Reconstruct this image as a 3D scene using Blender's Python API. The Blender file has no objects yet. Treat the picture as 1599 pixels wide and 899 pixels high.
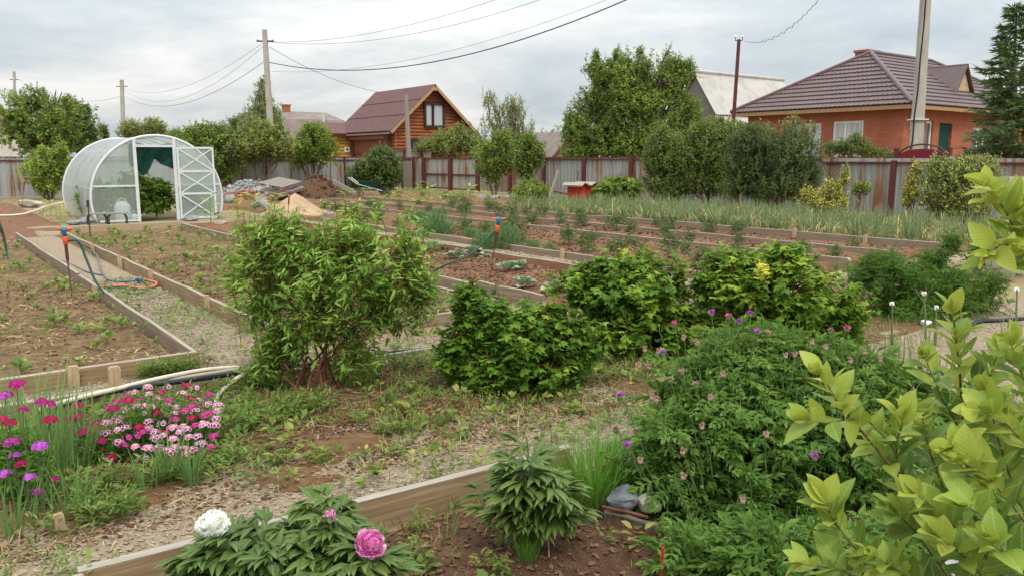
import bpy, math, random
import numpy as np
from mathutils import Vector, Matrix
random.seed(7)
RNG = np.random.default_rng(11)
scene = bpy.context.scene
COL = scene.collection
PI = math.pi
def rad(a): return math.radians(a)

# ------------------------------------------------------------------ survey helpers
# world axes follow the garden: +x runs along the front plank edging (right-far), +y along the gravel path (left-far)
FOC, PITCH, YAW, EYE = 1250.0, rad(9.2), rad(37.0), 1.55
CS, SN = math.cos(YAW), math.sin(YAW)
def ray(px, py):
    u = (px - 799.5) / FOC; v = (449.5 - py) / FOC
    f = math.cos(PITCH) + v * math.sin(PITCH); z = -math.sin(PITCH) + v * math.cos(PITCH)
    return (u * CS + f * SN, -u * SN + f * CS, z, f)
def G(px, py, z=0.0):
    r = ray(px, py); t = (z - EYE) / r[2]
    return Vector((r[0] * t, r[1] * t, z))
def P(px, py, d):
    r = ray(px, py); t = d / r[3]
    return Vector((r[0] * t, r[1] * t, EYE + r[2] * t))
def on_y(px, py, yv):
    r = ray(px, py); t = yv / r[1]
    return Vector((r[0] * t, yv, EYE + r[2] * t))
def on_x(px, py, xv):
    r = ray(px, py); t = xv / r[0]
    return Vector((xv, r[1] * t, EYE + r[2] * t))
def depth_of(p): return p[0] * SN + p[1] * CS

# ------------------------------------------------------------------ mesh builder
class MB:
    def __init__(s):
        s.V = []; s.L = []; s.T = []; s.M = []; s.A = []; s.U = []; s.n = 0
    def raw(s, V, loops, totals, mat=0, tint=0.5, luv=None):
        V = np.asarray(V, dtype=np.float32).reshape(-1, 3)
        loops = np.asarray(loops, dtype=np.int32); totals = np.asarray(totals, dtype=np.int32)
        s.V.append(V); s.L.append(loops + s.n); s.T.append(totals)
        s.M.append(np.full(len(totals), mat, np.int32))
        s.A.append(np.broadcast_to(np.asarray(tint, dtype=np.float32), (len(V),)))
        s.U.append(np.zeros((len(V), 3), np.float32) - 9 if luv is None else np.asarray(luv, np.float32))
        s.n += len(V)
    def add(s, V, faces, mat=0, tint=0.5):
        s.raw(V, [i for f in faces for i in f], [len(f) for f in faces], mat, tint)
    def box(s, c, size, mat=0, rz=0.0, M=None, tint=0.5):
        hx, hy, hz = size[0] / 2, size[1] / 2, size[2] / 2
        v = np.array([(x, y, z) for z in (-hz, hz) for y in (-hy, hy) for x in (-hx, hx)])
        if rz:
            c_, s_ = math.cos(rz), math.sin(rz)
            v = np.stack([v[:, 0] * c_ - v[:, 1] * s_, v[:, 0] * s_ + v[:, 1] * c_, v[:, 2]], 1)
        v = v + np.array(c)
        s.add(v, [(0, 2, 3, 1), (4, 5, 7, 6), (0, 1, 5, 4), (2, 6, 7, 3), (0, 4, 6, 2), (1, 3, 7, 5)], mat, tint)
    def box2(s, a, b, mat=0):
        s.box([(a[i] + b[i]) / 2 for i in range(3)], [abs(b[i] - a[i]) for i in range(3)], mat)
    def beam(s, a, b, w, h, mat=0, up=(0, 0, 1)):
        a = Vector(a); b = Vector(b); d = (b - a); L = d.length; d.normalize()
        u = Vector(up)
        if abs(d.dot(u)) > .98: u = Vector((1, 0, 0))
        x = d.cross(u).normalized(); z = x.cross(d).normalized()
        v = []
        for q in (a, b):
            for sx, sz in ((-1, -1), (1, -1), (1, 1), (-1, 1)):
                v.append(q + x * (w / 2 * sx) + z * (h / 2 * sz))
        s.add([tuple(q) for q in v], [(3, 2, 1, 0), (4, 5, 6, 7), (0, 1, 5, 4), (1, 2, 6, 5), (2, 3, 7, 6), (3, 0, 4, 7)], mat)
    def tube(s, pts, radii, sides=6, mat=0, tint=.5, cap=True):
        pts = np.asarray([tuple(p) for p in pts], float); n = len(pts)
        if np.isscalar(radii): radii = [radii] * n
        tan = np.gradient(pts, axis=0); tan /= (np.linalg.norm(tan, axis=1, keepdims=True) + 1e-9)
        ref = np.array([0.31, 0.17, 0.93]) if abs(tan[0][2]) < .9 else np.array([0.95, .3, .05])
        V = []
        for i in range(n):
            x = np.cross(tan[i], ref); x /= np.linalg.norm(x) + 1e-9
            y = np.cross(tan[i], x); ref = np.cross(x, tan[i])
            for k in range(sides):
                a = 2 * PI * k / sides
                V.append(pts[i] + radii[i] * (x * math.cos(a) + y * math.sin(a)))
        F = [(i * sides + k, i * sides + (k + 1) % sides, (i + 1) * sides + (k + 1) % sides, (i + 1) * sides + k)
             for i in range(n - 1) for k in range(sides)]
        if cap:
            F.append(tuple(range(sides - 1, -1, -1))); F.append(tuple((n - 1) * sides + k for k in range(sides)))
        s.add(V, F, mat, tint)
    def lathe(s, c, prof, sides=16, mat=0):
        V = []; n = len(prof)
        for r, z in prof:
            for k in range(sides):
                a = 2 * PI * k / sides
                V.append((c[0] + r * math.cos(a), c[1] + r * math.sin(a), c[2] + z))
        F = [(i * sides + k, i * sides + (k + 1) % sides, (i + 1) * sides + (k + 1) % sides, (i + 1) * sides + k)
             for i in range(n - 1) for k in range(sides)]
        F.append(tuple(range(sides - 1, -1, -1))); F.append(tuple((n - 1) * sides + k for k in range(sides)))
        s.add(V, F, mat)
    def inst(s, tpl, pos, yd, nr, scale, mat=0, tint=0.5):
        tv, tl, tt = tpl
        pos = np.asarray(pos, float); N = len(pos)
        if N == 0: return
        yd = nz(np.asarray(yd, float)); x = nz(np.cross(yd, nr)); z = np.cross(x, yd)
        sc = np.broadcast_to(np.asarray(scale, float), (N,)) if np.ndim(scale) < 2 else scale
        if np.ndim(sc) == 1: sc = np.repeat(sc[:, None], 3, 1)
        V = (pos[:, None, :] + tv[None, :, 0:1] * (x * sc[:, 0:1])[:, None, :] + tv[None, :, 1:2] * (yd * sc[:, 1:2])[:, None, :]
             + tv[None, :, 2:3] * (z * sc[:, 2:3])[:, None, :])
        k = len(tv)
        L = (tl[None, :] + (np.arange(N) * k)[:, None]).reshape(-1)
        T = np.tile(tt, N)
        ti = np.repeat(np.broadcast_to(np.asarray(tint, float), (N,)), k)
        s.raw(V.reshape(-1, 3), L, T, mat, ti, np.tile(tv, (N, 1)))
    def build(s, name, mats, parent=None, origin=None, smooth=False, rot=None):
        me = bpy.data.meshes.new(name)
        V = np.concatenate(s.V).astype(np.float32); L = np.concatenate(s.L); T = np.concatenate(s.T)
        if parent is not None and origin is None: origin = ORG.get(parent.name, (0, 0, 0))
        if origin is not None: V = V - np.array(tuple(origin), np.float32)
        me.vertices.add(len(V)); me.vertices.foreach_set('co', V.reshape(-1))
        me.loops.add(len(L)); me.loops.foreach_set('vertex_index', L.astype(np.int32))
        me.polygons.add(len(T))
        st = np.zeros(len(T), np.int32); st[1:] = np.cumsum(T)[:-1]
        me.polygons.foreach_set('loop_start', st); me.polygons.foreach_set('loop_total', T)
        me.polygons.foreach_set('material_index', np.concatenate(s.M))
        me.polygons.foreach_set('use_smooth', np.full(len(T), bool(smooth)))
        at = me.attributes.new('tint', 'FLOAT', 'POINT'); at.data.foreach_set('value', np.concatenate(s.A).astype(np.float32))
        if any(x is not None for x in s.U) and getattr(s, 'veins', False):
            au = me.attributes.new('luv', 'FLOAT_VECTOR', 'POINT'); au.data.foreach_set('vector', np.concatenate(s.U).reshape(-1))
        me.update(calc_edges=True)
        for m in (mats if isinstance(mats, (list, tuple)) else [mats]): me.materials.append(m)
        o = bpy.data.objects.new(name, me); COL.objects.link(o)
        if parent is not None:
            o.parent = parent; ORG[o.name] = origin
        elif origin is not None:
            o.location = origin
        return o
ORG = {}
def nz(v): return v / (np.linalg.norm(v, axis=-1, keepdims=True) + 1e-9)
def tag(o, label, cat, group=None):
    o['label'] = label; o['category'] = cat
    if group: o['group'] = group
    return o
def thing(name, label, cat, loc=(0, 0, 0), group=None):
    o = bpy.data.objects.new(name, None); COL.objects.link(o); o.empty_display_size = .1
    o.location = loc; ORG[o.name] = tuple(loc)
    return tag(o, label, cat, group)
def kind(o, k, label=None):
    o['kind'] = k
    if label: o['label'] = label
    return o
def dup(o, loc, rz=0.0, sc=1.0, label=None, parent=None):
    c = o.copy(); COL.objects.link(c)
    if parent is None:
        c.location = loc; c.rotation_euler = (0, 0, rz); c.scale = (sc, sc, sc)
    else: c.parent = parent
    if label: c['label'] = label
    for ch in list(o.children):
        if ch.name in COL.objects: dup(ch, None, parent=c)
    return c

# ------------------------------------------------------------------ value noise
def _h(i, j, k):
    n = (i * 374761393 + j * 668265263 + k * 1274126177) & 0xFFFFFFFF
    n = ((n ^ (n >> 13)) * 1274126177) & 0xFFFFFFFF
    return ((n ^ (n >> 16)) & 0xFFFF) / 65535.0
def vn(p):
    p = np.asarray(p, float); i = np.floor(p).astype(np.int64); f = p - i; f = f * f * (3 - 2 * f)
    out = 0
    for a in (0, 1):
        for b in (0, 1):
            for c in (0, 1):
                w = (f[..., 0] if a else 1 - f[..., 0]) * (f[..., 1] if b else 1 - f[..., 1]) * (f[..., 2] if c else 1 - f[..., 2])
                out = out + w * _h(i[..., 0] + a + 5000, i[..., 1] + b + 5000, i[..., 2] + c + 5000)
    return out
def fbm(p, o=4):
    p = np.asarray(p, float); r = 0; a = .5
    for k in range(o): r = r + a * vn(p * 2 ** k + 17.3 * k); a *= .5
    return r

# ------------------------------------------------------------------ materials
def new_mat(name):
    m = bpy.data.materials.new(name); m.use_nodes = True; nt = m.node_tree; nt.nodes.clear()
    return m, nt, nt.nodes, nt.links
def ramp(ns, stops):
    r = ns.new('ShaderNodeValToRGB'); e = r.color_ramp.elements
    while len(e) < len(stops): e.new(.5)
    for q, (p, c) in zip(e, stops): q.position = p; q.color = (c[0], c[1], c[2], 1)
    return r
def M(name, stops, rough=.85, scale=6, detail=6, stretch=(1, 1, 1), bump=.3, bscale=None, metal=0, spec=.3, dist=.01):
    """noise-driven colour: stops = list of (pos, rgb)"""
    m, nt, ns, lk = new_mat(name)
    out = ns.new('ShaderNodeOutputMaterial'); b = ns.new('ShaderNodeBsdfPrincipled')
    tc = ns.new('ShaderNodeTexCoord'); mp = ns.new('ShaderNodeMapping'); mp.inputs['Scale'].default_value = stretch
    nz_ = ns.new('ShaderNodeTexNoise'); nz_.inputs['Scale'].default_value = scale; nz_.inputs['Detail'].default_value = detail; nz_.inputs['Roughness'].default_value = .62
    r = ramp(ns, stops)
    lk.new(tc.outputs['Object'], mp.inputs[0]); lk.new(mp.outputs[0], nz_.inputs[0]); lk.new(nz_.outputs[0], r.inputs[0])
    lk.new(r.outputs[0], b.inputs['Base Color'])
    b.inputs['Roughness'].default_value = rough; b.inputs['Metallic'].default_value = metal; b.inputs['Specular IOR Level'].default_value = spec
    if bump:
        n2 = ns.new('ShaderNodeTexNoise'); n2.inputs['Scale'].default_value = bscale or scale * 4; n2.inputs['Detail'].default_value = 5
        lk.new(mp.outputs[0], n2.inputs[0])
        bp = ns.new('ShaderNodeBump'); bp.inputs['Strength'].default_value = bump; bp.inputs['Distance'].default_value = dist
        lk.new(n2.outputs[0], bp.inputs['Height']); lk.new(bp.outputs[0], b.inputs['Normal'])
    lk.new(b.outputs[0], out.inputs[0])
    return m
def two(c, v=.25): return [(.3, tuple(x * (1 - v) for x in c)), (.7, tuple(x * (1 + v) for x in c))]
def leafm(name, stops, rough=.55, trans=.34, spec=.18, veins=0.0, blotch=0.0):
    """leaf colour differs leaf by leaf through the 'tint' attribute"""
    m, nt, ns, lk = new_mat(name)
    out = ns.new('ShaderNodeOutputMaterial'); b = ns.new('ShaderNodeBsdfPrincipled'); t = ns.new('ShaderNodeBsdfTranslucent'); mx = ns.new('ShaderNodeMixShader')
    a = ns.new('ShaderNodeAttribute'); a.attribute_name = 'tint'
    tc = ns.new('ShaderNodeTexCoord'); n = ns.new('ShaderNodeTexNoise'); n.inputs['Scale'].default_value = 25; n.inputs['Detail'].default_value = 2
    lk.new(tc.outputs['Object'], n.inputs[0])
    ma = ns.new('ShaderNodeMath'); ma.operation = 'MULTIPLY_ADD'; ma.inputs[1].default_value = .25; ma.inputs[2].default_value = -.125
    lk.new(n.outputs[0], ma.inputs[0])
    ad = ns.new('ShaderNodeMath'); ad.operation = 'ADD'; lk.new(a.outputs['Fac'], ad.inputs[0]); lk.new(ma.outputs[0], ad.inputs[1])
    r = ramp(ns, stops); lk.new(ad.outputs[0], r.inputs[0])
    col = r.outputs[0]
    if veins:                                   # midrib and side veins in leaf coordinates, plus irregular yellowed and browned blotches
        au = ns.new('ShaderNodeAttribute'); au.attribute_name = 'luv'; sp = ns.new('ShaderNodeSeparateXYZ'); lk.new(au.outputs['Vector'], sp.inputs[0])
        def mt(op, p, q=None, c=None):
            nn = ns.new('ShaderNodeMath'); nn.operation = op
            for i, w in enumerate((p, q, c)):
                if w is None: continue
                if isinstance(w, (int, float)): nn.inputs[i].default_value = w
                else: lk.new(w, nn.inputs[i])
            return nn.outputs[0]
        ax = mt('ABSOLUTE', sp.outputs[0]); ph = mt('MULTIPLY', mt('SUBTRACT', sp.outputs[1], mt('MULTIPLY', ax, 1.1)), 56.0)
        side = mt('POWER', mt('MULTIPLY_ADD', mt('SINE', ph), .5, .5), 6.0); mid = mt('LESS_THAN', ax, .022); v = mt('MAXIMUM', mid, mt('MULTIPLY', side, .55))
        m1 = ns.new('ShaderNodeMix'); m1.data_type = 'RGBA'; lk.new(mt('MULTIPLY', v, veins), m1.inputs[0]); lk.new(col, m1.inputs[6]); m1.inputs[7].default_value = (.42, .50, .16, 1); col = m1.outputs[2]
        bp = ns.new('ShaderNodeBump'); bp.inputs['Strength'].default_value = .35; bp.inputs['Distance'].default_value = .002; bp.invert = True; lk.new(v, bp.inputs['Height']); lk.new(bp.outputs[0], b.inputs['Normal'])
        n3 = ns.new('ShaderNodeTexNoise'); n3.inputs['Scale'].default_value = 38; n3.inputs['Detail'].default_value = 4; lk.new(tc.outputs['Object'], n3.inputs[0])
        rb = ramp(ns, [(.655, (0, 0, 0)), (.70, (1, 1, 1))]); lk.new(n3.outputs[0], rb.inputs[0])
        m2 = ns.new('ShaderNodeMix'); m2.data_type = 'RGBA'; lk.new(mt('MULTIPLY', rb.outputs[0], blotch), m2.inputs[0]); lk.new(col, m2.inputs[6]); m2.inputs[7].default_value = (.30, .20, .06, 1); col = m2.outputs[2]
    lk.new(col, b.inputs['Base Color']); b.inputs['Roughness'].default_value = rough; b.inputs['Specular IOR Level'].default_value = spec
    hs = ns.new('ShaderNodeHueSaturation'); hs.inputs['Hue'].default_value = .485; hs.inputs['Value'].default_value = 1.25
    lk.new(col, hs.inputs['Color']); lk.new(hs.outputs[0], t.inputs[0])
    mx.inputs[0].default_value = trans
    lk.new(b.outputs[0], mx.inputs[1]); lk.new(t.outputs[0], mx.inputs[2]); lk.new(mx.outputs[0], out.inputs[0])
    return m
def plain(name, c, rough=.5, metal=0, var=.12, scale=20): return M(name, two(c, var), rough, scale, 4, bump=.08, metal=metal)

# ------------------------------------------------------------------ templates: verts (x across, y along, z normal), loops, totals
def TPL(v, f): return (np.array(v, float), np.array([i for q in f for i in q], np.int32), np.array([len(q) for q in f], np.int32))
def leaf_tpl(w, n=3, fold=.18, droop=.15, shape=.45, wave=0):
    """pointed leaf of length 1: n cross sections of three vertices, folded on the midrib"""
    v = [(0, 0, 0)]; f = []
    for i in range(1, n + 1):
        t = i / (n + 1); q = math.sin(PI * t ** (math.log(.5) / math.log(shape))) ** .85 * w / 2
        z = -droop * t * t
        wv = wave * math.sin(i * 2.4)
        v += [(-q, t, z + fold * q + wv * q), (0, t, z), (q, t, z + fold * q - wv * q)]
    v.append((0, 1, -droop)); e = len(v) - 1
    f += [(0, 2, 1), (0, 3, 2)]
    for i in range(n - 1):
        a = 1 + i * 3; f += [(a, a + 1, a + 4, a + 3), (a + 1, a + 2, a + 5, a + 4)]
    a = 1 + (n - 1) * 3; f += [(a, a + 1, e), (a + 1, a + 2, e)]
    return TPL(v, f)
T_SMALL = TPL([(0, 0, 0), (-.3, .45, .06), (0, 1, -.05), (.3, .45, .06)], [(0, 3, 2, 1)])
T_NARROW = TPL([(0, 0, 0), (-.13, .45, .03), (0, 1, -.06), (.13, .45, .03)], [(0, 3, 2, 1)])
T_LANCE = leaf_tpl(.25, 2, .25, .22, .45)
T_OVAL = leaf_tpl(.62, 2, .2, .15, .45)
T_BIG = leaf_tpl(.56, 7, .30, .16, .50, .05)
T_PEONY = leaf_tpl(.35, 5, .35, .50, .45, .06)
def palmate():
    pts = [(-165, .18), (-128, .62), (-98, .40), (-62, .88), (-32, .50), (-14, .80), (0, 1.0), (14, .80), (32, .50), (62, .88), (98, .40), (128, .62), (165, .18)]
    v = [(0, .1, 0)]
    for a, r in pts:
        x = math.sin(rad(a)) * r * .62; y = .25 + math.cos(rad(a)) * r * .72
        v.append((x, y, -.22 * r * r * abs(math.sin(rad(a * 1.0))) - .12 * max(0, y) + .06 * math.sin(a)))
    return TPL(v, [(0, i + 1, i) for i in range(1, len(pts))])
T_PALM = palmate()
def pinnate(pairs=4, wk=1.0):
    v = []; f = []
    def lobe(y, ang, L, w):
        c, s = math.cos(ang), math.sin(ang); b = len(v)
        for a, q, z in ((0, -w * .25, 0), (.5, -w, .03), (1, 0, -.05), (.5, w, .03), (0, w * .25, 0)):
            px, py = L * a, q
            v.append((px * s + py * c, y + px * c - py * s, z - .12 * y * y))
        f.append((b, b + 4, b + 3, b + 2, b + 1))
    v += [(-.012, 0, 0), (.012, 0, 0), (.012, .85, -.1), (-.012, .85, -.1)]; f.append((0, 1, 2, 3))
    for i in range(pairs):
        y = .18 + .6 * i / (pairs - 1); L = .30 - .10 * abs(i - 1.2) / 2
        for sg in (-1, 1): lobe(y, sg * rad(52 - 5 * i), L, .05 * wk)
    lobe(.74, 0, .34, .075 * wk)
    return TPL(v, f)
T_PIN = pinnate()
T_COARSE = pinnate(4, 1.12)
T_FEATHER = pinnate(5)
def rock_tpl(seed):
    r = np.random.default_rng(seed)
    v = np.array([(1, 0, 0), (-1, 0, 0), (0, 1, 0), (0, -1, 0), (0, 0, .7), (0, 0, -.7), (.6, .6, .3), (-.6, .55, .3), (-.6, -.6, .3), (.6, -.6, .3)]) * r.uniform(.75, 1.2, (10, 1))
    f = [(4, 6, 2), (4, 2, 7), (4, 7, 1), (4, 1, 8), (4, 8, 3), (4, 3, 9), (4, 9, 0), (4, 0, 6), (5, 2, 6, 0), (5, 1, 7, 2), (5, 3, 8, 1), (5, 0, 9, 3)]
    return TPL(v, f)
T_ROCK = [rock_tpl(k) for k in range(5)]

def rnd(n): return nz(RNG.normal(size=(n, 3)))
def foliage(mb, blobs, twigs, per, tlen, size, tpl=T_SMALL, up=.45, gap=.0, gscale=.5, droop=.0, mat=0, spread=.85, jit=.3, shell=.22, lowcut=-.55, tbase=.5, tvar=.3, shoot=.16, stems=None, stem_mat=0, stem_r=.004, flat=.7):
    """leafy twigs that start inside the blobs and end near their surface; returns twig tips"""
    B = np.array([tuple(c) + tuple(r) for c, r in blobs], float)
    wt = (B[:, 3] * B[:, 4] + B[:, 3] * B[:, 5]) ; wt = wt / wt.sum()
    k = RNG.choice(len(B), twigs, p=wt); b = B[k]
    d = rnd(twigs); d[:, 2] = np.where(d[:, 2] < lowcut, -d[:, 2], d[:, 2])
    r = np.clip(1 - np.abs(RNG.normal(0, shell, twigs)), .15, 1)
    r = r * (.78 + .45 * vn(d * 2.3 + k[:, None] * 7.7))
    sh = RNG.random(twigs) < shoot * (d[:, 2] > -.1)
    r = np.where(sh, RNG.uniform(1.0, 1.42, twigs), r)
    tip = b[:, :3] + d * b[:, 3:] * r[:, None]
    td = nz(d * (1 - up) + np.array([0, 0, up]) + .35 * rnd(twigs) + np.array([0, 0, .6]) * sh[:, None])
    if gap > 0:
        keep = fbm(tip / gscale, 2) > gap * .75
        tip, td, b, d = tip[keep], td[keep], b[keep], d[keep]
    keep = tip[:, 2] > .03; tip, td = tip[keep], td[keep]
    n = len(tip)
    tl = tlen * RNG.uniform(.6, 1.35, n)
    ttint = tbase + tvar * (RNG.random(n) - .5) + .35 * (vn(tip / (gscale * 1.2) + 31) - .5)
    t = (np.arange(per) + RNG.random((n, per))) / per
    pos = tip[:, None, :] - td[:, None, :] * (tl[:, None] * (1 - t))[:, :, None]
    pos[:, :, 2] -= droop * tl[:, None] * t ** 2
    side = nz(RNG.normal(size=(n, per, 3)) * np.array([1, 1, .6])); side = nz(side - (side * td[:, None, :]).sum(-1, keepdims=True) * td[:, None, :])
    ld = nz(td[:, None, :] * (1 - spread) + side * spread - np.array([0, 0, droop * .6]) + .15 * RNG.normal(size=(n, per, 3)))
    nr = nz(np.array([0, 0, 1.0]) * flat + RNG.normal(size=(n, per, 3)) * (1.05 - flat) + 0.25 * side)
    sz = size * RNG.uniform(1 - jit, 1 + jit, (n, per)) * (1.05 - .35 * t)
    ti = np.clip(ttint[:, None] + .22 * (RNG.random((n, per)) - .5) + .12 * (t - .5), 0, 1)
    mb.inst(tpl, pos.reshape(-1, 3), ld.reshape(-1, 3), nr.reshape(-1, 3), sz.reshape(-1), mat, ti.reshape(-1))
    if stems is not None:
        q = np.stack([tip - td * tl[:, None] * 1.15, tip], 1)
        sw = nz(np.cross(td, RNG.normal(size=(n, 3))))
        stick(stems, q[:, 0], q[:, 1], stem_r, stem_mat)
    return tip
T_STICK = TPL([(-.5, 0, -.29), (.5, 0, -.29), (0, 0, .58), (-.3, 1, -.17), (.3, 1, -.17), (0, 1, .35)], [(0, 1, 4, 3), (1, 2, 5, 4), (2, 0, 3, 5)])
def stick(mb, a, b, r, mat=0, tint=.5):
    a = np.asarray(a, float); b = np.asarray(b, float); d = b - a; L = np.linalg.norm(d, axis=1)
    nr = np.cross(d, np.array([.37, .61, .7])); 
    sc = np.stack([np.full(len(a), 2.0 * r), L, np.full(len(a), 2.0 * r)], 1)
    mb.inst(T_STICK, a, d, nr, sc, mat, tint)
def blades(mb, base, az, L, w, lean, bend, mat=0, tint=.5, k=5):
    """grass-like strips: base (N,3), lean from vertical, bend adds along the length"""
    base = np.asarray(base, float); N = len(base)
    out = np.stack([np.cos(az), np.sin(az), np.zeros(N)], 1); sd = np.stack([-np.sin(az), np.cos(az), np.zeros(N)], 1)
    p = base.copy(); V = []
    for i in range(k + 1):
        t = i / k; ww = w * (1 - t ** 2.2) * (.55 + .45 * min(1, t * 4)) + .0004
        V += [p - sd * (ww / 2)[:, None], p + sd * (ww / 2)[:, None]]
        th = lean + bend * (i + .5) / k
        p = p + (out * np.sin(th)[:, None] + np.array([0, 0, 1]) * np.cos(th)[:, None]) * (L / k)[:, None]
    V = np.stack(V, 1); m = 2 * (k + 1)
    f = np.array([[2 * i, 2 * i + 1, 2 * i + 3, 2 * i + 2] for i in range(k)]).reshape(-1)
    Ls = (f[None] + (np.arange(N) * m)[:, None]).reshape(-1)
    mb.raw(V.reshape(-1, 3), Ls, np.full(N * k, 4), mat, np.repeat(np.broadcast_to(tint, (N,)), m))
def tuft(mb, c, n, r, L, w, lean=(0, .5), bend=(.2, 1.2), mat=0, tb=.5, tv=.4):
    a = RNG.random(n) * 2 * PI; q = r * np.sqrt(RNG.random(n))
    base = np.stack([c[0] + q * np.cos(a), c[1] + q * np.sin(a), np.full(n, c[2])], 1)
    blades(mb, base, a + RNG.normal(0, .7, n), L * RNG.uniform(.55, 1.1, n), np.full(n, w) * RNG.uniform(.7, 1.2, n),
           RNG.uniform(*lean, n), RNG.uniform(*bend, n), mat, np.clip(tb + tv * (RNG.random(n) - .5), 0, 1))
def limb(a, b, sag=.15, n=5, wob=.03):
    a = np.array(tuple(a)); b = np.array(tuple(b)); L = np.linalg.norm(b - a)
    t = np.linspace(0, 1, n)[:, None]
    mid = np.array([0, 0, 1]) * sag * L
    p = a + (b - a) * t + mid * (t * (1 - t)) * 2
    p[1:-1] += RNG.normal(size=(n - 2, 3)) * wob * L
    return p
def crown_px(d, lst, thick=1.0):
    """blob list given as (px, py, rx, ry) seen at depth d -> world centres and radii in metres"""
    out = []
    for q in lst:
        dd = d + (q[4] if len(q) > 4 else 0)
        k = dd / FOC
        out.append((P(q[0], q[1], dd), (q[2] * k, q[2] * k * thick, q[3] * k)))
    return out

# ------------------------------------------------------------------ palette
def pal():
    m = {}
    soil = [(.28, (.085, .045, .026)), (.5, (.14, .078, .046)), (.75, (.21, .125, .077))]
    m['soil'] = M('bed_soil', soil, .95, 4, 10, bump=.9, bscale=30, dist=.02)
    m['dark_soil'] = M('moist_soil', [(.28, (0.069, 0.035, 0.019)), (.52, (0.116, 0.059, 0.033)), (.78, (0.185, 0.100, 0.057))], .95, 13, 14, bump=1, bscale=95, dist=.02)
    m['litter'] = M('soil_with_dry_litter', [(.28, (0.093, 0.045, 0.021)), (.45, (0.148, 0.078, 0.036)), (.58, (0.191, 0.110, 0.049)), (.75, (0.265, 0.170, 0.081))], .95, 15, 14, bump=1, bscale=95, dist=.02)
    m['gravel'] = M('gravel', [(.25, (0.159, 0.115, 0.070)), (.45, (0.265, 0.200, 0.132)), (.6, (0.339, 0.270, 0.185)), (.8, (0.445, 0.370, 0.264))], .95, 26, 12, bump=1, bscale=90, dist=.015)
    m['ground'] = M('dry_garden_ground', [(.25, (.17, .10, .055)), (.45, (.26, .18, .10)), (.6, (.20, .19, .08)), (.8, (.12, .16, .05))], .95, .9, 12, bump=.6, bscale=30, dist=.02)
    m['stone'] = M('stones', [(.3, (0.214, 0.167, 0.110)), (.7, (0.411, 0.342, 0.247))], .9, 30, 5, bump=.3)
    m['grey_stone'] = M('grey_stones', [(.3, (0.148, 0.152, 0.151)), (.7, (0.311, 0.318, 0.323))], .85, 9, 6, bump=.5)
    m['clod'] = M('soil_clods', [(.3, (0.102, 0.053, 0.028)), (.7, (0.227, 0.126, 0.072))], .95, 30, 5, bump=.4)
    m['straw'] = leafm('dry_straw', [(0, (0.176, 0.108, 0.043)), (.5, (0.360, 0.272, 0.122)), (1, (0.496, 0.416, 0.223))], .8, .1)
    m['plank'] = M('weathered_plank', [(.25, (.145, .10, .065)), (.5, (.235, .175, .12)), (.75, (.34, .265, .19))], .85, 5, 8, (.5, 14, 14), .35, 8, dist=.004)
    m['new_plank'] = M('sawn_plank', [(.25, (.16, .10, .052)), (.5, (.27, .18, .10)), (.75, (.40, .29, .18))], .8, 4, 8, (.6, 12, 12), .35, 8, dist=.004)
    m['plank_top'] = M('bleached_plank_edge', [(.25, (0.216, 0.184, 0.144)), (.5, (0.320, 0.288, 0.240)), (.75, (0.464, 0.424, 0.368))], .8, 5, 6, (.5, 14, 14), .3, 9, dist=.004)
    m['plank_edge'] = M('weathered_plank_edge', [(.25, (.22, .18, .135)), (.55, (.34, .29, .23)), (.78, (.48, .43, .36))], .85, 5, 6, (.5, 14, 14), .3, 9, dist=.004)
    m['red_plank'] = M('reddish_plank', [(.3, (.20, .085, .05)), (.7, (.34, .165, .105))], .85, 5, 8, (.5, 14, 14), .3, 9, dist=.004)
    m['stake'] = M('stake_wood', [(.3, (.30, .205, .115)), (.7, (.50, .37, .235))], .85, 10, 6, (6, 6, .8), .3, dist=.004)
    m['old_wood'] = M('old_grey_wood', [(.3, (0.172, 0.148, 0.119)), (.7, (0.344, 0.307, 0.262))], .9, 6, 8, (1, 9, 9), .4, dist=.006)
    m['bark'] = M('bark', [(.3, (.09, .065, .045)), (.7, (.21, .165, .125))], .9, 14, 6, (3, 3, .7), .6, dist=.01)
    m['red_bark'] = M('red_brown_stems', [(.3, (.12, .045, .024)), (.7, (.24, .10, .055))], .8, 20, 5, (2, 2, .6), .4)
    m['birch'] = M('pale_bark', [(.35, (.12, .10, .08)), (.5, (.45, .43, .39)), (.8, (.6, .58, .54))], .8, 6, 5, (1, 1, 4), .3)
    m['stem'] = leafm('green_stem', [(0, (.06, .10, .03)), (1, (.16, .22, .08))], .6, .1)
    # leaves
    m['tree'] = leafm('tree_leaves', [(0, (0.076, 0.134, 0.020)), (.5, (0.171, 0.272, 0.042)), (1, (0.363, 0.489, 0.083))])
    m['tree_dark'] = leafm('dark_tree_leaves', [(0, (0.052, 0.104, 0.026)), (.5, (0.113, 0.194, 0.045)), (1, (0.226, 0.321, 0.071))])
    m['tree_olive'] = leafm('olive_tree_leaves', [(0, (0.098, 0.144, 0.027)), (.5, (0.227, 0.297, 0.067)), (1, (0.399, 0.462, 0.119))])
    m['tree_light'] = leafm('bright_tree_leaves', [(0, (0.123, 0.202, 0.026)), (.5, (0.256, 0.376, 0.050)), (1, (0.460, 0.578, 0.094))])
    m['shrub'] = leafm('shrub_leaves', [(0, (0.079, 0.176, 0.024)), (.45, (0.194, 0.343, 0.054)), (.8, (0.389, 0.531, 0.108)), (1, (0.686, 0.778, 0.166))])
    m['currant'] = leafm('currant_leaves', [(0, (0.045, 0.108, 0.011)), (.45, (0.102, 0.209, 0.020)), (.8, (0.205, 0.328, 0.033)), (1, (0.381, 0.482, 0.048))])
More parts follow.
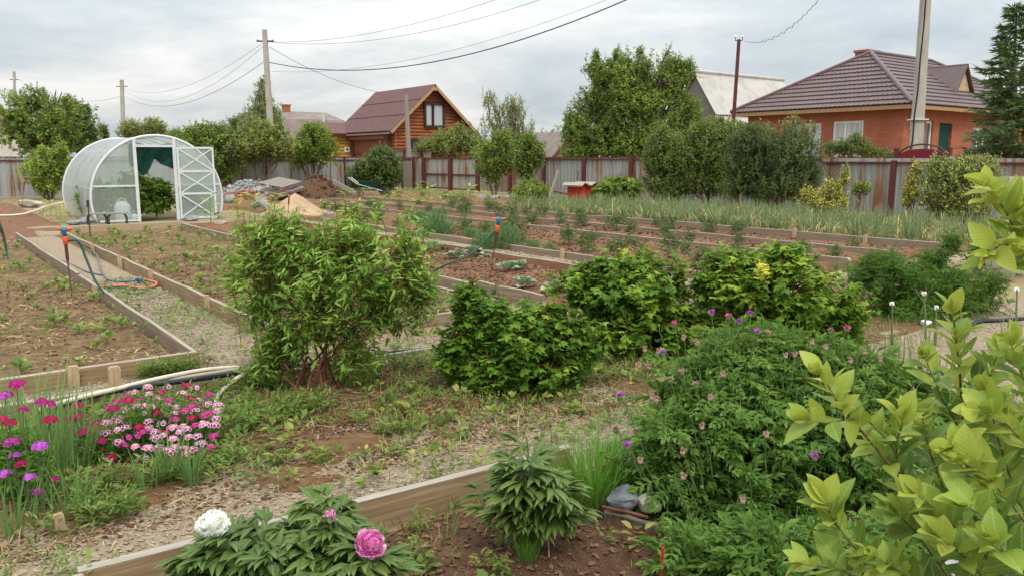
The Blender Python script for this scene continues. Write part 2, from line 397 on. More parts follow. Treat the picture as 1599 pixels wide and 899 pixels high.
    m['herb'] = leafm('herb_leaves', [(0, (0.045, 0.116, 0.015)), (.5, (0.100, 0.218, 0.028)), (1, (0.192, 0.335, 0.052))])
    m['thistle'] = leafm('cut_leaves', [(0, (0.048, 0.121, 0.020)), (.5, (0.112, 0.214, 0.037)), (1, (0.232, 0.350, 0.075))])
    m['peony'] = leafm('peony_leaves', [(0, (0.034, 0.077, 0.012)), (.5, (0.078, 0.140, 0.026)), (1, (0.155, 0.223, 0.043))], .45, .25, .3, .25, .3)
    m['bright'] = leafm('yellow_green_leaves', [(0, (0.044, 0.114, 0.020)), (.3, (0.114, 0.220, 0.031)), (.6, (0.246, 0.344, 0.043)), (1, (0.421, 0.478, 0.078))], .45, .34, .3, .35, .6)
    m['gold'] = leafm('golden_leaves', [(0, (0.196, 0.281, 0.046)), (.5, (0.499, 0.544, 0.077)), (1, (0.786, 0.702, 0.137))])
    m['grass'] = leafm('grass_blades', [(0, (0.060, 0.126, 0.020)), (.5, (0.138, 0.240, 0.043)), (1, (0.288, 0.336, 0.088))])
    m['lush'] = leafm('lush_grass', [(0, (0.058, 0.164, 0.017)), (.5, (0.118, 0.282, 0.034)), (1, (0.235, 0.422, 0.068))])
    m['onion'] = leafm('onion_leaves', [(0, (0.095, 0.147, 0.064)), (.5, (0.190, 0.251, 0.110)), (.8, (0.381, 0.381, 0.156)), (1, (0.659, 0.511, 0.238))])
    m['iris'] = leafm('sword_leaves', [(0, (0.069, 0.149, 0.038)), (.5, (0.144, 0.259, 0.076)), (1, (0.253, 0.356, 0.120))])
    m['cabbage'] = leafm('cabbage_leaves', [(0, (0.135, 0.213, 0.108)), (.5, (0.258, 0.336, 0.196)), (1, (0.447, 0.482, 0.314))], .5, .15)
    m['potato'] = leafm('vegetable_leaves', [(0, (.06, .11, .03)), (.5, (.13, .20, .065)), (1, (.24, .31, .12))])
    m['dill'] = leafm('feathery_leaves', [(0, (0.072, 0.156, 0.056)), (.5, (0.124, 0.247, 0.093)), (1, (0.221, 0.351, 0.136))])
    m['seedling'] = leafm('seedling_leaves', [(0, (0.095, 0.162, 0.038)), (.5, (0.190, 0.266, 0.071)), (1, (0.342, 0.380, 0.114))])
    m['weed'] = leafm('weed_leaves', [(0, (0.069, 0.127, 0.023)), (.5, (0.149, 0.230, 0.047)), (.8, (0.265, 0.310, 0.070)), (1, (0.460, 0.414, 0.130))])
    m['spruce'] = leafm('spruce_needles', [(0, (0.045, 0.094, 0.032)), (.5, (0.094, 0.160, 0.051)), (1, (0.191, 0.253, 0.078))], .6, .12)
    # flowers
    m['magenta'] = leafm('magenta_petals', [(0, (.26, .006, .10)), (1, (.52, .03, .27))], .6, .25)
    m['crimson'] = leafm('crimson_petals', [(0, (.30, .005, .045)), (1, (.55, .025, .13))], .6, .25)
    m['violet'] = leafm('violet_petals', [(0, (.36, .035, .40)), (1, (.62, .16, .66))], .6, .25)
    m['pink'] = leafm('pink_petals', [(0, (.50, .03, .20)), (1, (.80, .20, .42))], .6, .25)
    m['white'] = leafm('white_petals', [(0, (.78, .70, .72)), (1, (.88, .86, .85))], .6, .25)
    m['cream'] = leafm('cream_white_petals', [(0, (.86, .86, .78)), (1, (.93, .93, .90))], .6, .25)
    m['peonypink'] = leafm('pink_peony_petals', [(0, (0.493, 0.078, 0.293)), (.6, (0.762, 0.235, 0.521)), (1, (0.941, 0.560, 0.760))], .6, .3)
    m['faded'] = leafm('faded_flower', [(0, (0.342, 0.198, 0.154)), (1, (0.530, 0.360, 0.308))], .8, .2)
    # made things
    m['metalwhite'] = plain('galvanised_white', (.62, .64, .65), .45, .0, .08)
    m['blue'] = plain('blue_plastic', (.03, .16, .30), .4)
    m['darkblue'] = plain('dark_blue_plastic', (.02, .045, .30), .4)
    m['orange'] = plain('orange_plastic', (.70, .10, .035), .45)
    m['orangehose'] = plain('orange_hose', (.60, .17, .09), .5)
    m['greenhose'] = plain('green_hose', (.012, .075, .052), .4)
    m['greyhose'] = plain('grey_hose', (.10, .13, .145), .45)
    m['blackhose'] = plain('black_hose', (.016, .018, .022), .4)
    m['whitehose'] = plain('cream_hose', (.62, .56, .45), .5)
    m['darkmetal'] = plain('dark_iron', (.045, .035, .032), .6)
    m['rustmetal'] = plain('rusty_iron', (.14, .06, .038), .8, 0, .4)
    m['red'] = plain('red_paint', (.42, .03, .025), .5, 0, .25)
    m['concrete'] = M('concrete', [(.3, (.30, .275, .235)), (.7, (.46, .43, .375))], .9, 5, 10, (1, 1, .3), .4)
    m['brown'] = M('brown_painted_steel', [(.3, (.075, .02, .018)), (.7, (.125, .036, .03))], .6, 8, 5, bump=.1)
    m['darkgreen'] = M('green_shade_cloth', [(.3, (.004, .035, .026)), (.7, (.010, .062, .046))], .9, 12, 5, bump=.3)
    m['alu'] = M('dull_aluminium', [(.3, (.55, .55, .54)), (.7, (.72, .72, .71))], .45, 10, 5, metal=.6, bump=.1)
    m['wire'] = plain('black_cable', (.035, .035, .04), .6)
    m['whiteplastic'] = plain('white_plastic', (.75, .76, .76), .4)
    return m
MAT = pal()
# ------------------------------------------------------------------ camera, sky, sun
cam = bpy.data.cameras.new('camera'); camo = bpy.data.objects.new('camera', cam); COL.objects.link(camo)
camo.location = (0, 0, EYE); camo.rotation_euler = (PI / 2 - PITCH, 0, -YAW)
cam.sensor_width = 36; cam.lens = 36 * FOC / 1599; cam.clip_start = .05; cam.clip_end = 3000
scene.camera = camo
SUN_EL, SUN_AZ = rad(52), rad(200)      # azimuth measured from +y towards +x: behind the camera and to its left
def sky():
    w = bpy.data.worlds.new('World'); scene.world = w; w.use_nodes = True
    nt = w.node_tree; ns, lk = nt.nodes, nt.links; ns.clear()
    out = ns.new('ShaderNodeOutputWorld')
    st = ns.new('ShaderNodeTexSky'); st.sky_type = 'NISHITA'; st.sun_disc = False
    st.sun_elevation = SUN_EL; st.sun_rotation = SUN_AZ; st.air_density = 1.4; st.dust_density = 2.5
    b1 = ns.new('ShaderNodeBackground'); b1.inputs[1].default_value = .10; lk.new(st.outputs[0], b1.inputs[0])
    tc = ns.new('ShaderNodeTexCoord'); sp = ns.new('ShaderNodeSeparateXYZ'); lk.new(tc.outputs['Generated'], sp.inputs[0])
    def math_(op, a, b=None, c=None):
        n = ns.new('ShaderNodeMath'); n.operation = op
        for i, q in enumerate((a, b, c)):
            if q is None: continue
            if isinstance(q, (int, float)): n.inputs[i].default_value = q
            else: lk.new(q, n.inputs[i])
        return n.outputs[0]
    zc = math_('ADD', math_('MAXIMUM', sp.outputs[2], 0.0), .16)
    cx = math_('DIVIDE', sp.outputs[0], zc); cy = math_('DIVIDE', sp.outputs[1], zc)
    cb = ns.new('ShaderNodeCombineXYZ'); lk.new(cx, cb.inputs[0]); lk.new(cy, cb.inputs[1])
    mp = ns.new('ShaderNodeMapping'); mp.inputs['Location'].default_value = (1.3, 4.2, .7); mp.inputs['Scale'].default_value = (.62, .62, 1)
    lk.new(cb.outputs[0], mp.inputs[0])
    n1 = ns.new('ShaderNodeTexNoise'); n1.inputs['Scale'].default_value = 1.0; n1.inputs['Detail'].default_value = 9; n1.inputs['Roughness'].default_value = .60; n1.inputs['Distortion'].default_value = .25
    lk.new(mp.outputs[0], n1.inputs[0])
    r = ramp(ns, [(.34, (.47, .54, .60)), (.45, (.60, .655, .69)), (.53, (.72, .745, .75)), (.62, (.90, .895, .88))])
    lk.new(n1.outputs[0], r.inputs[0])
    # an overcast sky is about three times brighter overhead than at the horizon
    gz = math_('MAXIMUM', sp.outputs[2], 0.0)
    gain = math_('MULTIPLY_ADD', math_('POWER', gz, 1.1), 2.45, .85)
    b2 = ns.new('ShaderNodeBackground'); lk.new(r.outputs[0], b2.inputs[0]); lk.new(gain, b2.inputs[1])
    mx = ns.new('ShaderNodeMixShader'); mx.inputs[0].default_value = .94
    lk.new(b1.outputs[0], mx.inputs[1]); lk.new(b2.outputs[0], mx.inputs[2]); lk.new(mx.outputs[0], out.inputs[0])
    l = bpy.data.lights.new('sun', 'SUN'); l.energy = 1.5; l.angle = rad(11); l.color = (1, .94, .84)
    o = bpy.data.objects.new('sun', l); COL.objects.link(o); o.location = (-10, -10, 30)
    d = Vector((math.sin(SUN_AZ) * math.cos(SUN_EL), math.cos(SUN_AZ) * math.cos(SUN_EL), math.sin(SUN_EL)))
    o.rotation_euler = d.to_track_quat('Z', 'Y').to_euler()
sky()
scene.view_settings.view_transform = 'Standard'; scene.view_settings.look = 'None'; scene.view_settings.gamma = 1; scene.view_settings.exposure = 0.12
scene.cycles.max_bounces = 8; scene.cycles.transparent_max_bounces = 12; scene.cycles.diffuse_bounces = 3

# ------------------------------------------------------------------ ground, beds, paths
mb = MB(); S = 900
mb.add([(-S, -S, -.05), (S, -S, -.05), (S, S, -.05), (-S, S, -.05)], [(0, 1, 2, 3)])
kind(mb.build('ground', MAT['ground']), 'structure')
HF = []
# the survey measured plank tops at ground level first; these tables carry the correction for their height
_XA, _XB = (-10, 0, .38, 1.79, 2.65, 5.18, 5.57, 7.67, 8.72, 11.42, 13.1, 14.66, 18.8, 21.6, 40), (-10, 0, .36, 1.65, 2.43, 4.83, 5.18, 7.2, 8.16, 10.75, 12.1, 13.6, 18.2, 21.6, 40)
_YA, _YB = (-10, 1.2, 3.15, 5.7, 6.6, 7.0, 19.4, 19.92, 21.2, 60), (-10, 1.2, 2.97, 5.45, 6.1, 6.5, 18.3, 18.6, 21.2, 60)
def mx(x): return float(np.interp(x, _XA, _XB))
def my(y): return float(np.interp(y, _YA, _YB))
def patch(name, x0, x1, y0, y1, step, z, amp, mat, ns=3.0, ridges=None, label=None):
    x0, x1, y0, y1 = mx(x0), mx(x1), my(y0), my(y1)
    nx = max(2, int((x1 - x0) / step) + 1); ny = max(2, int((y1 - y0) / step) + 1)
    X, Y = np.meshgrid(np.linspace(x0, x1, nx), np.linspace(y0, y1, ny))
    p = np.stack([X * ns, Y * ns, np.full_like(X, z * 3 + 2.2)], -1)
    Z = z + amp * (fbm(p, 5) - .5) * 2
    if ridges: Z += ridges[0] * np.sin(2 * PI * (X if ridges[2] == 'x' else Y) / ridges[1])
    e = np.minimum.reduce([X - x0, x1 - X, Y - y0, y1 - Y]); Z = np.where(e < 1e-4, -.12, Z)
    V = np.stack([X, Y, Z], -1).reshape(-1, 3)
    i = np.arange(nx * ny).reshape(ny, nx)
    L = np.stack([i[:-1, :-1], i[:-1, 1:], i[1:, 1:], i[1:, :-1]], -1).reshape(-1)
    m = MB(); m.raw(V, L, np.full(len(L) // 4, 4)); o = m.build(name, mat, smooth=True)
    HF.append((x0, x1, y0, y1, step, Z)); return kind(o, 'structure', label)
def gz(x, y):
    """height of the garden surface at a point"""
    for x0, x1, y0, y1, st, Z in HF:
        if x0 < x < x1 and y0 < y < y1:
            ny, nx = Z.shape
            return max(-.05, float(Z[int(round((y - y0) / (y1 - y0) * (ny - 1))), int(round((x - x0) / (x1 - x0) * (nx - 1)))]))
    return -.05
MAT['red_soil'] = M('red_brown_soil', [(.25, (0.118, 0.056, 0.029)), (.5, (0.196, 0.097, 0.051)), (.78, (0.286, 0.160, 0.088))], .95, 7, 14, bump=1, bscale=60, dist=.03)
MAT['bed_dry'] = M('dry_bed_soil', [(.28, (0.093, 0.053, 0.023)), (.45, (0.144, 0.087, 0.039)), (.6, (0.200, 0.133, 0.062)), (.78, (0.289, 0.218, 0.107))], .95, 8, 14, bump=1, bscale=60, dist=.025)
patch('front_bed_soil', .42, 4.65, -2.5, 3.08, .045, -.03, .055, MAT['dark_soil'], 3.2)
patch('front_gravel_path', -3, 4.7, 3.17, 4.15, .05, .015, .02, MAT['gravel'], 2)
patch('flower_strip_soil', -3, 9.5, 3.60, 5.66, .04, .018, .055, MAT['litter'], 3.6)
patch('side_gravel_path', 4.7, 10.5, -1, 3.9, .08, .012, .02, MAT['gravel'], 2)
patch('corner_gravel', -3, .34, 1.5, 3.16, .06, .01, .03, MAT['gravel'], 2)
patch('cross_gravel_path', -5, 17, 5.72, 6.56, .07, .01, .02, MAT['gravel'], 2)
patch('long_gravel_path', 1.83, 2.62, 6.57, 19.4, .08, .01, .02, MAT['gravel'], 2)
patch('left_bed_soil', -9, 1.75, 6.63, 19.2, .09, .04, .06, MAT['bed_dry'], 1.8)
patch('middle_bed_soil', 2.69, 5.15, 7.1, 19.9, .09, .03, .05, MAT['bed_dry'], 1.8)
patch('narrow_gravel_path', 5.2, 5.55, 6.57, 21, .1, .01, .02, MAT['gravel'], 2)
patch('greenhouse_gravel', 2.2, 8.0, 19.95, 21.2, .1, .01, .03, MAT['gravel'], 2)
patch('cabbage_bed_soil', 5.61, 7.63, 6.85, 20.5, .08, .03, .05, MAT['red_soil'], 1.8)
patch('bed_side_gravel', 7.70, 8.68, 6.57, 20.5, .09, .01, .02, MAT['gravel'], 2)
patch('potato_terrace_soil', 8.76, 11.38, 6.8, 25, .10, .05, .07, MAT['red_soil'], 1.4, (.03, 1.3, 'x'))
patch('upper_terrace_soil', 11.46, 14.62, 6.8, 28, .11, .06, .08, MAT['red_soil'], 1.4, (.03, 1.4, 'x'))
patch('onion_bed_soil', 14.72, 18.8, 6.7, 20, .14, .05, .06, MAT['bed_dry'], 1.4)
patch('gate_soil', 14.72, 19.5, 20.1, 34, .18, .0, .12, MAT['red_soil'], .9)
patch('yard_soil', 8.1, 14.6, 25.1, 36, .18, .0, .12, MAT['red_soil'], .9)
patch('left_yard_soil', -12, 3.3, 19.6, 34, .2, .0, .10, MAT['red_soil'], .9)

# scattered gravel, clods, straw: uncountable
def region_pts(n, x0, x1, y0, y1, thr=None, sc=1.5):
    x0, x1, y0, y1 = mx(x0), mx(x1), my(y0), my(y1)
    x = RNG.uniform(x0, x1, n); y = RNG.uniform(y0, y1, n)
    if thr is not None:
        k = fbm(np.stack([x * sc, y * sc, np.full(n, 3.3)], 1), 3) > thr; x, y = x[k], y[k]
    z = np.array([gz(a, b) for a, b in zip(x, y)])
    return np.stack([x, y, z], 1)
def stones(name, regs, mats, smin, smax, label):
    m = MB()
    for n, a, b, c, d in regs:
        p = region_pts(n, a, b, c, d, .22, 1.1); N = len(p)
        s = (smin + (smax - smin) * RNG.random(N) ** 2.5) * np.maximum(1, (p[:, 0] * SN + p[:, 1] * CS) / 7)
        for k in range(5):
            q = slice(k, None, 5); pp = p[q].copy(); pp[:, 2] += s[q] * .35
            yd = rnd(len(pp)); yd[:, 2] *= .25
            m.inst(T_ROCK[k], pp, yd, np.array([0, 0, 1.]) + .2 * rnd(len(pp)), np.stack([s[q] * .9, s[q] * 1.2, s[q] * .6], 1), k % len(mats), RNG.random(len(pp)))
    return kind(m.build(name, mats), 'stuff', label)
MAT['stone_dark'] = M('dark_pebbles', [(.3, (.17, .13, .10)), (.7, (.33, .27, .21))], .9, 30, 5, bump=.3)
stones('gravel_stones', [(9000, -1, 4.7, 3.2, 3.8), (2600, -1, 4.7, 3.6, 4.3), (500, 0, 5, 4.3, 5.6), (2500, -1.5, .3, 2.2, 3.16), (4000, 4.7, 9, 1, 4.0), (12000, -.5, 9, 5.75, 6.55), (8000, 1.85, 2.6, 6.6, 12), (1500, 7.7, 8.6, 6.6, 12)], [MAT['stone'], MAT['stone_dark'], MAT['stone']], .004, .0125, 'small grey and tan gravel stones on the paths')
stones('soil_clods', [(14000, .45, 4.5, .8, 3.1), (16000, 0, 5, 3.6, 5.6), (6000, -3, 1.7, 6.7, 12), (3500, 2.7, 5.1, 7, 14), (5000, 5.7, 7.6, 7, 12), (7000, 8.8, 14.6, 7, 16)], [MAT['clod'], MAT['dark_soil']], .004, .017, 'crumbs and clods of brown soil on the beds')
def straw(name, regs, label):
    m = MB()
    for n, a, b, c, d, w in regs:
        p = region_pts(n, a, b, c, d, .42, 1.6); N = len(p)
        az = RNG.random(N) * 2 * PI
        yd = np.stack([np.cos(az), np.sin(az), RNG.normal(.05, .18, N)], 1); p[:, 2] += .008
        L = .03 + .12 * RNG.random(N) ** 2
        m.inst(T_NARROW, p, yd, np.array([0, 0, 1.]) + .5 * rnd(N), np.stack([np.full(N, w) * RNG.uniform(.6, 1.4, N) * 6, L, L], 1), 0, RNG.random(N))
    return kind(m.build(name, MAT['straw']), 'stuff', label)
straw('dry_straw', [(11000, 0, 7, 3.6, 5.65, .0035), (500, .5, 4, 1, 3.1, .002), (11000, -4, 1.7, 6.7, 13, .007), (5000, -6, 1.7, 13, 19, .012), (7000, 2.7, 5.1, 7, 19, .009), (400, 0, 4.5, 3.3, 4.1, .003), (5000, 5.6, 14.6, 7, 20, .009)], 'dry straw and wilted grass lying on the beds')

# ------------------------------------------------------------------ planks
def plank(a, b, h, t, label, mat='plank', z=0.0, top='plank_edge', group='plank edgings of the garden beds', name='edging_plank', warp=.007, raw=False):
    if not raw: a, b = (mx(a[0]), my(a[1])), (mx(b[0]), my(b[1]))
    a = Vector((a[0], a[1], 0)); b = Vector((b[0], b[1], 0)); d = b - a; L = d.length; n = max(3, int(L / .5))
    m = MB(); V = []
    w1 = RNG.normal(0, warp, n + 1); w2 = RNG.normal(0, warp * .6, n + 1)
    w1[1:-1] = (w1[:-2] + w1[1:-1] + w1[2:]) / 3
    bv = min(.006, t * .2)
    for i in range(n + 1):
        x = L * i / n; y0 = w1[i]; zt = h + w2[i]
        V += [(x, y0 - t / 2, z - .1), (x, y0 - t / 2, zt - bv), (x, y0 - t / 2 + bv, zt), (x, y0 + t / 2 - bv, zt), (x, y0 + t / 2, zt - bv), (x, y0 + t / 2, z - .1)]
    F = []; Ft = []
    for i in range(n):
        o = i * 6
        for k in range(5):
            (Ft if k in (1, 2, 3) else F).append((o + k, o + 6 + k, o + 7 + k, o + k + 1))
    F += [(0, 1, 2, 3, 4, 5), tuple(n * 6 + k for k in (5, 4, 3, 2, 1, 0))]
    m.add(V, F, 0); m.raw(V, [i for f in Ft for i in f], [4] * len(Ft), 1)
    o = m.build(name, [MAT[mat], MAT[top]]); o.location = a; o.rotation_euler = (0, 0, math.atan2(d.y, d.x))
    return tag(o, label, 'plank', group)
plank((.36, 3.04), (2.56, 2.925), .115, .04, 'long sawn plank with bleached top edging the front bed behind the peonies', 'new_plank', top='plank_top', raw=True)
plank((.365, 3.01), (.38, 1.2), .115, .04, 'plank end returning toward the viewer at the left corner of the front bed', 'new_plank', top='plank_top', raw=True)
plank((-.8, 5.70), (1.98, 5.69), .12, .04, 'plank beside the black hose behind the dark pink flowers', 'plank')
plank((2.02, 5.68), (5.2, 5.70), .05, .035, 'low plank half hidden behind the big leafy shrub', 'plank')
plank((1.79, 6.62), (1.79, 12.0), .11, .035, 'left plank of the gravel path from its near corner to the sprinkler', 'plank')
plank((1.79, 12.03), (1.80, 19.4), .12, .035, 'left plank of the gravel path beyond the sprinkler', 'plank')
plank((1.77, 6.60), (-2.6, 6.60), .12, .04, 'wide plank across the near end of the left bed', 'new_plank')
plank((2.65, 7.0), (2.65, 11.6), .12, .04, 'right plank of the gravel path, near half beside the shrub', 'new_plank')
plank((2.66, 11.63), (2.66, 19.4), .12, .04, 'right plank of the gravel path, far half with stakes', 'new_plank')
plank((2.7, 19.92), (5.16, 19.94), .16, .04, 'brown plank across the bed in front of the greenhouse', 'stake')
plank((5.18, 19.9), (5.18, 12.4), .13, .035, 'plank running toward the viewer from below the greenhouse door', 'plank')
plank((5.18, 12.35), (5.18, 7.0), .09, .035, 'plank between the middle bed and the narrow gravel, behind the shrub', 'plank')
plank((2.7, 7.02), (5.15, 7.02), .07, .035, 'plank at the near end of the middle bed behind the shrub', 'plank')
plank((5.57, 6.85), (5.57, 8.05), .16, .035, 'thick weathered board at the near corner of the cabbage bed', 'plank')
plank((5.575, 8.1), (5.57, 13.5), .12, .04, 'weathered board along the near side of the cabbage bed', 'plank')
plank((7.67, 6.85), (7.67, 12.2), .12, .035, 'red-brown board along the far side of the cabbage bed', 'red_plank')
plank((7.66, 12.25), (7.66, 20), .12, .035, 'red-brown board farther along the cabbage bed', 'red_plank')
plank((8.72, 6.7), (8.72, 11.6), .10, .035, 'board at the foot of the lowest vegetable terrace, near half', 'plank')
plank((8.72, 11.65), (8.72, 20), .10, .035, 'board at the foot of the lowest vegetable terrace, far half', 'plank')
plank((11.42, 6.7), (11.42, 14), .13, .035, 'board between the two vegetable terraces, near half', 'plank')
plank((11.42, 14.05), (11.42, 24.6), .13, .035, 'board between the two vegetable terraces, far half', 'plank')
plank((13.1, 6.7), (13.1, 17), .14, .035, 'thin board across the upper vegetable terrace', 'plank')
plank((14.66, 6.7), (14.66, 15.2), .17, .04, 'board along the front of the onion bed, near half', 'plank')
plank((14.66, 15.25), (14.66, 27.5), .15, .04, 'board along the front of the onion bed, far half', 'plank')
plank((13.1, 17.1), (13.1, 27), .15, .035, 'thin board across the far part of the upper terrace', 'plank')
def stake(x, y, h, w, label, rz=0.0, mat='stake', raw=False):
    m = MB(); m.box((0, 0, h / 2 - .06), (w, w * .75, h + .12)); m.box((0.0, 0, h + .004), (w * .8, w * .6, .008))
    o = m.build('stake', MAT[mat]); o.location = (x, y, 0) if raw else (mx(x), my(y), 0); o.rotation_euler = (RNG.normal(0, .04), RNG.normal(0, .04), rz)
    return tag(o, label, 'stake', 'wooden stakes holding the planks')
p = G(180, 612); stake(p.x, p.y, .17, .07, 'square stake on the black hose plank, left of its pair', raw=True)
p = G(148, 640); stake(p.x, p.y - .03, .10, .06, 'lowest short stake in front of the black hose', raw=True)
p = G(388, 606); stake(p.x, p.y, .17, .06, 'grey stake where the cream hose bends down by the shrub', 0, 'old_wood', raw=True)
stake(.86, 6.55, .14, .07, 'stake nailed to the middle of the wide left plank')
stake(1.98, 5.62, .11, .07, 'short stake at the right end of the hose plank')
for k, y in enumerate((9.0, 11.5, 13.4, 15.6)): stake(2.60, y, .15, .05, ['stake on the right path plank beside the shrub', 'stake on the right path plank level with the blue hose joint', 'stake on the right path plank in the middle of its far half', 'farthest stake on the right path plank'][k])
stake(8.66, 10.1, .15, .06, 'stake in front of the lowest terrace board')
stake(14.6, 9.6, .22, .07, 'stake against the near half of the onion board')
stake(14.6, 8.1, .2, .07, 'stake nearest the right end of the onion board')
stake(1.74, 10.6, .13, .05, 'stake inside the left path plank near the sprinkler')
p = G(97, 835); stake(p.x, p.y, .09, .04, 'tiny pale peg in the grass at lower left', raw=True)

# ------------------------------------------------------------------ fences
def fence_mat(name, base, rust_amt):
    m, nt, ns, lk = new_mat(name)
    out = ns.new('ShaderNodeOutputMaterial'); b = ns.new('ShaderNodeBsdfPrincipled'); tc = ns.new('ShaderNodeTexCoord')
    mp = ns.new('ShaderNodeMapping'); mp.inputs['Scale'].default_value = (7, 7, .35); lk.new(tc.outputs['Object'], mp.inputs[0])
    n = ns.new('ShaderNodeTexNoise'); n.inputs['Scale'].default_value = 1; n.inputs['Detail'].default_value = 6; lk.new(mp.outputs[0], n.inputs[0])
    mp2 = ns.new('ShaderNodeMapping'); mp2.inputs['Scale'].default_value = (.7, .7, .5); lk.new(tc.outputs['Object'], mp2.inputs[0])
    n2 = ns.new('ShaderNodeTexNoise'); n2.inputs['Scale'].default_value = 1.2; n2.inputs['Detail'].default_value = 3; lk.new(mp2.outputs[0], n2.inputs[0])
    mm = ns.new('ShaderNodeMath'); mm.operation = 'MULTIPLY_ADD'; mm.inputs[1].default_value = .6; lk.new(n2.outputs[0], mm.inputs[0]); lk.new(n.outputs[0], mm.inputs[2])
    t = .98 - rust_amt
    r = ramp(ns, [(t - .22, base), (t - .07, tuple(x * .82 for x in base)), (t + .02, (.30, .19, .12)), (t + .12, (.20, .085, .04))])
    lk.new(mm.outputs[0], r.inputs[0]); lk.new(r.outputs[0], b.inputs['Base Color'])
    b.inputs['Roughness'].default_value = .55; b.inputs['Metallic'].default_value = .25
    lk.new(b.outputs[0], out.inputs[0]); return m
MAT['galv'] = fence_mat('galvanised_sheet', (.35, .365, .365), .05)
MAT['galv_rust'] = fence_mat('rusty_galvanised_sheet', (.33, .335, .325), .085)
MAT['galv_pale'] = fence_mat('pale_grey_sheet', (.40, .385, .355), .06)
MAT['galv_tan'] = fence_mat('tan_weathered_sheet', (.27, .245, .20), .10)
def corr(m, L, z0, z1, period=.2, depth=.022, x0=0.0, y=0.0, mat=0):
    """trapezoid-ribbed sheet along local x"""
    xs = []; 
    n = max(1, int(round(L / period))); p = L / n
    for i in range(n): xs += [(x0 + p * i, 0), (x0 + p * (i + .40), 0), (x0 + p * (i + .50), depth), (x0 + p * (i + .90), depth)]
    xs.append((x0 + L, 0))
    V = [(a, y + b, z0) for a, b in xs] + [(a, y + b, z1) for a, b in xs]; k = len(xs)
    m.add(V, [(i, i + 1, k + i + 1, k + i) for i in range(k - 1)], mat)
def fence(a, b, label, name, posts, sheet, h=1.56, rail_z=(1.5,), post_w=.10, z0=.02, per_bay=True, top_band=False, postmat='brown', period=.2, group='sheet metal fences round the garden', cat='fence', postface=-1, cap=True):
    """a -> b ; local x along, local -y faces the garden. posts: distances from a"""
    a = Vector((a[0], a[1], 0)); d = Vector((b[0], b[1], 0)) - a; L = d.length
    t = thing(name, label, cat, a, group); ORG[t.name] = (0, 0, 0); t.rotation_euler = (0, 0, math.atan2(d.y, d.x))
    ed = sorted(set([0.0] + [q for q in posts if 0 < q < L] + [L]))
    for i in range(len(ed) - 1):
        m = MB(); corr(m, ed[i + 1] - ed[i] - .01, z0, h, period, .022, ed[i] + .005, .03)
        mt = sheet[i % len(sheet)] if isinstance(sheet, (list, tuple)) else sheet
        m.build('sheet_panel', MAT[mt], t)
    for q in posts:
        m = MB(); m.box((q, -.03 + (0 if postface < 0 else .1), (h + .06) / 2 - .1), (post_w, .09, h + .06 + .2)); m.build('post', MAT[postmat], t)
    for z in rail_z:
        m = MB(); m.box((L / 2, .0, z), (L, .045, .05)); m.build('rail', MAT[postmat], t)
    if cap:
        m = MB(); m.box((L / 2, .045, h + .012), (L, .06, .022)); m.build('top_cap', MAT[postmat], t)
    if top_band:
        m = MB(); m.box((L / 2, .045, h + .06), (L, .03, .12)); m.build('top_band', MAT['galv_pale'], t)
    return t
FX, FY = 21.6, 37.5
def fy(px): return on_x(px, 300, FX).y
def fx(px): return on_y(px, 300, FY).x
xl = fx(-60); xr = fx(615)
fence((xl, FY), (xr, FY), 'long grey corrugated fence behind the greenhouse and rubble', 'corrugated_fence', [0.0, 4, 8, 12, 16, 20, 24], 'galv', rail_z=(1.45,), post_w=.05, cap=True, h=1.58, period=.24)
fence((xr + .02, FY), (FX, FY), 'short tan weathered sheet fence at the corner left of the gate', 'corner_fence', [fx(628) - xr], 'galv_tan', rail_z=(1.5,), post_w=.06, period=.15)
y643, y663, y704, y747 = fy(643), fy(663), fy(704), fy(747)
fence((FX, FY - .15), (FX, y663), 'narrow wicket panel between two brown posts left of the gate', 'wicket_fence', [.08], 'galv_pale', post_w=.16, rail_z=(), period=.5, h=1.55)
# two-leaf gate
a = Vector((FX, y663, 0)); Lg = y663 - y747; Lm = y663 - y704
t = thing('yard_gate', 'two-leaf pale grey gate with brown frame and middle rails', 'gate', a); ORG[t.name] = (0, 0, 0); t.rotation_euler = (0, 0, -PI / 2)
for q, w in ((0.0, .26), (Lm, .22), (Lg, .24)):
    m = MB(); m.box((q, -.03, .72), (w, .12, 1.72)); m.build('gate_post', MAT['brown'], t)
for x0, x1 in ((.14, Lm - .12), (Lm + .12, Lg - .13)):
    m = MB(); corr(m, x1 - x0, .06, 1.5, .4, .012, x0, .02); lf = m.build('gate_leaf', MAT['galv_pale'], t)
    m = MB(); m.box(((x0 + x1) / 2, -.01, .74), (x1 - x0, .05, .07)); m.build('middle_rail', MAT['brown'], lf, (0, 0, 0))
    m = MB(); m.box(((x0 + x1) / 2, -.01, 1.53), (x1 - x0, .05, .06)); m.build('top_rail', MAT['brown'], lf, (0, 0, 0))
    m = MB(); m.box(((x0 + x1) / 2, -.01, .05), (x1 - x0, .05, .06)); m.build('bottom_rail', MAT['brown'], lf, (0, 0, 0))
y1 = fy(750)
def dist(pxs, y0): return [y0 - fy(p) for p in pxs]
y1150, y1280 = fy(1150), fy(1280)
fence((FX, y1), (FX, y1150), 'grey and rust-streaked sheet fence with brown posts right of the gate', 'rusty_fence', dist((797, 850, 912, 985, 1062), y1), ['galv_tan', 'galv_tan', 'galv', 'galv_rust', 'galv_rust', 'galv'], post_w=.17, rail_z=(1.5,), period=.2)
fence((FX, y1150 - .02), (FX, y1280), 'dark grey sheet fence behind the dense bush', 'shaded_fence', dist((1151, 1215), y1150), ['galv', 'galv'], post_w=.14, period=.2)
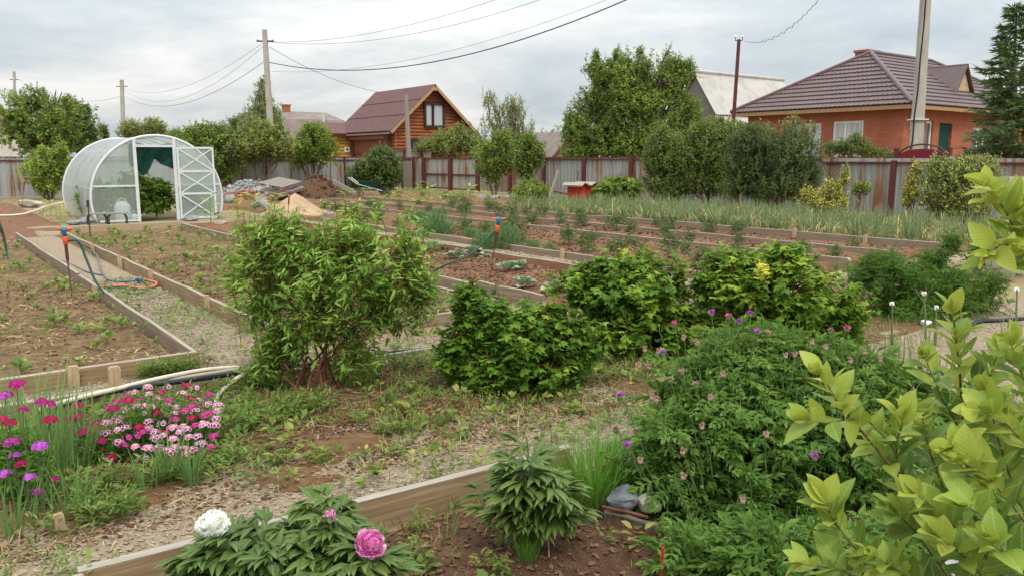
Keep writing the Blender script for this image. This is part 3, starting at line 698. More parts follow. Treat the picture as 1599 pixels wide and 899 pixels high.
fence((FX, y1280 - .02), (FX, 2.0), 'rust-streaked sheet fence with a pale top band in front of the brick house', 'banded_fence', dist((1392, 1530), y1280), ['galv_rust', 'galv', 'galv_rust'], post_w=.13, rail_z=(1.42,), h=1.42, top_band=True, period=.2)
# fences of the yard with the log house
fence((24.0, 44.5), (24.0, 39.5), 'brown plank fence beyond the corner, below the log house', 'plank_fence', [.05, 2, 4], 'galv_tan', h=2.05, post_w=.08, rail_z=(1.95,), group=None)
# ------------------------------------------------------------------ greenhouse
def clear_mat(name, alpha, col, streak):
    m, nt, ns, lk = new_mat(name)
    out = ns.new('ShaderNodeOutputMaterial'); tr = ns.new('ShaderNodeBsdfTransparent'); tr.inputs[0].default_value = (.90, .95, .92, 1)
    b = ns.new('ShaderNodeBsdfPrincipled'); b.inputs['Base Color'].default_value = (*col, 1); b.inputs['Roughness'].default_value = .25; b.inputs['Specular IOR Level'].default_value = .5
    tl = ns.new('ShaderNodeBsdfTranslucent'); tl.inputs[0].default_value = (*col, 1)
    m1 = ns.new('ShaderNodeMixShader'); m1.inputs[0].default_value = .45; lk.new(b.outputs[0], m1.inputs[1]); lk.new(tl.outputs[0], m1.inputs[2])
    tc = ns.new('ShaderNodeTexCoord'); mp = ns.new('ShaderNodeMapping'); mp.inputs['Scale'].default_value = streak; lk.new(tc.outputs['Object'], mp.inputs[0])
    n = ns.new('ShaderNodeTexNoise'); n.inputs['Scale'].default_value = 1; n.inputs['Detail'].default_value = 4; lk.new(mp.outputs[0], n.inputs[0])
    mr = ns.new('ShaderNodeMapRange'); mr.inputs[3].default_value = alpha - .12; mr.inputs[4].default_value = alpha + .12; lk.new(n.outputs[0], mr.inputs[0])
    m2 = ns.new('ShaderNodeMixShader'); lk.new(mr.outputs[0], m2.inputs[0]); lk.new(tr.outputs[0], m2.inputs[1]); lk.new(m1.outputs[0], m2.inputs[2])
    lk.new(m2.outputs[0], out.inputs[0]); return m
MAT['poly_roof'] = clear_mat('polycarbonate_roof', .68, (.66, .69, .69), (1, .8, 1))
MAT['poly_end'] = clear_mat('polycarbonate_end', .40, (.58, .64, .61), (6, 1, .7))
GX, GY0, GY1, GR, GC = 5.05, 21.3, 25.4, 1.53, .56
def arc(n=34, r=GR, a0=-21, a1=201):
    return [(GX + r * math.cos(rad(a0 + (a1 - a0) * i / n)), GC + r * math.sin(rad(a0 + (a1 - a0) * i / n))) for i in range(n + 1)]
gh = thing('greenhouse', 'arched polycarbonate greenhouse with its white door swung open', 'greenhouse', (GX, GY0, 0))
m = MB(); A = arc(); ys = np.linspace(GY0, GY1, 9)
V = [(x, y, z) for y in ys for x, z in A]; k = len(A)
m.add(V, [(j * k + i, j * k + i + 1, (j + 1) * k + i + 1, (j + 1) * k + i) for j in range(8) for i in range(k - 1)])
m.build('roof_cover', MAT['poly_roof'], gh, smooth=True)
for i, y in enumerate(np.linspace(GY0, GY1, 5)):
    m = MB(); m.tube([(x, y, z) for x, z in arc(34, GR - .03 if 0 < i < 4 else GR + .008)], .022 if 0 < i < 4 else .03, 6); m.build('arch', MAT['metalwhite'], gh, smooth=True)
for a_ in (10, 50, 90, 130, 170):
    m = MB(); x, z = GX + (GR - .035) * math.cos(rad(a_)), GC + (GR - .035) * math.sin(rad(a_)); m.beam((x, GY0, z), (x, GY1, z), .025, .025); m.build('purlin', MAT['metalwhite'], gh)
dl, dr, dt = GX - .50, GX + .42, 1.84
def end_piece(y, x0, x1, zlo, hole=None):
    """fill between the arch and zlo for x in x0..x1"""
    n = 14; xs = np.linspace(x0, x1, n + 1); top = [GC + math.sqrt(max(0, (GR - .01) ** 2 - (x - GX) ** 2)) for x in xs]
    V = []; 
    for x, t in zip(xs, top):
        dx = abs(x - GX); lo = zlo
        if dx > GR * math.cos(rad(21)): lo = max(zlo, GC - math.sqrt(max(0, (GR - .01) ** 2 - dx ** 2)))
        V += [(x, y, lo), (x, y, max(t, lo))]
    return V, [(2 * i, 2 * i + 2, 2 * i + 3, 2 * i + 1) for i in range(n)]
for nm, x0, x1, zl in (('end_panel', GX - GR + .012, dl, .03), ('end_panel', dr, GX + GR - .012, .03), ('transom_panel', dl, dr, dt)):
    m = MB(); V, F = end_piece(GY0 + .012, x0, x1, zl); m.add(V, F); m.build(nm, MAT['poly_end'], gh)
m = MB(); V, F = end_piece(GY1 - .012, GX - GR + .012, GX + GR - .012, .03); m.add(V, F); m.build('back_panel', MAT['poly_end'], gh)
for x in (dl, dr):
    m = MB(); zt = GC + math.sqrt(GR ** 2 - (x - GX) ** 2); m.box2((x - .035, GY0 - .03, 0), (x + .035, GY0 + .03, zt)); m.build('door_post', MAT['metalwhite'], gh)
m = MB(); m.box2((dl + .035, GY0 - .025, dt - .025), (dr - .035, GY0 + .025, dt + .03)); m.build('lintel', MAT['metalwhite'], gh)
for x0, x1 in ((GX - GR + .05, dl - .035), (dr + .035, GX + GR - .05)):
    m = MB(); m.box2((x0, GY0 - .022, .86), (x1, GY0 + .022, .90)); m.build('middle_rail', MAT['metalwhite'], gh)
    m = MB(); m.box2((x0 + (.1 if x0 < GX - 1 else 0), GY0 - .022, .02), (x1 - (.1 if x1 > GX + 1 else 0), GY0 + .022, .06)); m.build('sill_rail', MAT['metalwhite'], gh)
m = MB(); m.box2((GX - GR + .05, GY1 - .03, .86), (GX + GR - .05, GY1 - .02, .90)); m.build('back_rail', MAT['metalwhite'], gh)
# open door
ang = rad(-17); ux = Vector((math.cos(ang), math.sin(ang), 0)); h0 = Vector((dr + .05, GY0 - .05, 0)); DW, DH = .86, 1.80
door = None
def dp(u, z, off=0): return h0 + ux * u + Vector((-ux.y, ux.x, 0)) * -off + Vector((0, 0, z))
m = MB(); m.add([dp(.02, .06), dp(DW - .02, .06), dp(DW - .02, DH), dp(.02, DH)], [(0, 1, 2, 3)]); door = m.build('door', MAT['poly_end'], gh)
for u in (.02, DW - .02):
    m = MB(); m.beam(dp(u, .04), dp(u, DH + .02), .055, .045, up=ux); m.build('door_stile', MAT['metalwhite'], door, (GX, GY0, 0))
zs = (.06, .66, 1.22, DH)
for z in zs:
    m = MB(); m.beam(dp(.05, z), dp(DW - .05, z), .04, .05); m.build('door_rail', MAT['metalwhite'], door, (GX, GY0, 0))
for i in range(3):
    for s in (0, 1):
        m = MB(); m.beam(dp(.05, zs[i] + .03, .012 + .014 * s), dp(DW - .05, zs[i + 1] - .03, .012 + .014 * s), .018, .03) if s == 0 else m.beam(dp(DW - .05, zs[i] + .03, .03), dp(.05, zs[i + 1] - .03, .03), .018, .03)
        m.build('door_brace', MAT['metalwhite'], door, (GX, GY0, 0))
# shade cloth, churn, kettle and plants inside
m = MB(); nx, nzc = 26, 12; V = []
for j in range(nzc + 1):
    for i in range(nx + 1):
        u = i / nx; lowv = .62 + .30 * math.exp(-((u - .28) / .16) ** 2) + .55 * max(0, u - .72) - .25 * math.exp(-((u - .55) / .12) ** 2)
        t = j / nzc; V.append((dl - .08 + 1.05 * u, GY0 + .22 + .06 * math.sin(u * 17 + t * 3) * (.3 + t), 1.88 - lowv * t * .85 + .03 * math.sin(u * 9)))
m.add(V, [(j * (nx + 1) + i, j * (nx + 1) + i + 1, (j + 1) * (nx + 1) + i + 1, (j + 1) * (nx + 1) + i) for j in range(nzc) for i in range(nx)])
tag(m.build('shade_cloth', MAT['darkgreen'], origin=None, smooth=True), 'dark green cloth hanging in the top of the greenhouse doorway', 'cloth')
for i, (x, y, h, lab) in enumerate(((4.75, 22.3, 1.15, 'leafy plant just inside the greenhouse doorway on its left'), (5.25, 22.6, 1.05, 'leafy plant inside the greenhouse doorway on its right'), (4.95, 23.6, 1.2, 'leafy plant deeper inside the greenhouse, behind the doorway pair'), (6.2, 22.4, .85, 'leafy plant behind the greenhouse wall right of the open door'), (3.95, 23.2, 1.0, 'blurred leafy plant behind the left greenhouse wall'))):
    t = thing('greenhouse_plant', lab, 'plant', (x, y, 0), 'plants growing in the greenhouse')
    m = MB(); ms = MB(); foliage(m, [(Vector((x, y, h * .5)), (.46, .42, h * .5))], 260, 7, .22, .13, T_OVAL, .4, droop=.3)
    for q in range(4): ms.tube(limb((x, y, 0), (x + RNG.normal(0, .12), y + RNG.normal(0, .12), h * .8)), np.linspace(.012, .005, 5), 5)
    m.build('foliage', MAT['tree'], t); ms.build('stems', MAT['stem'], t)
t = thing('milk_churn', 'white metal churn with a handle seen through the left greenhouse wall', 'churn', (4.25, 21.62, .02))
m = MB(); m.lathe((4.25, 21.62, .02), [(.17, 0), (.185, .03), (.185, .36), (.15, .42), (.11, .44), (.11, .48)], 18); m.build('body', MAT['metalwhite'], t, smooth=True)
m = MB(); m.tube([(4.25 + .08 * math.cos(a), 21.62, .5 + .07 * math.sin(a)) for a in np.linspace(0, PI, 9)], .012, 5); m.build('handle', MAT['metalwhite'], t)
t = thing('kettle', 'small pale kettle beside the churn at the doorway', 'kettle', (4.49, 21.5, .02))
m = MB(); m.lathe((4.49, 21.5, .02), [(.06, 0), (.085, .03), (.085, .1), (.06, .14), (.02, .16)], 14); m.build('body', MAT['whiteplastic'], t, smooth=True)
m = MB(); m.tube([(4.56, 21.5, .08), (4.63, 21.48, .13), (4.66, 21.48, .16)], [.018, .012, .01], 6); m.build('spout', MAT['whiteplastic'], t)
# two low benches outside
for px, lab in ((168, 'low iron-legged bench left of its twin by the greenhouse wall'), (201, 'low iron-legged bench nearest the greenhouse doorway')):
    c = G(px, 350); c.y = 20.75 if px < 180 else 20.6; c.x = G(px, 349).x - .30
    t = thing('garden_bench', lab, 'bench', (c.x, c.y, 0), 'low benches by the greenhouse')
    m = MB(); m.box((c.x, c.y, .27), (.46, .2, .03)); m.build('seat', MAT['old_wood'], t)
    for s in (-1, 1):
        m = MB(); q = c.x + s * .19
        m.tube([(q, c.y - .08, -.03), (q + s * .01, c.y - .08, .16), (q - s * .02, c.y - .08, .23), (q - s * .05, c.y - .07, .255), (q - s * .05, c.y + .07, .255), (q - s * .02, c.y + .08, .23), (q + s * .01, c.y + .08, .16), (q, c.y + .08, -.03)], .014, 6); m.build('leg', MAT['darkmetal'], t)

# ------------------------------------------------------------------ rocks, heaps
def rock(name, c, r, mat, label, seed, cat='stone', group=None, flat=.7, sub=3):
    bm = __import__('bmesh').new(); __import__('bmesh').ops.create_icosphere(bm, subdivisions=sub, radius=1)
    V = np.array([v.co[:] for v in bm.verts]); F = [tuple(v.index for v in f.verts) for f in bm.faces]; bm.free()
    k = .62 + .8 * fbm(V * 1.1 + seed * 9.1, 3); V = V * k[:, None]
    for q in range(5):                       # a few chipped flat faces
        n = nz(np.random.default_rng(seed * 10 + q).normal(size=3)); e = V @ n; V = V - np.clip(e - .62, 0, None)[:, None] * n * .85
    V = V * np.array([r, r * .85, r * flat])
    m = MB(); m.add(V, F); o = m.build(name, MAT[mat]); o.location = c; return tag(o, label, cat, group)
MAT['blue_stone'] = M('blue_grey_rock', [(.3, (.09, .10, .115)), (.7, (.23, .25, .275))], .7, 5, 8, bump=.6, dist=.01)
MAT['pale_stone'] = M('pale_rock', [(.3, (.28, .245, .19)), (.7, (.45, .40, .33))], .9, 7, 8, bump=.6, dist=.01)
p = G(976, 800); rock('rock', (p.x, p.y, .075), .085, 'blue_stone', 'blue-grey rock beside the flowering thistle bush', 3)
p = G(1013, 806); rock('rock', (p.x, p.y, .06), .062, 'pale_stone', 'pale tan rock wedged against the flowering thistle bush', 5)
p = G(985, 745); rock('rock', (p.x, p.y, .04), .075, 'grey_stone', 'grey rock half hidden behind the blue-grey one', 8)
p = G(895, 775); rock('rock', (p.x, p.y, .04), .07, 'pale_stone', 'flat pale rock at the foot of the bright grass clump', 9, flat=.5)
plank((G(945, 800).x, G(945, 800).y), (G(1035, 820).x, G(1035, 820).y), .012, .03, 'short rotting board below the rocks by the thistle bush', 'bark', group=None, name='board', top='plank', raw=True)
m = MB(); m.tube([G(940, 790, .05), G(985, 800, .045), G(1012, 807, .04)], .008, 6); tag(m.build('stick', MAT['rustmetal']), 'thin reddish stick lying on the board by the rocks', 'stick')
p = G(1032, 905); m = MB(); m.tube([(p.x, p.y, -.05), (p.x + .005, p.y, .13)], .006, 6); tag(m.build('marker_stick', MAT['red']), 'thin red marker stick upright in the bare soil at the bottom', 'stick')
p = G(858, 860); m = MB(); m.tube([(p.x, p.y, -.05), (p.x + .03, p.y + .06, .2)], .003, 5); tag(m.build('thin_stake', MAT['stake']), 'thin pale stick beside the stem of the young peony', 'stick')
def heap(name, c, rx, ry, h, mat, label, cat, seed, extra=None, pw=1.3, n=40, mats=None, noise=.35):
    m = MB(); V = [(0, 0, h)]; ring = 16
    for i in range(1, ring + 1):
        t = i / ring
        for k in range(n):
            a = 2 * PI * k / n; V.append((rx * t * math.cos(a), ry * t * math.sin(a), h * (1 - t ** pw) if t < 1 else -.15))
    V = np.array(V); d = fbm(V * 2.2 / max(rx, .4) + seed * 5.5, 4) - .5
    V[:, 2] += d * h * noise * (V[:, 2] > .0); V[:, 0] *= 1 + .35 * d; V[:, 1] *= 1 + .35 * d
    F = [(0, 1 + k, 1 + (k + 1) % n) for k in range(n)]
    for i in range(ring - 1):
        for k in range(n):
            a = 1 + i * n + k; b = 1 + i * n + (k + 1) % n; F.append((a, a + n, b + n, b))
    m.add(V, F)
    if extra:
        cnt, smin, smax, mi = extra
        k = RNG.integers(1, len(V) - n, cnt); pp = V[k] + RNG.normal(0, .05, (cnt, 3)); s = RNG.uniform(smin, smax, cnt)
        for q in range(5):
            w = slice(q, None, 5); N = len(pp[w]); m.inst(T_ROCK[q], pp[w], rnd(N), rnd(N), s[w], mi if np.isscalar(mi) else mi[q % len(mi)])
    o = m.build(name, mats or [MAT[mat]], smooth=False); o.location = c; return tag(o, label, cat)
MAT['sand'] = M('sand', [(.3, (.32, .215, .13)), (.7, (.44, .31, .20))], .95, 4, 10, bump=.4, bscale=40)
MAT['redbrick'] = M('broken_brick', [(.3, (.22, .09, .06)), (.7, (.38, .18, .125))], .9, 9, 5, bump=.3)
p = G(462, 337); heap('sand_heap', (p.x, p.y, 0), 1.0, .9, .60, 'sand', 'cone of tan sand with a sprinkler in front', 'sand heap', 2, pw=1.0, noise=.12)
p = P(392, 285, 33); heap('rubble_heap', (p.x, p.y, -.05), 1.9, 1.3, .62, 'grey_stone', 'long heap of grey broken stone in front of the fence', 'rubble heap', 3, (420, .05, .13, [0, 1]), mats=[MAT['grey_stone'], MAT['pale_stone']])
p = P(385, 297, 30); heap('brick_heap', (p.x, p.y, -.05), 1.5, .7, .32, 'redbrick', 'low heap of reddish broken brick below the grey rubble', 'brick heap', 4, (200, .05, .12, [0, 1]), mats=[MAT['redbrick'], MAT['rustmetal']])
p = P(498, 305, 31); heap('soil_heap', (p.x, p.y, -.05), 1.75, 1.2, .85, 'dark_soil', 'dark brown heap of earth right of the pallets', 'soil heap', 6, (260, .03, .10, 0), mats=[MAT['dark_soil']])
m = MB(); q = P(520, 284, 30.4); q2 = P(557, 303, 29.6); m.beam(q, q2, .05, .16); tag(m.build('loose_plank', MAT['old_wood']), 'grey plank leaning down the right flank of the earth heap', 'plank')
for i, (dx, dz, rz, lab) in enumerate(((0, .34, .5, 'lower weathered pallet under its twin beside the earth heap'), (-.05, .58, .66, 'top weathered pallet tilted on the pile beside the earth heap'))):
    c = P(440, 290, 29.5); t = thing('wooden_pallet', lab, 'pallet', (c.x + dx, c.y, dz), 'pallets stacked beside the earth heap')
    for k in range(7):
        m = MB(); m.box((-.62 + k * .205, 0, .10), (.13, 1.0, .025)); m.build('slat', MAT['old_wood'], t, (0, 0, 0))
    for k in range(3):
        m = MB(); m.box((0, -.42 + k * .42, .045), (1.36, .10, .085)); m.build('runner', MAT['old_wood'], t, (0, 0, 0))
    t.rotation_euler = (rad(9), rad(-10 + 3 * i), rz)
for (px, py, d, r, lab) in ((73 + 285, 308, 27.5, .24, 'pale round stone beside the greenhouse and red rubble'), (409, 308, 27, .26, 'big pale stone in front of the red rubble')):
    c = P(px, py, d); rock('rock', (c.x, c.y, .16), r, 'grey_stone', lab, int(px))
for k, (px, py, r, lab) in enumerate(((118, 352, .17, 'left grey stone at the corner of the path and greenhouse'), (135, 350, .22, 'larger grey stone at the corner of the path and greenhouse'), (300, 346, .2, 'grey stone under the open greenhouse door'), (515, 338, .16, 'grey stone at the foot of the sand heap'), (345, 352, .15, 'pale block at the right foot of the greenhouse'))):
    c = G(px, py); rock('rock', (c.x, c.y, .06), r, 'grey_stone' if k != 4 else 'pale_stone', lab, 20 + k, flat=.5)
for k, (px, lab) in enumerate(((40, 'left pale stone near the black sprinkler by the far left fence'), (52, 'right pale stone near the black sprinkler by the far left fence'))):
    c = G(px, 322); rock('rock', (c.x, c.y, .08), .28, 'pale_stone', lab, 30 + k, flat=.5)
for k, px in enumerate((752, 772, 792, 815)):
    c = G(px, 309); rock('rock', (c.x, c.y, .0), .28, 'grey_stone', 'pale field stone in the row along the fence right of the gate', 40 + k, group='field stones along the fence', flat=.45, sub=2)
# old log near the sand heap
m = MB(); m.tube([P(395, 322, 22.4), P(410, 317, 22.2), P(428, 333, 21.6)], [.10, .13, .09], 8); tag(m.build('driftwood_log', MAT['old_wood']), 'crooked grey log left of the sand heap', 'log')

# ------------------------------------------------------------------ wheelbarrow, red box, buckets
c = P(577, 300, 35); c = Vector((c.x, c.y, 0)); r_ = Vector((CS, -SN, 0)); f_ = Vector((SN, CS, 0)); up_ = Vector((0, 0, 1))
def L3(a, b, z): return c + r_ * a + f_ * b + up_ * z
t = thing('wheelbarrow', 'dark green wheelbarrow parked by the bush near the gate', 'wheelbarrow', c)
m = MB(); V = [L3(-.28, -.2, .3), L3(.3, -.2, .3), L3(.3, .2, .3), L3(-.28, .2, .3), L3(-.46, -.3, .56), L3(.5, -.3, .56), L3(.5, .3, .56), L3(-.46, .3, .56)]
m.add(V, [(0, 1, 2, 3), (0, 4, 5, 1), (1, 5, 6, 2), (2, 6, 7, 3), (3, 7, 4, 0)]); m.build('tray', MAT['darkgreen'], t)
for s in (-1, 1):
    m = MB(); m.tube([L3(.55, .05 * s, .14), L3(.1, .2 * s, .28), L3(-.5, .27 * s, .45), L3(-.85, .27 * s, .72)], .02, 6); m.build('handle', MAT['alu'], t)
    m = MB(); m.tube([L3(-.25, .2 * s, .3), L3(-.33, .22 * s, -.05)], .018, 6); m.build('leg', MAT['alu'], t)
m = MB(); m.tube([L3(.58, .035 * s, .14) for s in (-1, 1)], .19, 14); m.build('wheel', MAT['blackhose'], t)
c = P(908, 303, 27.5); c = Vector((c.x, c.y, 0)); 
t = thing('red_box', 'red wooden box with a pale sagging lid behind the onions', 'box', c)
m = MB(); m.box((c.x, c.y, .32), (.85, .6, .64), rz=.3); m.build('body', MAT['red'], t)
m = MB(); V = []
for i in range(9):
    x = -.62 + 1.24 * i / 8; z = .66 + .05 * math.sin(i * 1.3) - .05 * (i == 0)
    for y in (-.4, .4): V.append((c.x + x * math.cos(.3) - y * math.sin(.3), c.y + x * math.sin(.3) + y * math.cos(.3), z))
n_ = len(V); V += [(a, b, z + .035) for a, b, z in V]
m.add(V, [(2 * i, 2 * i + 2, 2 * i + 3, 2 * i + 1) for i in range(8)] + [(n_ + 2 * i, n_ + 2 * i + 1, n_ + 2 * i + 3, n_ + 2 * i + 2) for i in range(8)] + [(2 * i, n_ + 2 * i, n_ + 2 * i + 2, 2 * i + 2) for i in range(8)]); m.build('lid', MAT['plank_edge'], t)
m = MB(); m.beam(P(857, 314, 27.0), P(872, 267, 27.4), .06, .10); tag(m.build('leaning_board', MAT['old_wood']), 'grey board leaning upright left of the red box', 'board')
m = MB(); m.beam(P(865, 298, 28.4), P(888, 303, 28.2), .5, .05); tag(m.build('sheet_scrap', MAT['brown']), 'dark brown sheet lying between the leaning board and red box', 'sheet')
m = MB(); m.tube([P(903, 268, 28.3), P(899, 300, 28.0)], .02, 6); tag(m.build('leaning_rod', MAT['darkmetal']), 'thin dark rod leaning on the fence above the red box', 'rod')
p = G(1562, 432); t = thing('plastic_bucket', 'pale grey bucket under a leafy plant at far right', 'bucket', (p.x, p.y, 0))
m = MB(); m.lathe((p.x, p.y, 0), [(.16, 0), (.20, .24), (.215, .245), (.215, .27), (.19, .27), (.18, .2)], 20); m.build('body', MAT['metalwhite'], t, smooth=True)
m = MB(); m.tube([(p.x + .21 * math.cos(a), p.y - .02 - .03 * math.sin(a), .25 - .12 * math.sin(a)) for a in np.linspace(0, PI, 9)], .006, 5); m.build('bail', MAT['alu'], t)
c = P(1592, 292, 15.5); t = thing('block_stand', 'grey notched block stand at the right edge before the fence', 'stand', (c.x, c.y, 0))
m = MB()
for s in (-1, 1): m.box((c.x + r_.x * .22 * s, c.y + r_.y * .22 * s, .5), (.14, .3, 1.05), rz=-YAW)
m.build('support', MAT['concrete'], t)
m = MB(); m.box((c.x, c.y, 1.11), (.62, .34, .16), rz=-YAW); m.build('top_block', MAT['concrete'], t)

# ------------------------------------------------------------------ sprinklers and hoses
def sprinkler(base, top, label, hose=True, headaz=0.0):
    base = Vector(base); top = Vector(top); t = thing('sprinkler', label, 'sprinkler', base, 'spike sprinklers')
    d = (top - base).normalized(); L = (top - base).length
    m = MB(); m.tube([base - d * .05, base + d * (L * .55)], [.006, .009], 6); m.build('spike', MAT['rustmetal'], t)
    m = MB(); m.tube([base + d * (L * .55), base + d * (L * .60), base + d * (L - .17)], [.010, .018, .018], 8); m.build('riser', MAT['brown'], t)
    m = MB(); m.tube([top - d * .17, top - d * .16, top - d * .09, top - d * .08], [.018, .026, .026, .02], 10); m.build('collar', MAT['orange'], t, smooth=True)
    m = MB(); m.tube([top - d * .085, top - d * .04, top - d * .02, top + d * .02], [.018, .02, .034, .03], 10); hd = m.build('head', MAT['blue'], t, smooth=True)
    a = Vector((math.cos(headaz), math.sin(headaz), 0))
    for s in (-1, 1):
        m = MB(); m.tube([top + a * (.02 * s), top + a * (.045 * s), top + a * (.075 * s), top + a * (.09 * s) + Vector((0, 0, .005))], [.017, .016, .014, .007], 8); m.build('arm', MAT['orange'], t, smooth=True)
    return top - d * .13
def hose(pts, r, mat, label, n=60, name='garden_hose', sides=7, group='hoses lying in the garden'):
    pts = [Vector(p) for p in pts]; P_ = [pts[0]] + pts + [pts[-1]]; out = []; seg = max(3, n // (len(pts) - 1))
    for i in range(1, len(P_) - 2):
        a, b, c_, d = P_[i - 1], P_[i], P_[i + 1], P_[i + 2]
        for k in range(seg):
            u = k / seg
            out.append(.5 * ((2 * b) + (c_ - a) * u + (2 * a - 5 * b + 4 * c_ - d) * u * u + (3 * b - a - 3 * c_ + d) * u ** 3))
    out.append(pts[-1]); m = MB(); m.tube(out, r, sides); return tag(m.build(name, MAT[mat], smooth=True), label, 'hose', group)
HAZ = -YAW + .15
b1 = G(113, 470); d1 = depth_of(b1); tp1 = P(100, 358, d1); j1 = sprinkler(b1, tp1, 'tall sprinkler with orange arms on the left path plank', headaz=HAZ)
hose([j1, P(122, 377, d1 + .05), P(135, 405, d1 + .05), P(150, 440, d1), G(172, 468, .02)], .013, 'greenhose', 'thick dark green hose hanging from the left sprinkler to the path')
hose([G(172, 468, .02), G(190, 456, .02), G(225, 452, .02), G(226, 456, .02), G(190, 459, .02), G(165, 452, .02), G(180, 448, .03), G(200, 452, .03), G(196, 470, .02), G(188, 480, .02)], .011, 'greenhose', 'coiled green hose end lying on the gravel path')
hose([G(143, 449, .03), G(175, 446, .03), G(200, 446, .03), G(220, 450, .03), G(240, 447, .03), G(244, 441, .03), G(226, 437, .03), G(219, 437, .03)], .015, 'orangehose', 'orange hose curved on the gravel path beside the blue joint')
hose([G(143, 449, .03), G(170, 458, .02), G(200, 459, .02), G(206, 455, .02)], .012, 'orangehose', 'short orange hose end under the green coil')
hose([G(213, 438, .03), G(180, 439, .03), G(164, 432, .03), G(156, 415, .03), G(152, 400, .05), G(140, 388, .08), G(120, 379, .3)], .012, 'greyhose', 'grey-blue hose running from the blue joint back up the path')
hose([G(55, 395, .02), G(90, 405, .02), G(115, 414, .02), G(135, 424, .02), G(160, 429, .03)], .010, 'greyhose', 'thin grey-green hose crossing the path behind the sprinkler')
t = thing('hose_joint', 'dark blue hose joint on the gravel path', 'hose joint', G(216, 438, .03))
a, b = G(211, 438, .035), G(223, 438, .035); dd = (b - a)
m = MB(); m.tube([a, a + dd * .1, a + dd * .42, a + dd * .45], [.02, .032, .036, .02], 9); m.build('socket', MAT['darkblue'], t)
m = MB(); m.tube([a + dd * .5, a + dd * .55, a + dd * .9, b], [.02, .034, .034, .02], 9); m.build('collar', MAT['darkblue'], t)
b2 = G(764, 441); d2 = depth_of(b2); tp2 = P(779, 342, d2); j2 = sprinkler(b2, tp2, 'leaning sprinkler with blue head in the cabbage bed', headaz=HAZ)
hose([j2, P(762, 372, d2), P(735, 397, d2 - .1), P(700, 412, d2 - .3), G(660, 430, .02), G(620, 432, .02)], .012, 'greenhose', 'dark green hose stretched from the cabbage bed sprinkler')
b3 = G(449, 345); d3 = depth_of(b3); tp3 = P(452, 299, d3); sprinkler(b3, tp3, 'small distant sprinkler standing before the sand heap', headaz=HAZ)
b4 = G(34, 324); d4 = depth_of(b4); tp4 = P(39, 277, d4); sprinkler(b4, tp4, 'farthest sprinkler with orange head near the left fence', headaz=HAZ)
b5 = G(13, 408); d5 = depth_of(b5); tp5 = P(-6, 330, d5); j5 = sprinkler(b5, tp5, 'sprinkler cut by the left edge of the view', headaz=HAZ)
hose([j5, P(4, 360, d5), P(11, 390, d5), G(13, 408, .02)], .012, 'greenhose', 'green hose hanging at the left edge of the view')
b6 = G(141, 372); tp6 = P(137, 313, depth_of(b6)); m = MB(); m.tube([b6 - Vector((0, 0, .1)), tp6], .012, 6); m.tube([P(137, 324, depth_of(b6)), tp6], .026, 8); tag(m.build('iron_rod', MAT['darkmetal']), 'dark iron rod upright before the greenhouse corner', 'rod')
hose([G(-15, 337, .05), G(25, 336, .03), G(50, 331, .08), G(75, 322, .05), G(100, 316, .05)], .03, 'whitehose', 'pale hose snaking across the bare soil left of the greenhouse')
hose([G(60, 640, .05), G(110, 624, .15), G(180, 607, .15), G(250, 590, .14), G(320, 577, .12), G(385, 572, .08), G(420, 570, .03)], .015, 'whitehose', 'cream hose along the top of the black hose plank')
hose([G(70, 642, .06), G(120, 624, .10), G(180, 610, .13), G(250, 599, .13), G(330, 588, .12), G(400, 578, .09), G(470, 570, .03), G(560, 556, .03), G(640, 548, .03), G(700, 540, .03), G(760, 536, .03)], .018, 'blackhose', 'thick black hose along the plank behind the pink flowers', 90)
hose([G(392, 578, .1), G(370, 590, .1), G(348, 608, .06), G(338, 622, .03), G(340, 636, .02), G(352, 640, .02)], .014, 'whitehose', 'cream hose end curling down beside the stake')
hose([G(1490, 540, .03), G(1520, 505, .03), G(1560, 500, .03), G(1610, 496, .03)], .02, 'blackhose', 'black hose on the gravel at the right edge')
hose([G(1380, 560, .03), G(1400, 570, .03), G(1430, 585, .03), G(1470, 580, .03), G(1500, 600, .03)], .014, 'blackhose', 'thin black hose behind the right leafy branches')
p = G(1445, 512); rock('white_bag_scrap', (p.x, p.y, .05), .07, 'whiteplastic', 'small white plastic scrap on the gravel at right', 50, 'plastic scrap', flat=.5)
p = G(1478, 880, .0); c = P(1485, 876, 1.75); m = MB(); m.beam(c, P(1510, 890, 1.75), .03, .05); tag(m.build('white_label', MAT['whiteplastic']), 'white plastic strip among the leaves at the bottom right', 'plastic strip')
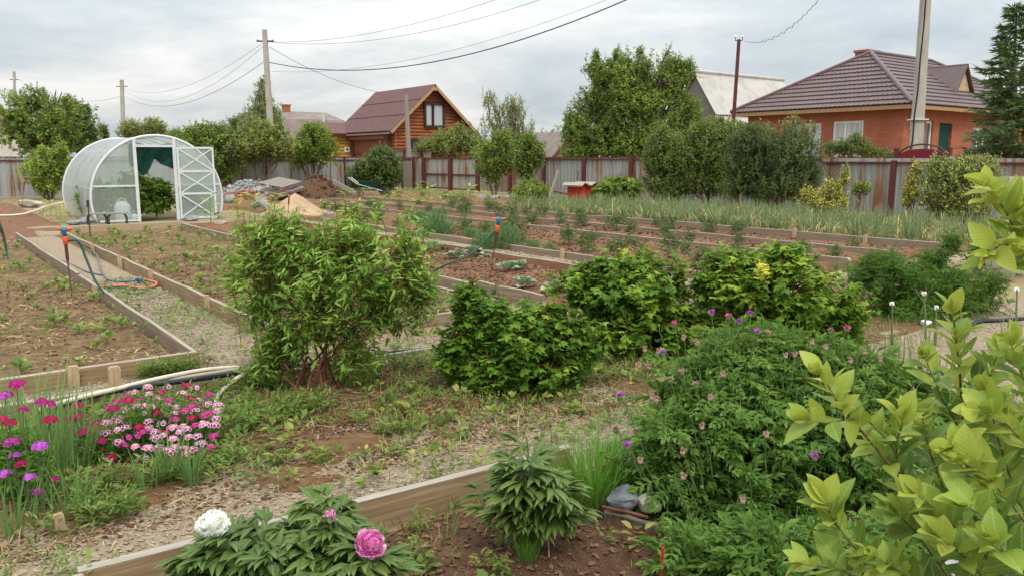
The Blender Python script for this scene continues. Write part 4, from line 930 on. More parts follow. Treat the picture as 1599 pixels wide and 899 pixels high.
# ------------------------------------------------------------------ houses
def vec_uv(ns, lk, swap=False):
    tc = ns.new('ShaderNodeTexCoord'); sp = ns.new('ShaderNodeSeparateXYZ'); lk.new(tc.outputs['Object'], sp.inputs[0])
    ad = ns.new('ShaderNodeMath'); ad.operation = 'ADD'; lk.new(sp.outputs[0], ad.inputs[0]); lk.new(sp.outputs[1], ad.inputs[1])
    cb = ns.new('ShaderNodeCombineXYZ'); lk.new(ad.outputs[0], cb.inputs[0]); lk.new(sp.outputs[2], cb.inputs[1]); return cb.outputs[0]
def brick_mat():
    m, nt, ns, lk = new_mat('orange_brick'); out = ns.new('ShaderNodeOutputMaterial'); b = ns.new('ShaderNodeBsdfPrincipled')
    v = vec_uv(ns, lk); br = ns.new('ShaderNodeTexBrick'); lk.new(v, br.inputs['Vector'])
    br.inputs['Scale'].default_value = 1; br.inputs['Brick Width'].default_value = .26; br.inputs['Row Height'].default_value = .078; br.inputs['Mortar Size'].default_value = .006; br.inputs['Bias'].default_value = -.1
    br.inputs['Color1'].default_value = (.41, .120, .058, 1); br.inputs['Color2'].default_value = (.32, .088, .045, 1); br.inputs['Mortar'].default_value = (.30, .15, .10, 1)
    n = ns.new('ShaderNodeTexNoise'); n.inputs['Scale'].default_value = 1.3; n.inputs['Detail'].default_value = 5; lk.new(v, n.inputs[0])
    mx = ns.new('ShaderNodeMix'); mx.data_type = 'RGBA'; mx.blend_type = 'MULTIPLY'; mx.inputs[0].default_value = .5
    r = ramp(ns, [(.3, (.72, .70, .70)), (.7, (1.15, 1.1, 1.05))]); lk.new(n.outputs[0], r.inputs[0]); lk.new(br.outputs[0], mx.inputs[6]); lk.new(r.outputs[0], mx.inputs[7])
    lk.new(mx.outputs[2], b.inputs['Base Color']); b.inputs['Roughness'].default_value = .85
    bp = ns.new('ShaderNodeBump'); bp.inputs['Strength'].default_value = .5; bp.inputs['Distance'].default_value = .01; lk.new(br.outputs['Fac'], bp.inputs['Height']); bp.invert = True
    lk.new(bp.outputs[0], b.inputs['Normal']); lk.new(b.outputs[0], out.inputs[0]); return m
MAT['brick'] = brick_mat()
MAT['log'] = M('red_stained_logs', [(.3, (.21, .060, .024)), (.7, (.36, .115, .045))], .6, 3, 8, (.8, .8, 6), .3)
MAT['log_dark'] = M('dark_stained_boards', [(.3, (.13, .042, .022)), (.7, (.21, .072, .036))], .6, 3, 8, (.8, .8, 6), .3)
MAT['log_yellow'] = M('yellow_logs', [(.3, (.42, .23, .045)), (.7, (.62, .37, .09))], .7, 3, 8, (.8, .8, 6), .3)
MAT['roof_red'] = M('brown_red_sheet_roof', [(.3, (0.082, 0.030, 0.028)), (.7, (0.125, 0.048, 0.043))], .6, 2.5, 8, (.6, .6, 1.5), .1)
MAT['tile'] = M('brown_metal_tile', [(.3, (0.070, 0.039, 0.038)), (.7, (0.109, 0.064, 0.061))], .42, 3, 6, bump=.05, spec=.5)
MAT['slate'] = M('asbestos_sheet', [(.25, (.33, .31, .285)), (.5, (.46, .44, .41)), (.8, (.56, .54, .51))], .9, 1.6, 10, (1, 1, 1), .2)
MAT['roof_grey'] = M('brown_grey_roof', [(.3, (.16, .125, .11)), (.7, (.25, .205, .185))], .8, 2, 8, bump=.2)
MAT['trim'] = M('bare_timber', [(.3, (.30, .17, .085)), (.7, (.48, .30, .165))], .8, 5, 6, (4, 4, 1), .2)
MAT['glass'] = M('window_glass', [(.3, (.055, .065, .075)), (.7, (.09, .105, .12))], .06, 1, 2, bump=0, spec=.8)
MAT['curtain'] = M('pale_curtain', [(.35, (.36, .37, .385)), (.65, (.60, .61, .62))], .35, 2.2, 3, (5, 5, .15), 0, spec=.6)
MAT['darkframe'] = plain('dark_brown_frame', (.035, .026, .024), .5)
MAT['osb'] = M('chipboard', [(.3, (.30, .21, .105)), (.5, (.46, .34, .19)), (.7, (.56, .44, .27))], .9, 9, 8, bump=.2)
MAT['plaster'] = M('pale_plaster', [(.3, (.50, .44, .40)), (.7, (.64, .58, .53))], .9, 2, 8, bump=.1)
MAT['pinkroof'] = M('pink_brown_roof', [(.3, (.30, .20, .17)), (.7, (.42, .30, .26))], .9, 2, 8, bump=.2)
def logs(m, axis, fixed, a0, a1, z0, z1, d=.2, out=-1, mat=0, top=None):
    """horizontal round logs facing -axis; top(z)->(a0,a1) trims the gable"""
    n = int(round((z1 - z0) / d)); d = (z1 - z0) / n; prof = [(-.5, 0), (-.38, .055), (-.15, .085), (.15, .085), (.38, .055), (.5, 0)]
    for i in range(n):
        zc = z0 + d * (i + .5); V = []
        for dz, o in prof:
            z = zc + dz * d; l, r = (a0, a1) if top is None else top(z)
            for a in (l, r):
                q = fixed + out * o; V.append((a, q, z) if axis == 'y' else (q, a, z))
        m.add(V, [(2 * k, 2 * k + 1, 2 * k + 3, 2 * k + 2) for k in range(5)], mat)
def roof_slab(m, pts, th, mat=0):
    """thick slab from a 4-corner (or 3) polygon"""
    p = [Vector(q) for q in pts]; n = (p[1] - p[0]).cross(p[2] - p[0]).normalized()
    if n.z < 0: n = -n
    k = len(p); V = [tuple(q) for q in p] + [tuple(q - n * th) for q in p]
    m.add(V, [tuple(range(k)), tuple(range(2 * k - 1, k - 1, -1))] + [(i, (i + 1) % k, k + (i + 1) % k, k + i) for i in range(k)], mat)
def window(parent, axis, fixed, a0, a1, z0, z1, out=-1, frame='metalwhite', pane='curtain', mull=(), fw=.07, org=None, name='window', proud=.04):
    """framed window; mull = positions (0..1) of vertical bars"""
    def bx(m, al, ah, zl, zh, d0, d1):
        lo, hi = fixed + out * d0, fixed + out * d1
        m.box2((al, lo, zl) if axis == 'y' else (lo, al, zl), (ah, hi, zh) if axis == 'y' else (hi, ah, zh))
    m = MB()
    bx(m, a0, a0 + fw, z0, z1, -.02, proud); bx(m, a1 - fw, a1, z0, z1, -.02, proud); bx(m, a0 + fw, a1 - fw, z0, z0 + fw, -.02, proud); bx(m, a0 + fw, a1 - fw, z1 - fw, z1, -.02, proud)
    for q in mull:
        x = a0 + (a1 - a0) * q; bx(m, x - fw * .5, x + fw * .5, z0 + fw, z1 - fw, -.02, proud - .004)
    w = m.build(name, MAT[frame], parent, org)
    m = MB(); bx(m, a0 + fw * .8, a1 - fw * .8, z0 + fw * .8, z1 - fw * .8, -.03, .005); m.build('pane', MAT[pane], w, org)
    return w
def holed_wall(m, axis, fixed, a0, a1, z0, z1, holes, out=-1, depth=.16, mat=0):
    As = sorted({a0, a1, *[h[0] for h in holes], *[h[1] for h in holes]}); Zs = sorted({z0, z1, *[h[2] for h in holes], *[h[3] for h in holes]})
    def pt(a, q, z): return (a, q, z) if axis == 'y' else (q, a, z)
    for i in range(len(As) - 1):
        for j in range(len(Zs) - 1):
            ca, cz = (As[i] + As[i + 1]) / 2, (Zs[j] + Zs[j + 1]) / 2
            if any(h[0] < ca < h[1] and h[2] < cz < h[3] for h in holes): continue
            m.add([pt(As[i], fixed, Zs[j]), pt(As[i + 1], fixed, Zs[j]), pt(As[i + 1], fixed, Zs[j + 1]), pt(As[i], fixed, Zs[j + 1])], [(0, 1, 2, 3)], mat)
    for h in holes:
        b = fixed - out * depth
        c_ = [(h[0], h[2]), (h[1], h[2]), (h[1], h[3]), (h[0], h[3])]
        for k in range(4):
            (x0, zz0), (x1, zz1) = c_[k], c_[(k + 1) % 4]
            m.add([pt(x0, fixed, zz0), pt(x1, fixed, zz1), pt(x1, b, zz1), pt(x0, b, zz0)], [(0, 1, 2, 3)], mat)

# ---- log house with the brown-red roof
HX, HY, HYB, RZ, EZ, HWD = 27.95, 45.3, 53.6, 6.25, 3.25, 3.35
lh = thing('log_house', 'red log house with a steep brown-red roof and gable window', 'house', (HX, HY, 0)); O = (HX, HY, 0)
k = (RZ - EZ) / HWD
def gtop(z): 
    w = min(2.75, (RZ - .12 - z) / k); return (HX - w, HX + w)
m = MB(); logs(m, 'y', HY + .6, 0, 0, -.1, RZ - .25, .22, -1, 0, gtop)
logs(m, 'x', HX - 2.75, HY + .7, HYB - .5, -.1, 2.2, .22, -1, 0)
for (x, y) in ((HX - 2.78, HY + .55), (HX + 2.78, HY + .55)):
    for i in range(15): m.tube([(x, y - .22, .0 + i * .22), (x, y + .2, .0 + i * .22)], .11, 8)
m.box2((HX - 2.68, HY + .75, -.1), (HX + 2.68, HYB - .55, 3.1)); m.build('wall', MAT['log'], lh)
m = MB(); m.box2((HX - 2.9, HY + .8, 1.9), (HX - 2.78, HYB - .6, 3.2)); m.box2((HX - 3.2, HYB - 1.2, -.1), (HX - 3.05, HYB - 1.05, 2.95)); m.box2((HX - 3.2, HY + .9, -.1), (HX - 3.05, HY + 1.05, 2.95)); m.box2((HX - 3.2, HY + .8, 2.75), (HX - 3.05, HYB - .8, 2.97)); m.build('porch_side', MAT['log_dark'], lh)
rf = None
for s in (-1, 1):
    m = MB(); roof_slab(m, [(HX, HY, RZ), (HX, HYB, RZ), (HX + s * HWD, HYB, EZ), (HX + s * HWD, HY, EZ)], .10)
    for q in (.33, .66):                       # laps of the roof sheets
        x = HX + s * HWD * q; z = RZ - (RZ - EZ) * q; m.beam((x, HY + .01, z + .012), (x, HYB - .01, z + .012), .05, .025)
    r_ = m.build('roof', MAT['roof_red'], lh); rf = rf or r_
    m = MB(); e = Vector((s * HWD, 0, EZ - RZ)); m.beam((HX + s * .02, HY - .02, RZ - .17), (HX + s * (HWD - .05), HY - .02, EZ - .13), .05, .17); m.build('barge_board', MAT['trim'], lh)
    m = MB(); m.box2((HX + s * HWD - .08, HY, EZ - .22), (HX + s * HWD - .03, HYB, EZ - .11)); m.build('gutter', MAT['roof_grey'], lh)
m = MB(); m.tube([(HX, HY - .05, RZ - .34), (HX, HY + .7, RZ - .34)], .10, 8); m.build('ridge_log', MAT['trim'], lh)
for x0, x1 in ((HX + .55, HX + 1.95),):
    pass
wl, wr = on_y(664, 180, HY + .5), on_y(691, 180, HY + .5); zt, zb = on_y(677, 163, HY + .5).z, on_y(677, 197, HY + .5).z
w = window(lh, 'y', HY + .47, wl.x - .12, wr.x + .12, zb - .12, zt + .1, -1, 'darkframe', 'curtain', (.42,), .15, O, proud=.10)
m = MB(); m.beam((wl.x + .5, HY + .34, zb + .05), (wl.x + .5, HY + .26, zt - .05), .1, .06); m.build('open_sash', MAT['darkframe'], w, O)
window(lh, 'y', HY + .47, on_y(641, 220, HY + .5).x, on_y(660, 220, HY + .5).x, 1.4, on_y(650, 218, HY + .5).z, -1, 'darkframe', 'glass', (.5,), .1, O, proud=.09)
# ---- yellow log annexe
O = (23.4, 52.0, 0); yh = thing('yellow_house', 'yellow log house mostly hidden left of the red log house', 'house', O)
x0, x1 = on_y(518, 220, 52).x, on_y(585, 220, 52).x
m = MB(); logs(m, 'y', 52.0, x0, x1, -.1, 3.2, .24, -1, 0); logs(m, 'x', x0, 52.0, 56, -.1, 3.2, .24, -1, 0); m.build('wall', MAT['log_yellow'], yh)
m = MB(); roof_slab(m, [(x0 - .5, 51.4, 3.2), (x1 + .4, 51.4, 3.2), (x1 + .4, 53.5, 4.0), (x0 - .5, 53.5, 4.0)], .12); roof_slab(m, [(x0 - .5, 56.5, 3.2), (x1 + .4, 56.5, 3.2), (x1 + .4, 53.5, 4.0), (x0 - .5, 53.5, 4.0)], .12); m.build('roof', MAT['roof_red'], yh)
a, b = on_y(538, 232, 51.9), on_y(546, 238, 51.9); window(yh, 'y', 51.9, a.x, b.x, b.z, a.z + .1, -1, 'whiteplastic', 'glass', (), .1, O)
m = MB(); q = on_y(550, 240, 51.6); m.box2((q.x - .06, 51.4, -.1), (q.x + .06, 51.6, 3.4)); m.build('downpipe', MAT['roof_red'], yh)
# ---- gambrel house
O = tuple(P(490, 240, 66).xy) + (0,); gbh = thing('gambrel_house', 'distant house with a brown-grey gambrel roof and red chimney', 'house', O)
yy = O[1]; a, b = on_y(425, 175, yy), on_y(522, 178, yy); zr = on_y(447, 174, yy).z; zk = on_y(447, 186, yy - 1.5).z; ze = 2.6
m = MB(); roof_slab(m, [(a.x, yy, zr), (b.x - .8, yy, zr), (b.x, yy - 1.8, zk), (a.x, yy - 1.8, zk)], .12); roof_slab(m, [(a.x, yy - 1.8, zk), (b.x, yy - 1.8, zk), (b.x + .6, yy - 3.0, ze), (a.x, yy - 3.0, ze)], .12)
roof_slab(m, [(a.x, yy, zr), (b.x - .8, yy, zr), (b.x, yy + 1.8, zk), (a.x, yy + 1.8, zk)], .12); roof_slab(m, [(a.x, yy + 1.8, zk), (b.x, yy + 1.8, zk), (b.x + .6, yy + 3.0, ze), (a.x, yy + 3.0, ze)], .12)
rr = m.build('roof', MAT['roof_grey'], gbh)
m = MB(); q = on_y(447, 172, yy); m.box((q.x, yy, zr + .05), (.5, .5, .75)); m.box((q.x, yy, zr + .46), (.62, .62, .1)); m.build('chimney', MAT['brick'], rr, O)
m = MB(); q = on_y(505, 185, yy - 2); m.tube([(q.x, yy - 2, zk - .5), (q.x, yy - 2, zk + .5)], .12, 8); m.build('flue', MAT['alu'], rr, O)
m = MB(); m.box2((a.x + .2, yy - 2.7, -.1), (b.x - .2, yy + 2.7, ze + .2)); m.build('wall', MAT['log_yellow'], gbh)
m = MB(); V = [(b.x - .5, yy - 2.6, ze), (b.x - .5, yy - 1.7, zk - .15), (b.x - .6, yy, zr - .15), (b.x - .5, yy + 1.7, zk - .15), (b.x - .5, yy + 2.6, ze)]; m.add(V, [(0, 1, 2, 3, 4)]); m.build('gable', MAT['roof_grey'], gbh)
# ---- house at the far left edge
O = tuple(P(5, 240, 48).xy) + (0,); xe = on_y(30, 200, O[1]).x
eh = thing('plastered_house', 'pale house with a pinkish roof at the far left edge', 'house', O)
m = MB(); V = [(xe - 8, O[1], -.1), (xe, O[1], -.1), (xe, O[1], 3.3), (xe - 1.2, O[1], 4.4), (xe - 8, O[1], 4.4)]; m.add(V, [(0, 1, 2, 3, 4)]); m.add([(xe, O[1], -.1), (xe, O[1] + 7, -.1), (xe, O[1] + 7, 3.3), (xe, O[1], 3.3)], [(0, 1, 2, 3)]); m.build('wall', MAT['plaster'], eh)
m = MB(); zt = on_y(10, 150, O[1]).z; roof_slab(m, [(xe + .4, O[1] - .5, 3.2), (xe + .4, O[1] + 7.5, 3.2), (xe - 3.2, O[1] + 7.5, zt), (xe - 3.2, O[1] - .5, zt)], .15); roof_slab(m, [(xe - 6.8, O[1] - .5, 3.2), (xe - 6.8, O[1] + 7.5, 3.2), (xe - 3.2, O[1] + 7.5, zt), (xe - 3.2, O[1] - .5, zt)], .15); m.build('roof', MAT['pinkroof'], eh)
m = MB(); m.add([(xe + .1, O[1] - .1, 3.2), (xe - 3.2, O[1] - .1, zt - .2), (xe - 6.5, O[1] - .1, 3.2)], [(0, 1, 2)]); m.build('gable', MAT['plaster'], eh)
# ---- small plank gable behind the tall tree
q = P(880, 240, 47); O = (q.x, q.y, 0); t = thing('plank_shed', 'small tan plank gable peeping out left of the tall leafy tree', 'shed', O)
m = MB(); zt = P(893, 208, 47).z; V = [(q.x - 1.1, q.y, -.1), (q.x + 2.2, q.y, -.1), (q.x + 2.2, q.y, 1.6), (q.x + .55, q.y, zt), (q.x - 1.1, q.y, 1.6)]; V += [(x, y + 3, z) for x, y, z in V]
m.add(V, [(0, 1, 2, 3, 4), (5, 9, 8, 7, 6), (0, 4, 9, 5), (1, 6, 7, 2)]); m.build('wall', MAT['trim'], t)
m = MB(); roof_slab(m, [(q.x - 1.35, q.y - .25, 1.42), (q.x - 1.35, q.y + 3.2, 1.42), (q.x + .55, q.y + 3.2, zt + .1), (q.x + .55, q.y - .25, zt + .1)], .09); roof_slab(m, [(q.x + 2.45, q.y - .25, 1.42), (q.x + 2.45, q.y + 3.2, 1.42), (q.x + .55, q.y + 3.2, zt + .1), (q.x + .55, q.y - .25, zt + .1)], .09); m.build('roof', MAT['roof_grey'], t)
# ---- pale asbestos roof
RX0, RX1, RY, RZ2 = 35.0, 43.2, 30.0, on_y(1090, 113, 30.0).z
wh = thing('asbestos_roof_house', 'house under a steep pale corrugated asbestos roof behind the tall tree', 'house', (RX0, RY, 0)); O = (RX0, RY, 0)
def corr_slope(m, x0, x1, ytop, ztop, ybot, zbot, n):
    xs = np.linspace(x0, x1, n * 4 + 1); w = .035 * np.sin(np.arange(len(xs)) * PI / 2)
    rows = 4; V = []
    for j in range(rows + 1):
        t = j / rows
        for x, q in zip(xs, w): V.append((x, ytop + (ybot - ytop) * t, ztop + (zbot - ztop) * t + q))
    k_ = len(xs)
    for j in range(rows):
        for i in range(k_ - 1): pass
    F = [(j * k_ + i, (j + 1) * k_ + i, (j + 1) * k_ + i + 1, j * k_ + i + 1) for j in range(rows) for i in range(k_ - 1)]
    m.add(V, F)
m = MB(); n_c = 52; Z2 = RZ2 - 2.35; corr_slope(m, RX0, RX1, RY, RZ2, RY - 1.65, Z2, n_c); corr_slope(m, RX0, RX1, RY - 1.6, Z2 - .07, RY - 3.3, Z2 - 2.45, n_c); corr_slope(m, RX0, RX1, RY, RZ2, RY + 3.3, RZ2 - 4.8, n_c); m.build('roof', MAT['slate'], wh)
m = MB(); m.tube([(RX0 - .05, RY, RZ2 + .03), (RX1 + .05, RY, RZ2 + .03)], .11, 8); m.build('ridge_cap', MAT['slate'], wh)
m = MB(); V = [(RX0 + .25, RY - 3.1, 1.9), (RX0 + .25, RY, RZ2 - .25), (RX0 + .25, RY + 3.1, 1.9)]; m.add(V, [(0, 1, 2)]); m.box2((RX0 + .25, RY - 3.0, -.1), (RX1 - .25, RY + 3.0, 1.95)); V = [(RX1 - .25, y, z) for _, y, z in V]; m.add(V, [(0, 1, 2)]); m.build('wall', MAT['old_wood'], wh)

# ---- brick house
BX, BY = 29.9, 15.2                    # eave corner nearest the camera
BW, BL, BE, BR = 8.2, 13.5, 3.52, on_x(1365, 83, 34.0).z
bh = thing('brick_house', 'orange brick house with a brown metal tile hip roof and dormer', 'house', (BX, BY, 0)); O = (BX, BY, 0)
wx, wy = BX + .55, BY + .55; wy1 = BY + BW - .55; wx1 = BX + BL - .55
def lw(px): return on_x(px, 200, wx).y
def lz(px, py): return on_x(px, py, wx).z
wA = (lw(1282), lw(1239), lz(1260, 245), lz(1260, 193)); wB = (lw(1348), lw(1300), lz(1325, 245), lz(1325, 189))
def fwx(px): return on_y(px, 200, wy).x
def fz(px, py): return on_y(px, py, wy).z
wC = (fwx(1446), fwx(1457), fz(1450, 245), fz(1450, 189)); dD = (fwx(1467), fwx(1487), .5, fz(1476, 193)); wE = (fwx(1520), fwx(1540), 1.6, fz(1530, 200))
m = MB(); holed_wall(m, 'x', wx, wy, wy1, -.1, BE + .1, [wA, wB]); holed_wall(m, 'y', wy, wx, wx1, -.1, BE + .1, [wC, dD, wE])
m.add([(wx1, wy, -.1), (wx1, wy1, -.1), (wx1, wy1, BE), (wx1, wy, BE)], [(0, 1, 2, 3)]); m.add([(wx, wy1, -.1), (wx1, wy1, -.1), (wx1, wy1, BE), (wx, wy1, BE)], [(0, 1, 2, 3)]); m.build('wall', MAT['brick'], bh)
window(bh, 'x', wx + .11, *wA, -1, 'whiteplastic', 'curtain', (.42,), .08, O); window(bh, 'x', wx + .11, *wB, -1, 'whiteplastic', 'curtain', (.60,), .09, O)
window(bh, 'y', wy + .11, *wC, -1, 'whiteplastic', 'glass', (), .09, O); window(bh, 'y', wy + .11, *wE, -1, 'whiteplastic', 'glass', (.5,), .09, O)
m = MB(); m.box2((dD[0] + .03, wy + .09, dD[2]), (dD[1] - .03, wy + .15, dD[3] - .03)); dr_ = m.build('door', MAT['darkgreen'], bh)
m = MB(); m.box2((dD[1] - .16, wy + .03, 1.5), (dD[1] - .10, wy + .088, 1.65)); m.build('handle', MAT['alu'], dr_, O)
m = MB(); q = fwx(1424); z0_, z1_ = fz(1424, 203), fz(1424, 179)
m.box2((q - .18, wy - .12, z0_), (q + .2, wy - .003, z1_)); m.build('meter_box', MAT['whiteplastic'], bh)
def tile_plane(m, e0, e1, r0, r1, courses, mat=0, wave=.20):
    """metal tile between eave e0-e1 and ridge r0-r1 with stepped courses and waves"""
    e0, e1, r0, r1 = map(lambda q: np.array(q, float), (e0, e1, r0, r1))
    ax = (e1 - e0) / np.linalg.norm(e1 - e0); nrm = np.cross(e1 - e0, (r0 + r1) / 2 - e0); nrm /= np.linalg.norm(nrm)
    if nrm[2] < 0: nrm = -nrm
    N = int(np.linalg.norm(e1 - e0) / wave * 5); u = np.linspace(0, 1, N + 1)
    for j in range(courses):
        rows = []
        for t, lift in ((j / courses - .002, .0), (j / courses, .045), ((j + .5) / courses, .025), ((j + 1) / courses, 0.0)):
            t = max(0, min(1, t)); lo = e0 + (r0 - e0) * t; hi = e1 + (r1 - e1) * t
            p = lo + (hi - lo) * u[:, None]; a = (p - e0) @ ax
            w = .030 * np.abs(np.sin(PI * a / wave)) ** .7
            rows.append(p + nrm * (lift + w)[:, None])
        V = np.concatenate(rows); k_ = N + 1
        m.add(V, [(q * k_ + i, q * k_ + i + 1, (q + 1) * k_ + i + 1, (q + 1) * k_ + i) for q in range(3) for i in range(N)], mat)
A_, B_, C_, D_ = (BX, BY, BE), (BX + BL, BY, BE), (BX + BL, BY + BW, BE), (BX, BY + BW, BE)
R0 = (BX + 4.1, BY + BW / 2, BR); R1 = (BX + BL - 4.1, BY + BW / 2, BR)
m = MB(); tile_plane(m, D_, A_, R0, R0, 13); tile_plane(m, A_, B_, R0, R1, 13); tile_plane(m, B_, C_, R1, R1, 8); tile_plane(m, C_, D_, R1, R0, 8)
brf = m.build('roof', MAT['tile'], bh)
for a, b in ((A_, R0), (D_, R0), (R0, R1), (B_, R1), (C_, R1)):
    m = MB(); m.tube([Vector(a) + Vector((0, 0, .05)), Vector(b) + Vector((0, 0, .05))], .10, 8); m.build('ridge_cap', MAT['tile'], brf, O)
m = MB(); m.box2((BX + .03, BY + .03, BE - .16), (BX + .07, BY + BW - .03, BE - .01)); m.box2((BX + .07, BY + .03, BE - .16), (BX + BL - .03, BY + .07, BE - .01)); m.box2((BX + .07, BY + .07, BE - .10), (wx - .002, BY + BW - .07, BE - .06)); m.box2((wx - .002, BY + .07, BE - .10), (BX + BL - .07, wy - .002, BE - .06)); m.build('soffit', MAT['trim'], bh)
q = on_y(1354, 86, BY + BW / 2 + 1.2); m = MB(); m.box((q.x, BY + BW / 2 + 1.2, BR - .3), (1.0, .6, 1.15)); m.box((q.x, BY + BW / 2 + 1.2, BR + .32), (1.12, .72, .1)); m.build('chimney', MAT['brick'], brf, O)
# gabled dormer on the front slope
sl = (BR - BE) / (BW / 2)              # rise per metre of the front slope
yd = BY + 1.3; za = BE + sl * 1.3
ap = on_y(1507, 100, yd); l = on_y(1489, 151, yd).x; r = on_y(1513, 152, yd).x; cxd = (l + r) / 2 + .05; hw = max(.75, (r - l) / 2); zt = ap.z
yb = BY + (zt - BE) / sl
m = MB()
for s in (-1, 1):
    e = (cxd + s * (hw + .15), yd - .15, za - .05); ry = BY + (za - BE) / sl
    roof_slab(m, [(cxd, yd - .15, zt), (cxd, min(yb, BY + BW / 2), zt), (cxd + s * (hw + .15), ry + .25, za - .05), e], .07)
dm = m.build('dormer', MAT['tile'], brf, O)
m = MB(); m.add([(cxd - hw, yd, za - .05), (cxd + hw, yd, za - .05), (cxd, yd, zt - .12)], [(0, 1, 2)]); m.build('dormer_gable', MAT['osb'], brf, O)
m = MB(); m.box2((cxd - hw - .15, yd - .22, za - .10), (cxd + hw + .5, yd - .02, za - .04)); m.build('dormer_sill', MAT['plank_top'], brf, O)
# dark red arched gate top before the brick house
q = on_x(1440, 240, 22.6); t = thing('arched_gate', 'dark red arched metal gate behind the fence in front of the brick house', 'gate', (22.6, q.y, 0)); O = (22.6, q.y, 0)
hwid = abs(on_x(1400, 240, 22.6).y - on_x(1470, 240, 22.6).y) / 2
m = MB(); m.box((22.6, q.y, .75), (.05, 2 * hwid, 1.7)); V = [(22.58, q.y + hwid * math.cos(a), 1.6 + .20 * math.sin(a)) for a in np.linspace(0, PI, 15)]; V += [(22.62, y, z) for _, y, z in V]
m.add(V, [tuple(range(15)), tuple(range(29, 14, -1))] + [(i, 15 + i, 16 + i, i + 1) for i in range(14)]); MAT['gatered'] = plain('dark_red_paint', (.16, .014, .022), .5); m.build('leaf', MAT['gatered'], t)
m = MB(); m.tube([(22.6, q.y + (hwid + .02) * math.cos(a), 1.62 + .30 * math.sin(a)) for a in np.linspace(0, PI, 17)], .025, 6); m.build('arch_bar', MAT['brown'], t)
for s in (-1, 1):
    m = MB(); m.box((22.6, q.y + s * (hwid + .1), .85), (.12, .12, 1.95)); m.build('post', MAT['brown'], t)

# ------------------------------------------------------------------ poles and wires
def pole(name, base, top, r0, r1, mat, label, sides=8, square=False, cat='utility pole', cross=None):
    base = Vector(base); top = Vector(top); t = thing(name, label, cat, base); m = MB()
    if square:
        d = (top - base); n = 8; V = []
        for i in range(n + 1):
            w = r0 + (r1 - r0) * i / n; c = base + d * i / n
            for a, b in ((-1, -.8), (1, -.8), (1, .8), (-1, .8)): V.append(c + Vector((CS, -SN, 0)) * a * w + Vector((SN, CS, 0)) * b * w)
        m.add(V, [(i * 4 + k, i * 4 + (k + 1) % 4, i * 4 + 4 + (k + 1) % 4, i * 4 + 4 + k) for i in range(n) for k in range(4)] + [(n * 4, n * 4 + 1, n * 4 + 2, n * 4 + 3)])
    else: m.tube([base - Vector((0, 0, .2))] + [base + (top - base) * (i / 6) for i in range(1, 7)], np.linspace(r0, r1, 7), sides)
    m.build('post', MAT[mat], t)
    for z, w in (cross or []):
        c = base + (top - base) * z; m = MB(); m.box(tuple(c), (w, .07, .07), rz=-YAW); ca = m.build('crossarm', MAT['darkmetal'], t)
        for s in (-.9, .9):
            m = MB(); e = c + Vector((CS, -SN, 0)) * s * w / 2; m.lathe(tuple(e + Vector((0, 0, .035))), [(.02, 0), (.05, .03), (.05, .09), (.02, .13)], 8); m.build('insulator', MAT['whiteplastic'], ca, tuple(base))
    return t
def gp(px, d): 
    q = P(px, 245, d); return Vector((q.x, q.y, -.05))
pt1 = P(413, 47, 44); pole('concrete_pole', gp(426, 44), pt1, .17, .11, 'concrete', 'pale concrete pole leaning left beside the birch', square=True, cross=[(.93, .9)])
pt2 = P(190, 125, 82); pole('concrete_pole', gp(193, 82), pt2, .20, .15, 'concrete', 'distant concrete pole rising above the greenhouse', square=True, cross=[(.93, 1.1)])
pt3 = P(22, 112, 100); pole('concrete_pole', gp(24, 100), pt3, .2, .16, 'concrete', 'very distant pole above the far left trees', cross=[(.92, 1.1)])
pole('concrete_pole', gp(156, 70), P(154, 184, 70), .13, .1, 'concrete', 'short thin pole between the left trees and greenhouse')
pt4 = P(1449, -60, 23.2); pole('concrete_pole', gp(1431, 23.2), pt4, .155, .108, 'concrete', 'thick concrete pole with a black cable in front of the brick house', square=True)
b = gp(1431, 23.0); u = pt4 - gp(1431, 23.2)
cab = [b + u * q + Vector((CS, -SN, 0)) * o - Vector((SN, CS, 0)) * .0 for q, o in ((.24, -.19), (.30, -.11), (.40, -.10), (.5, -.05), (.62, -.04), (.75, .0), (1, .02))]
MAT['cable'] = MAT['blackhose']; m = MB(); m.tube(cab, .022, 6); tag(m.build('drop_cable', MAT['cable']), 'black cable running down the thick concrete pole', 'cable')
m = MB(); c = gp(1431, 23.2) + u * .385; m.box(tuple(c), (.45, .36, .03), rz=-YAW); tag(m.build('pole_strap', MAT['metalwhite']), 'pale strap tied round the thick concrete pole', 'strap')
pt5 = P(1154, 62, 34); t5 = pole('steel_pole', gp(1140, 34), pt5, .085, .075, 'brown', 'brown steel pole with two small insulators near the asbestos roof')
for s in (-1, 1):
    m = MB(); c = pt5 + Vector((CS, -SN, 0)) * .14 * s; m.tube([pt5 - Vector((0, 0, .05)), c - Vector((0, 0, .05)), c + Vector((0, 0, .08))], .02, 6); m.build('bracket', MAT['darkmetal'], t5)
    m = MB(); m.lathe(tuple(c + Vector((0, 0, .06))), [(.03, 0), (.05, .03), (.05, .08), (.02, .11)], 8); m.build('insulator', MAT['whiteplastic'], t5)
pole('wooden_post', gp(640, 44), P(634, 148, 44), .15, .11, 'old_wood', 'weathered wooden post before the red log house', cat='post')
def wire(a, b, sag, label, r=.014, n=24, wig=0, mat='wire'):
    a = Vector(a); b = Vector(b); pts = []
    for i in range(n + 1):
        t = i / n; q = a.lerp(b, t) - Vector((0, 0, sag * 4 * t * (1 - t)))
        if wig: q += Vector((0, 0, wig * math.sin(i * 1.9) * (1 - abs(2 * t - 1)) + wig * .6 * math.sin(i * 3.1)))
        pts.append(q)
    m = MB(); m.tube(pts, r, 5); return tag(m.build('overhead_wire', MAT[mat]), label, 'wire', 'overhead wires')
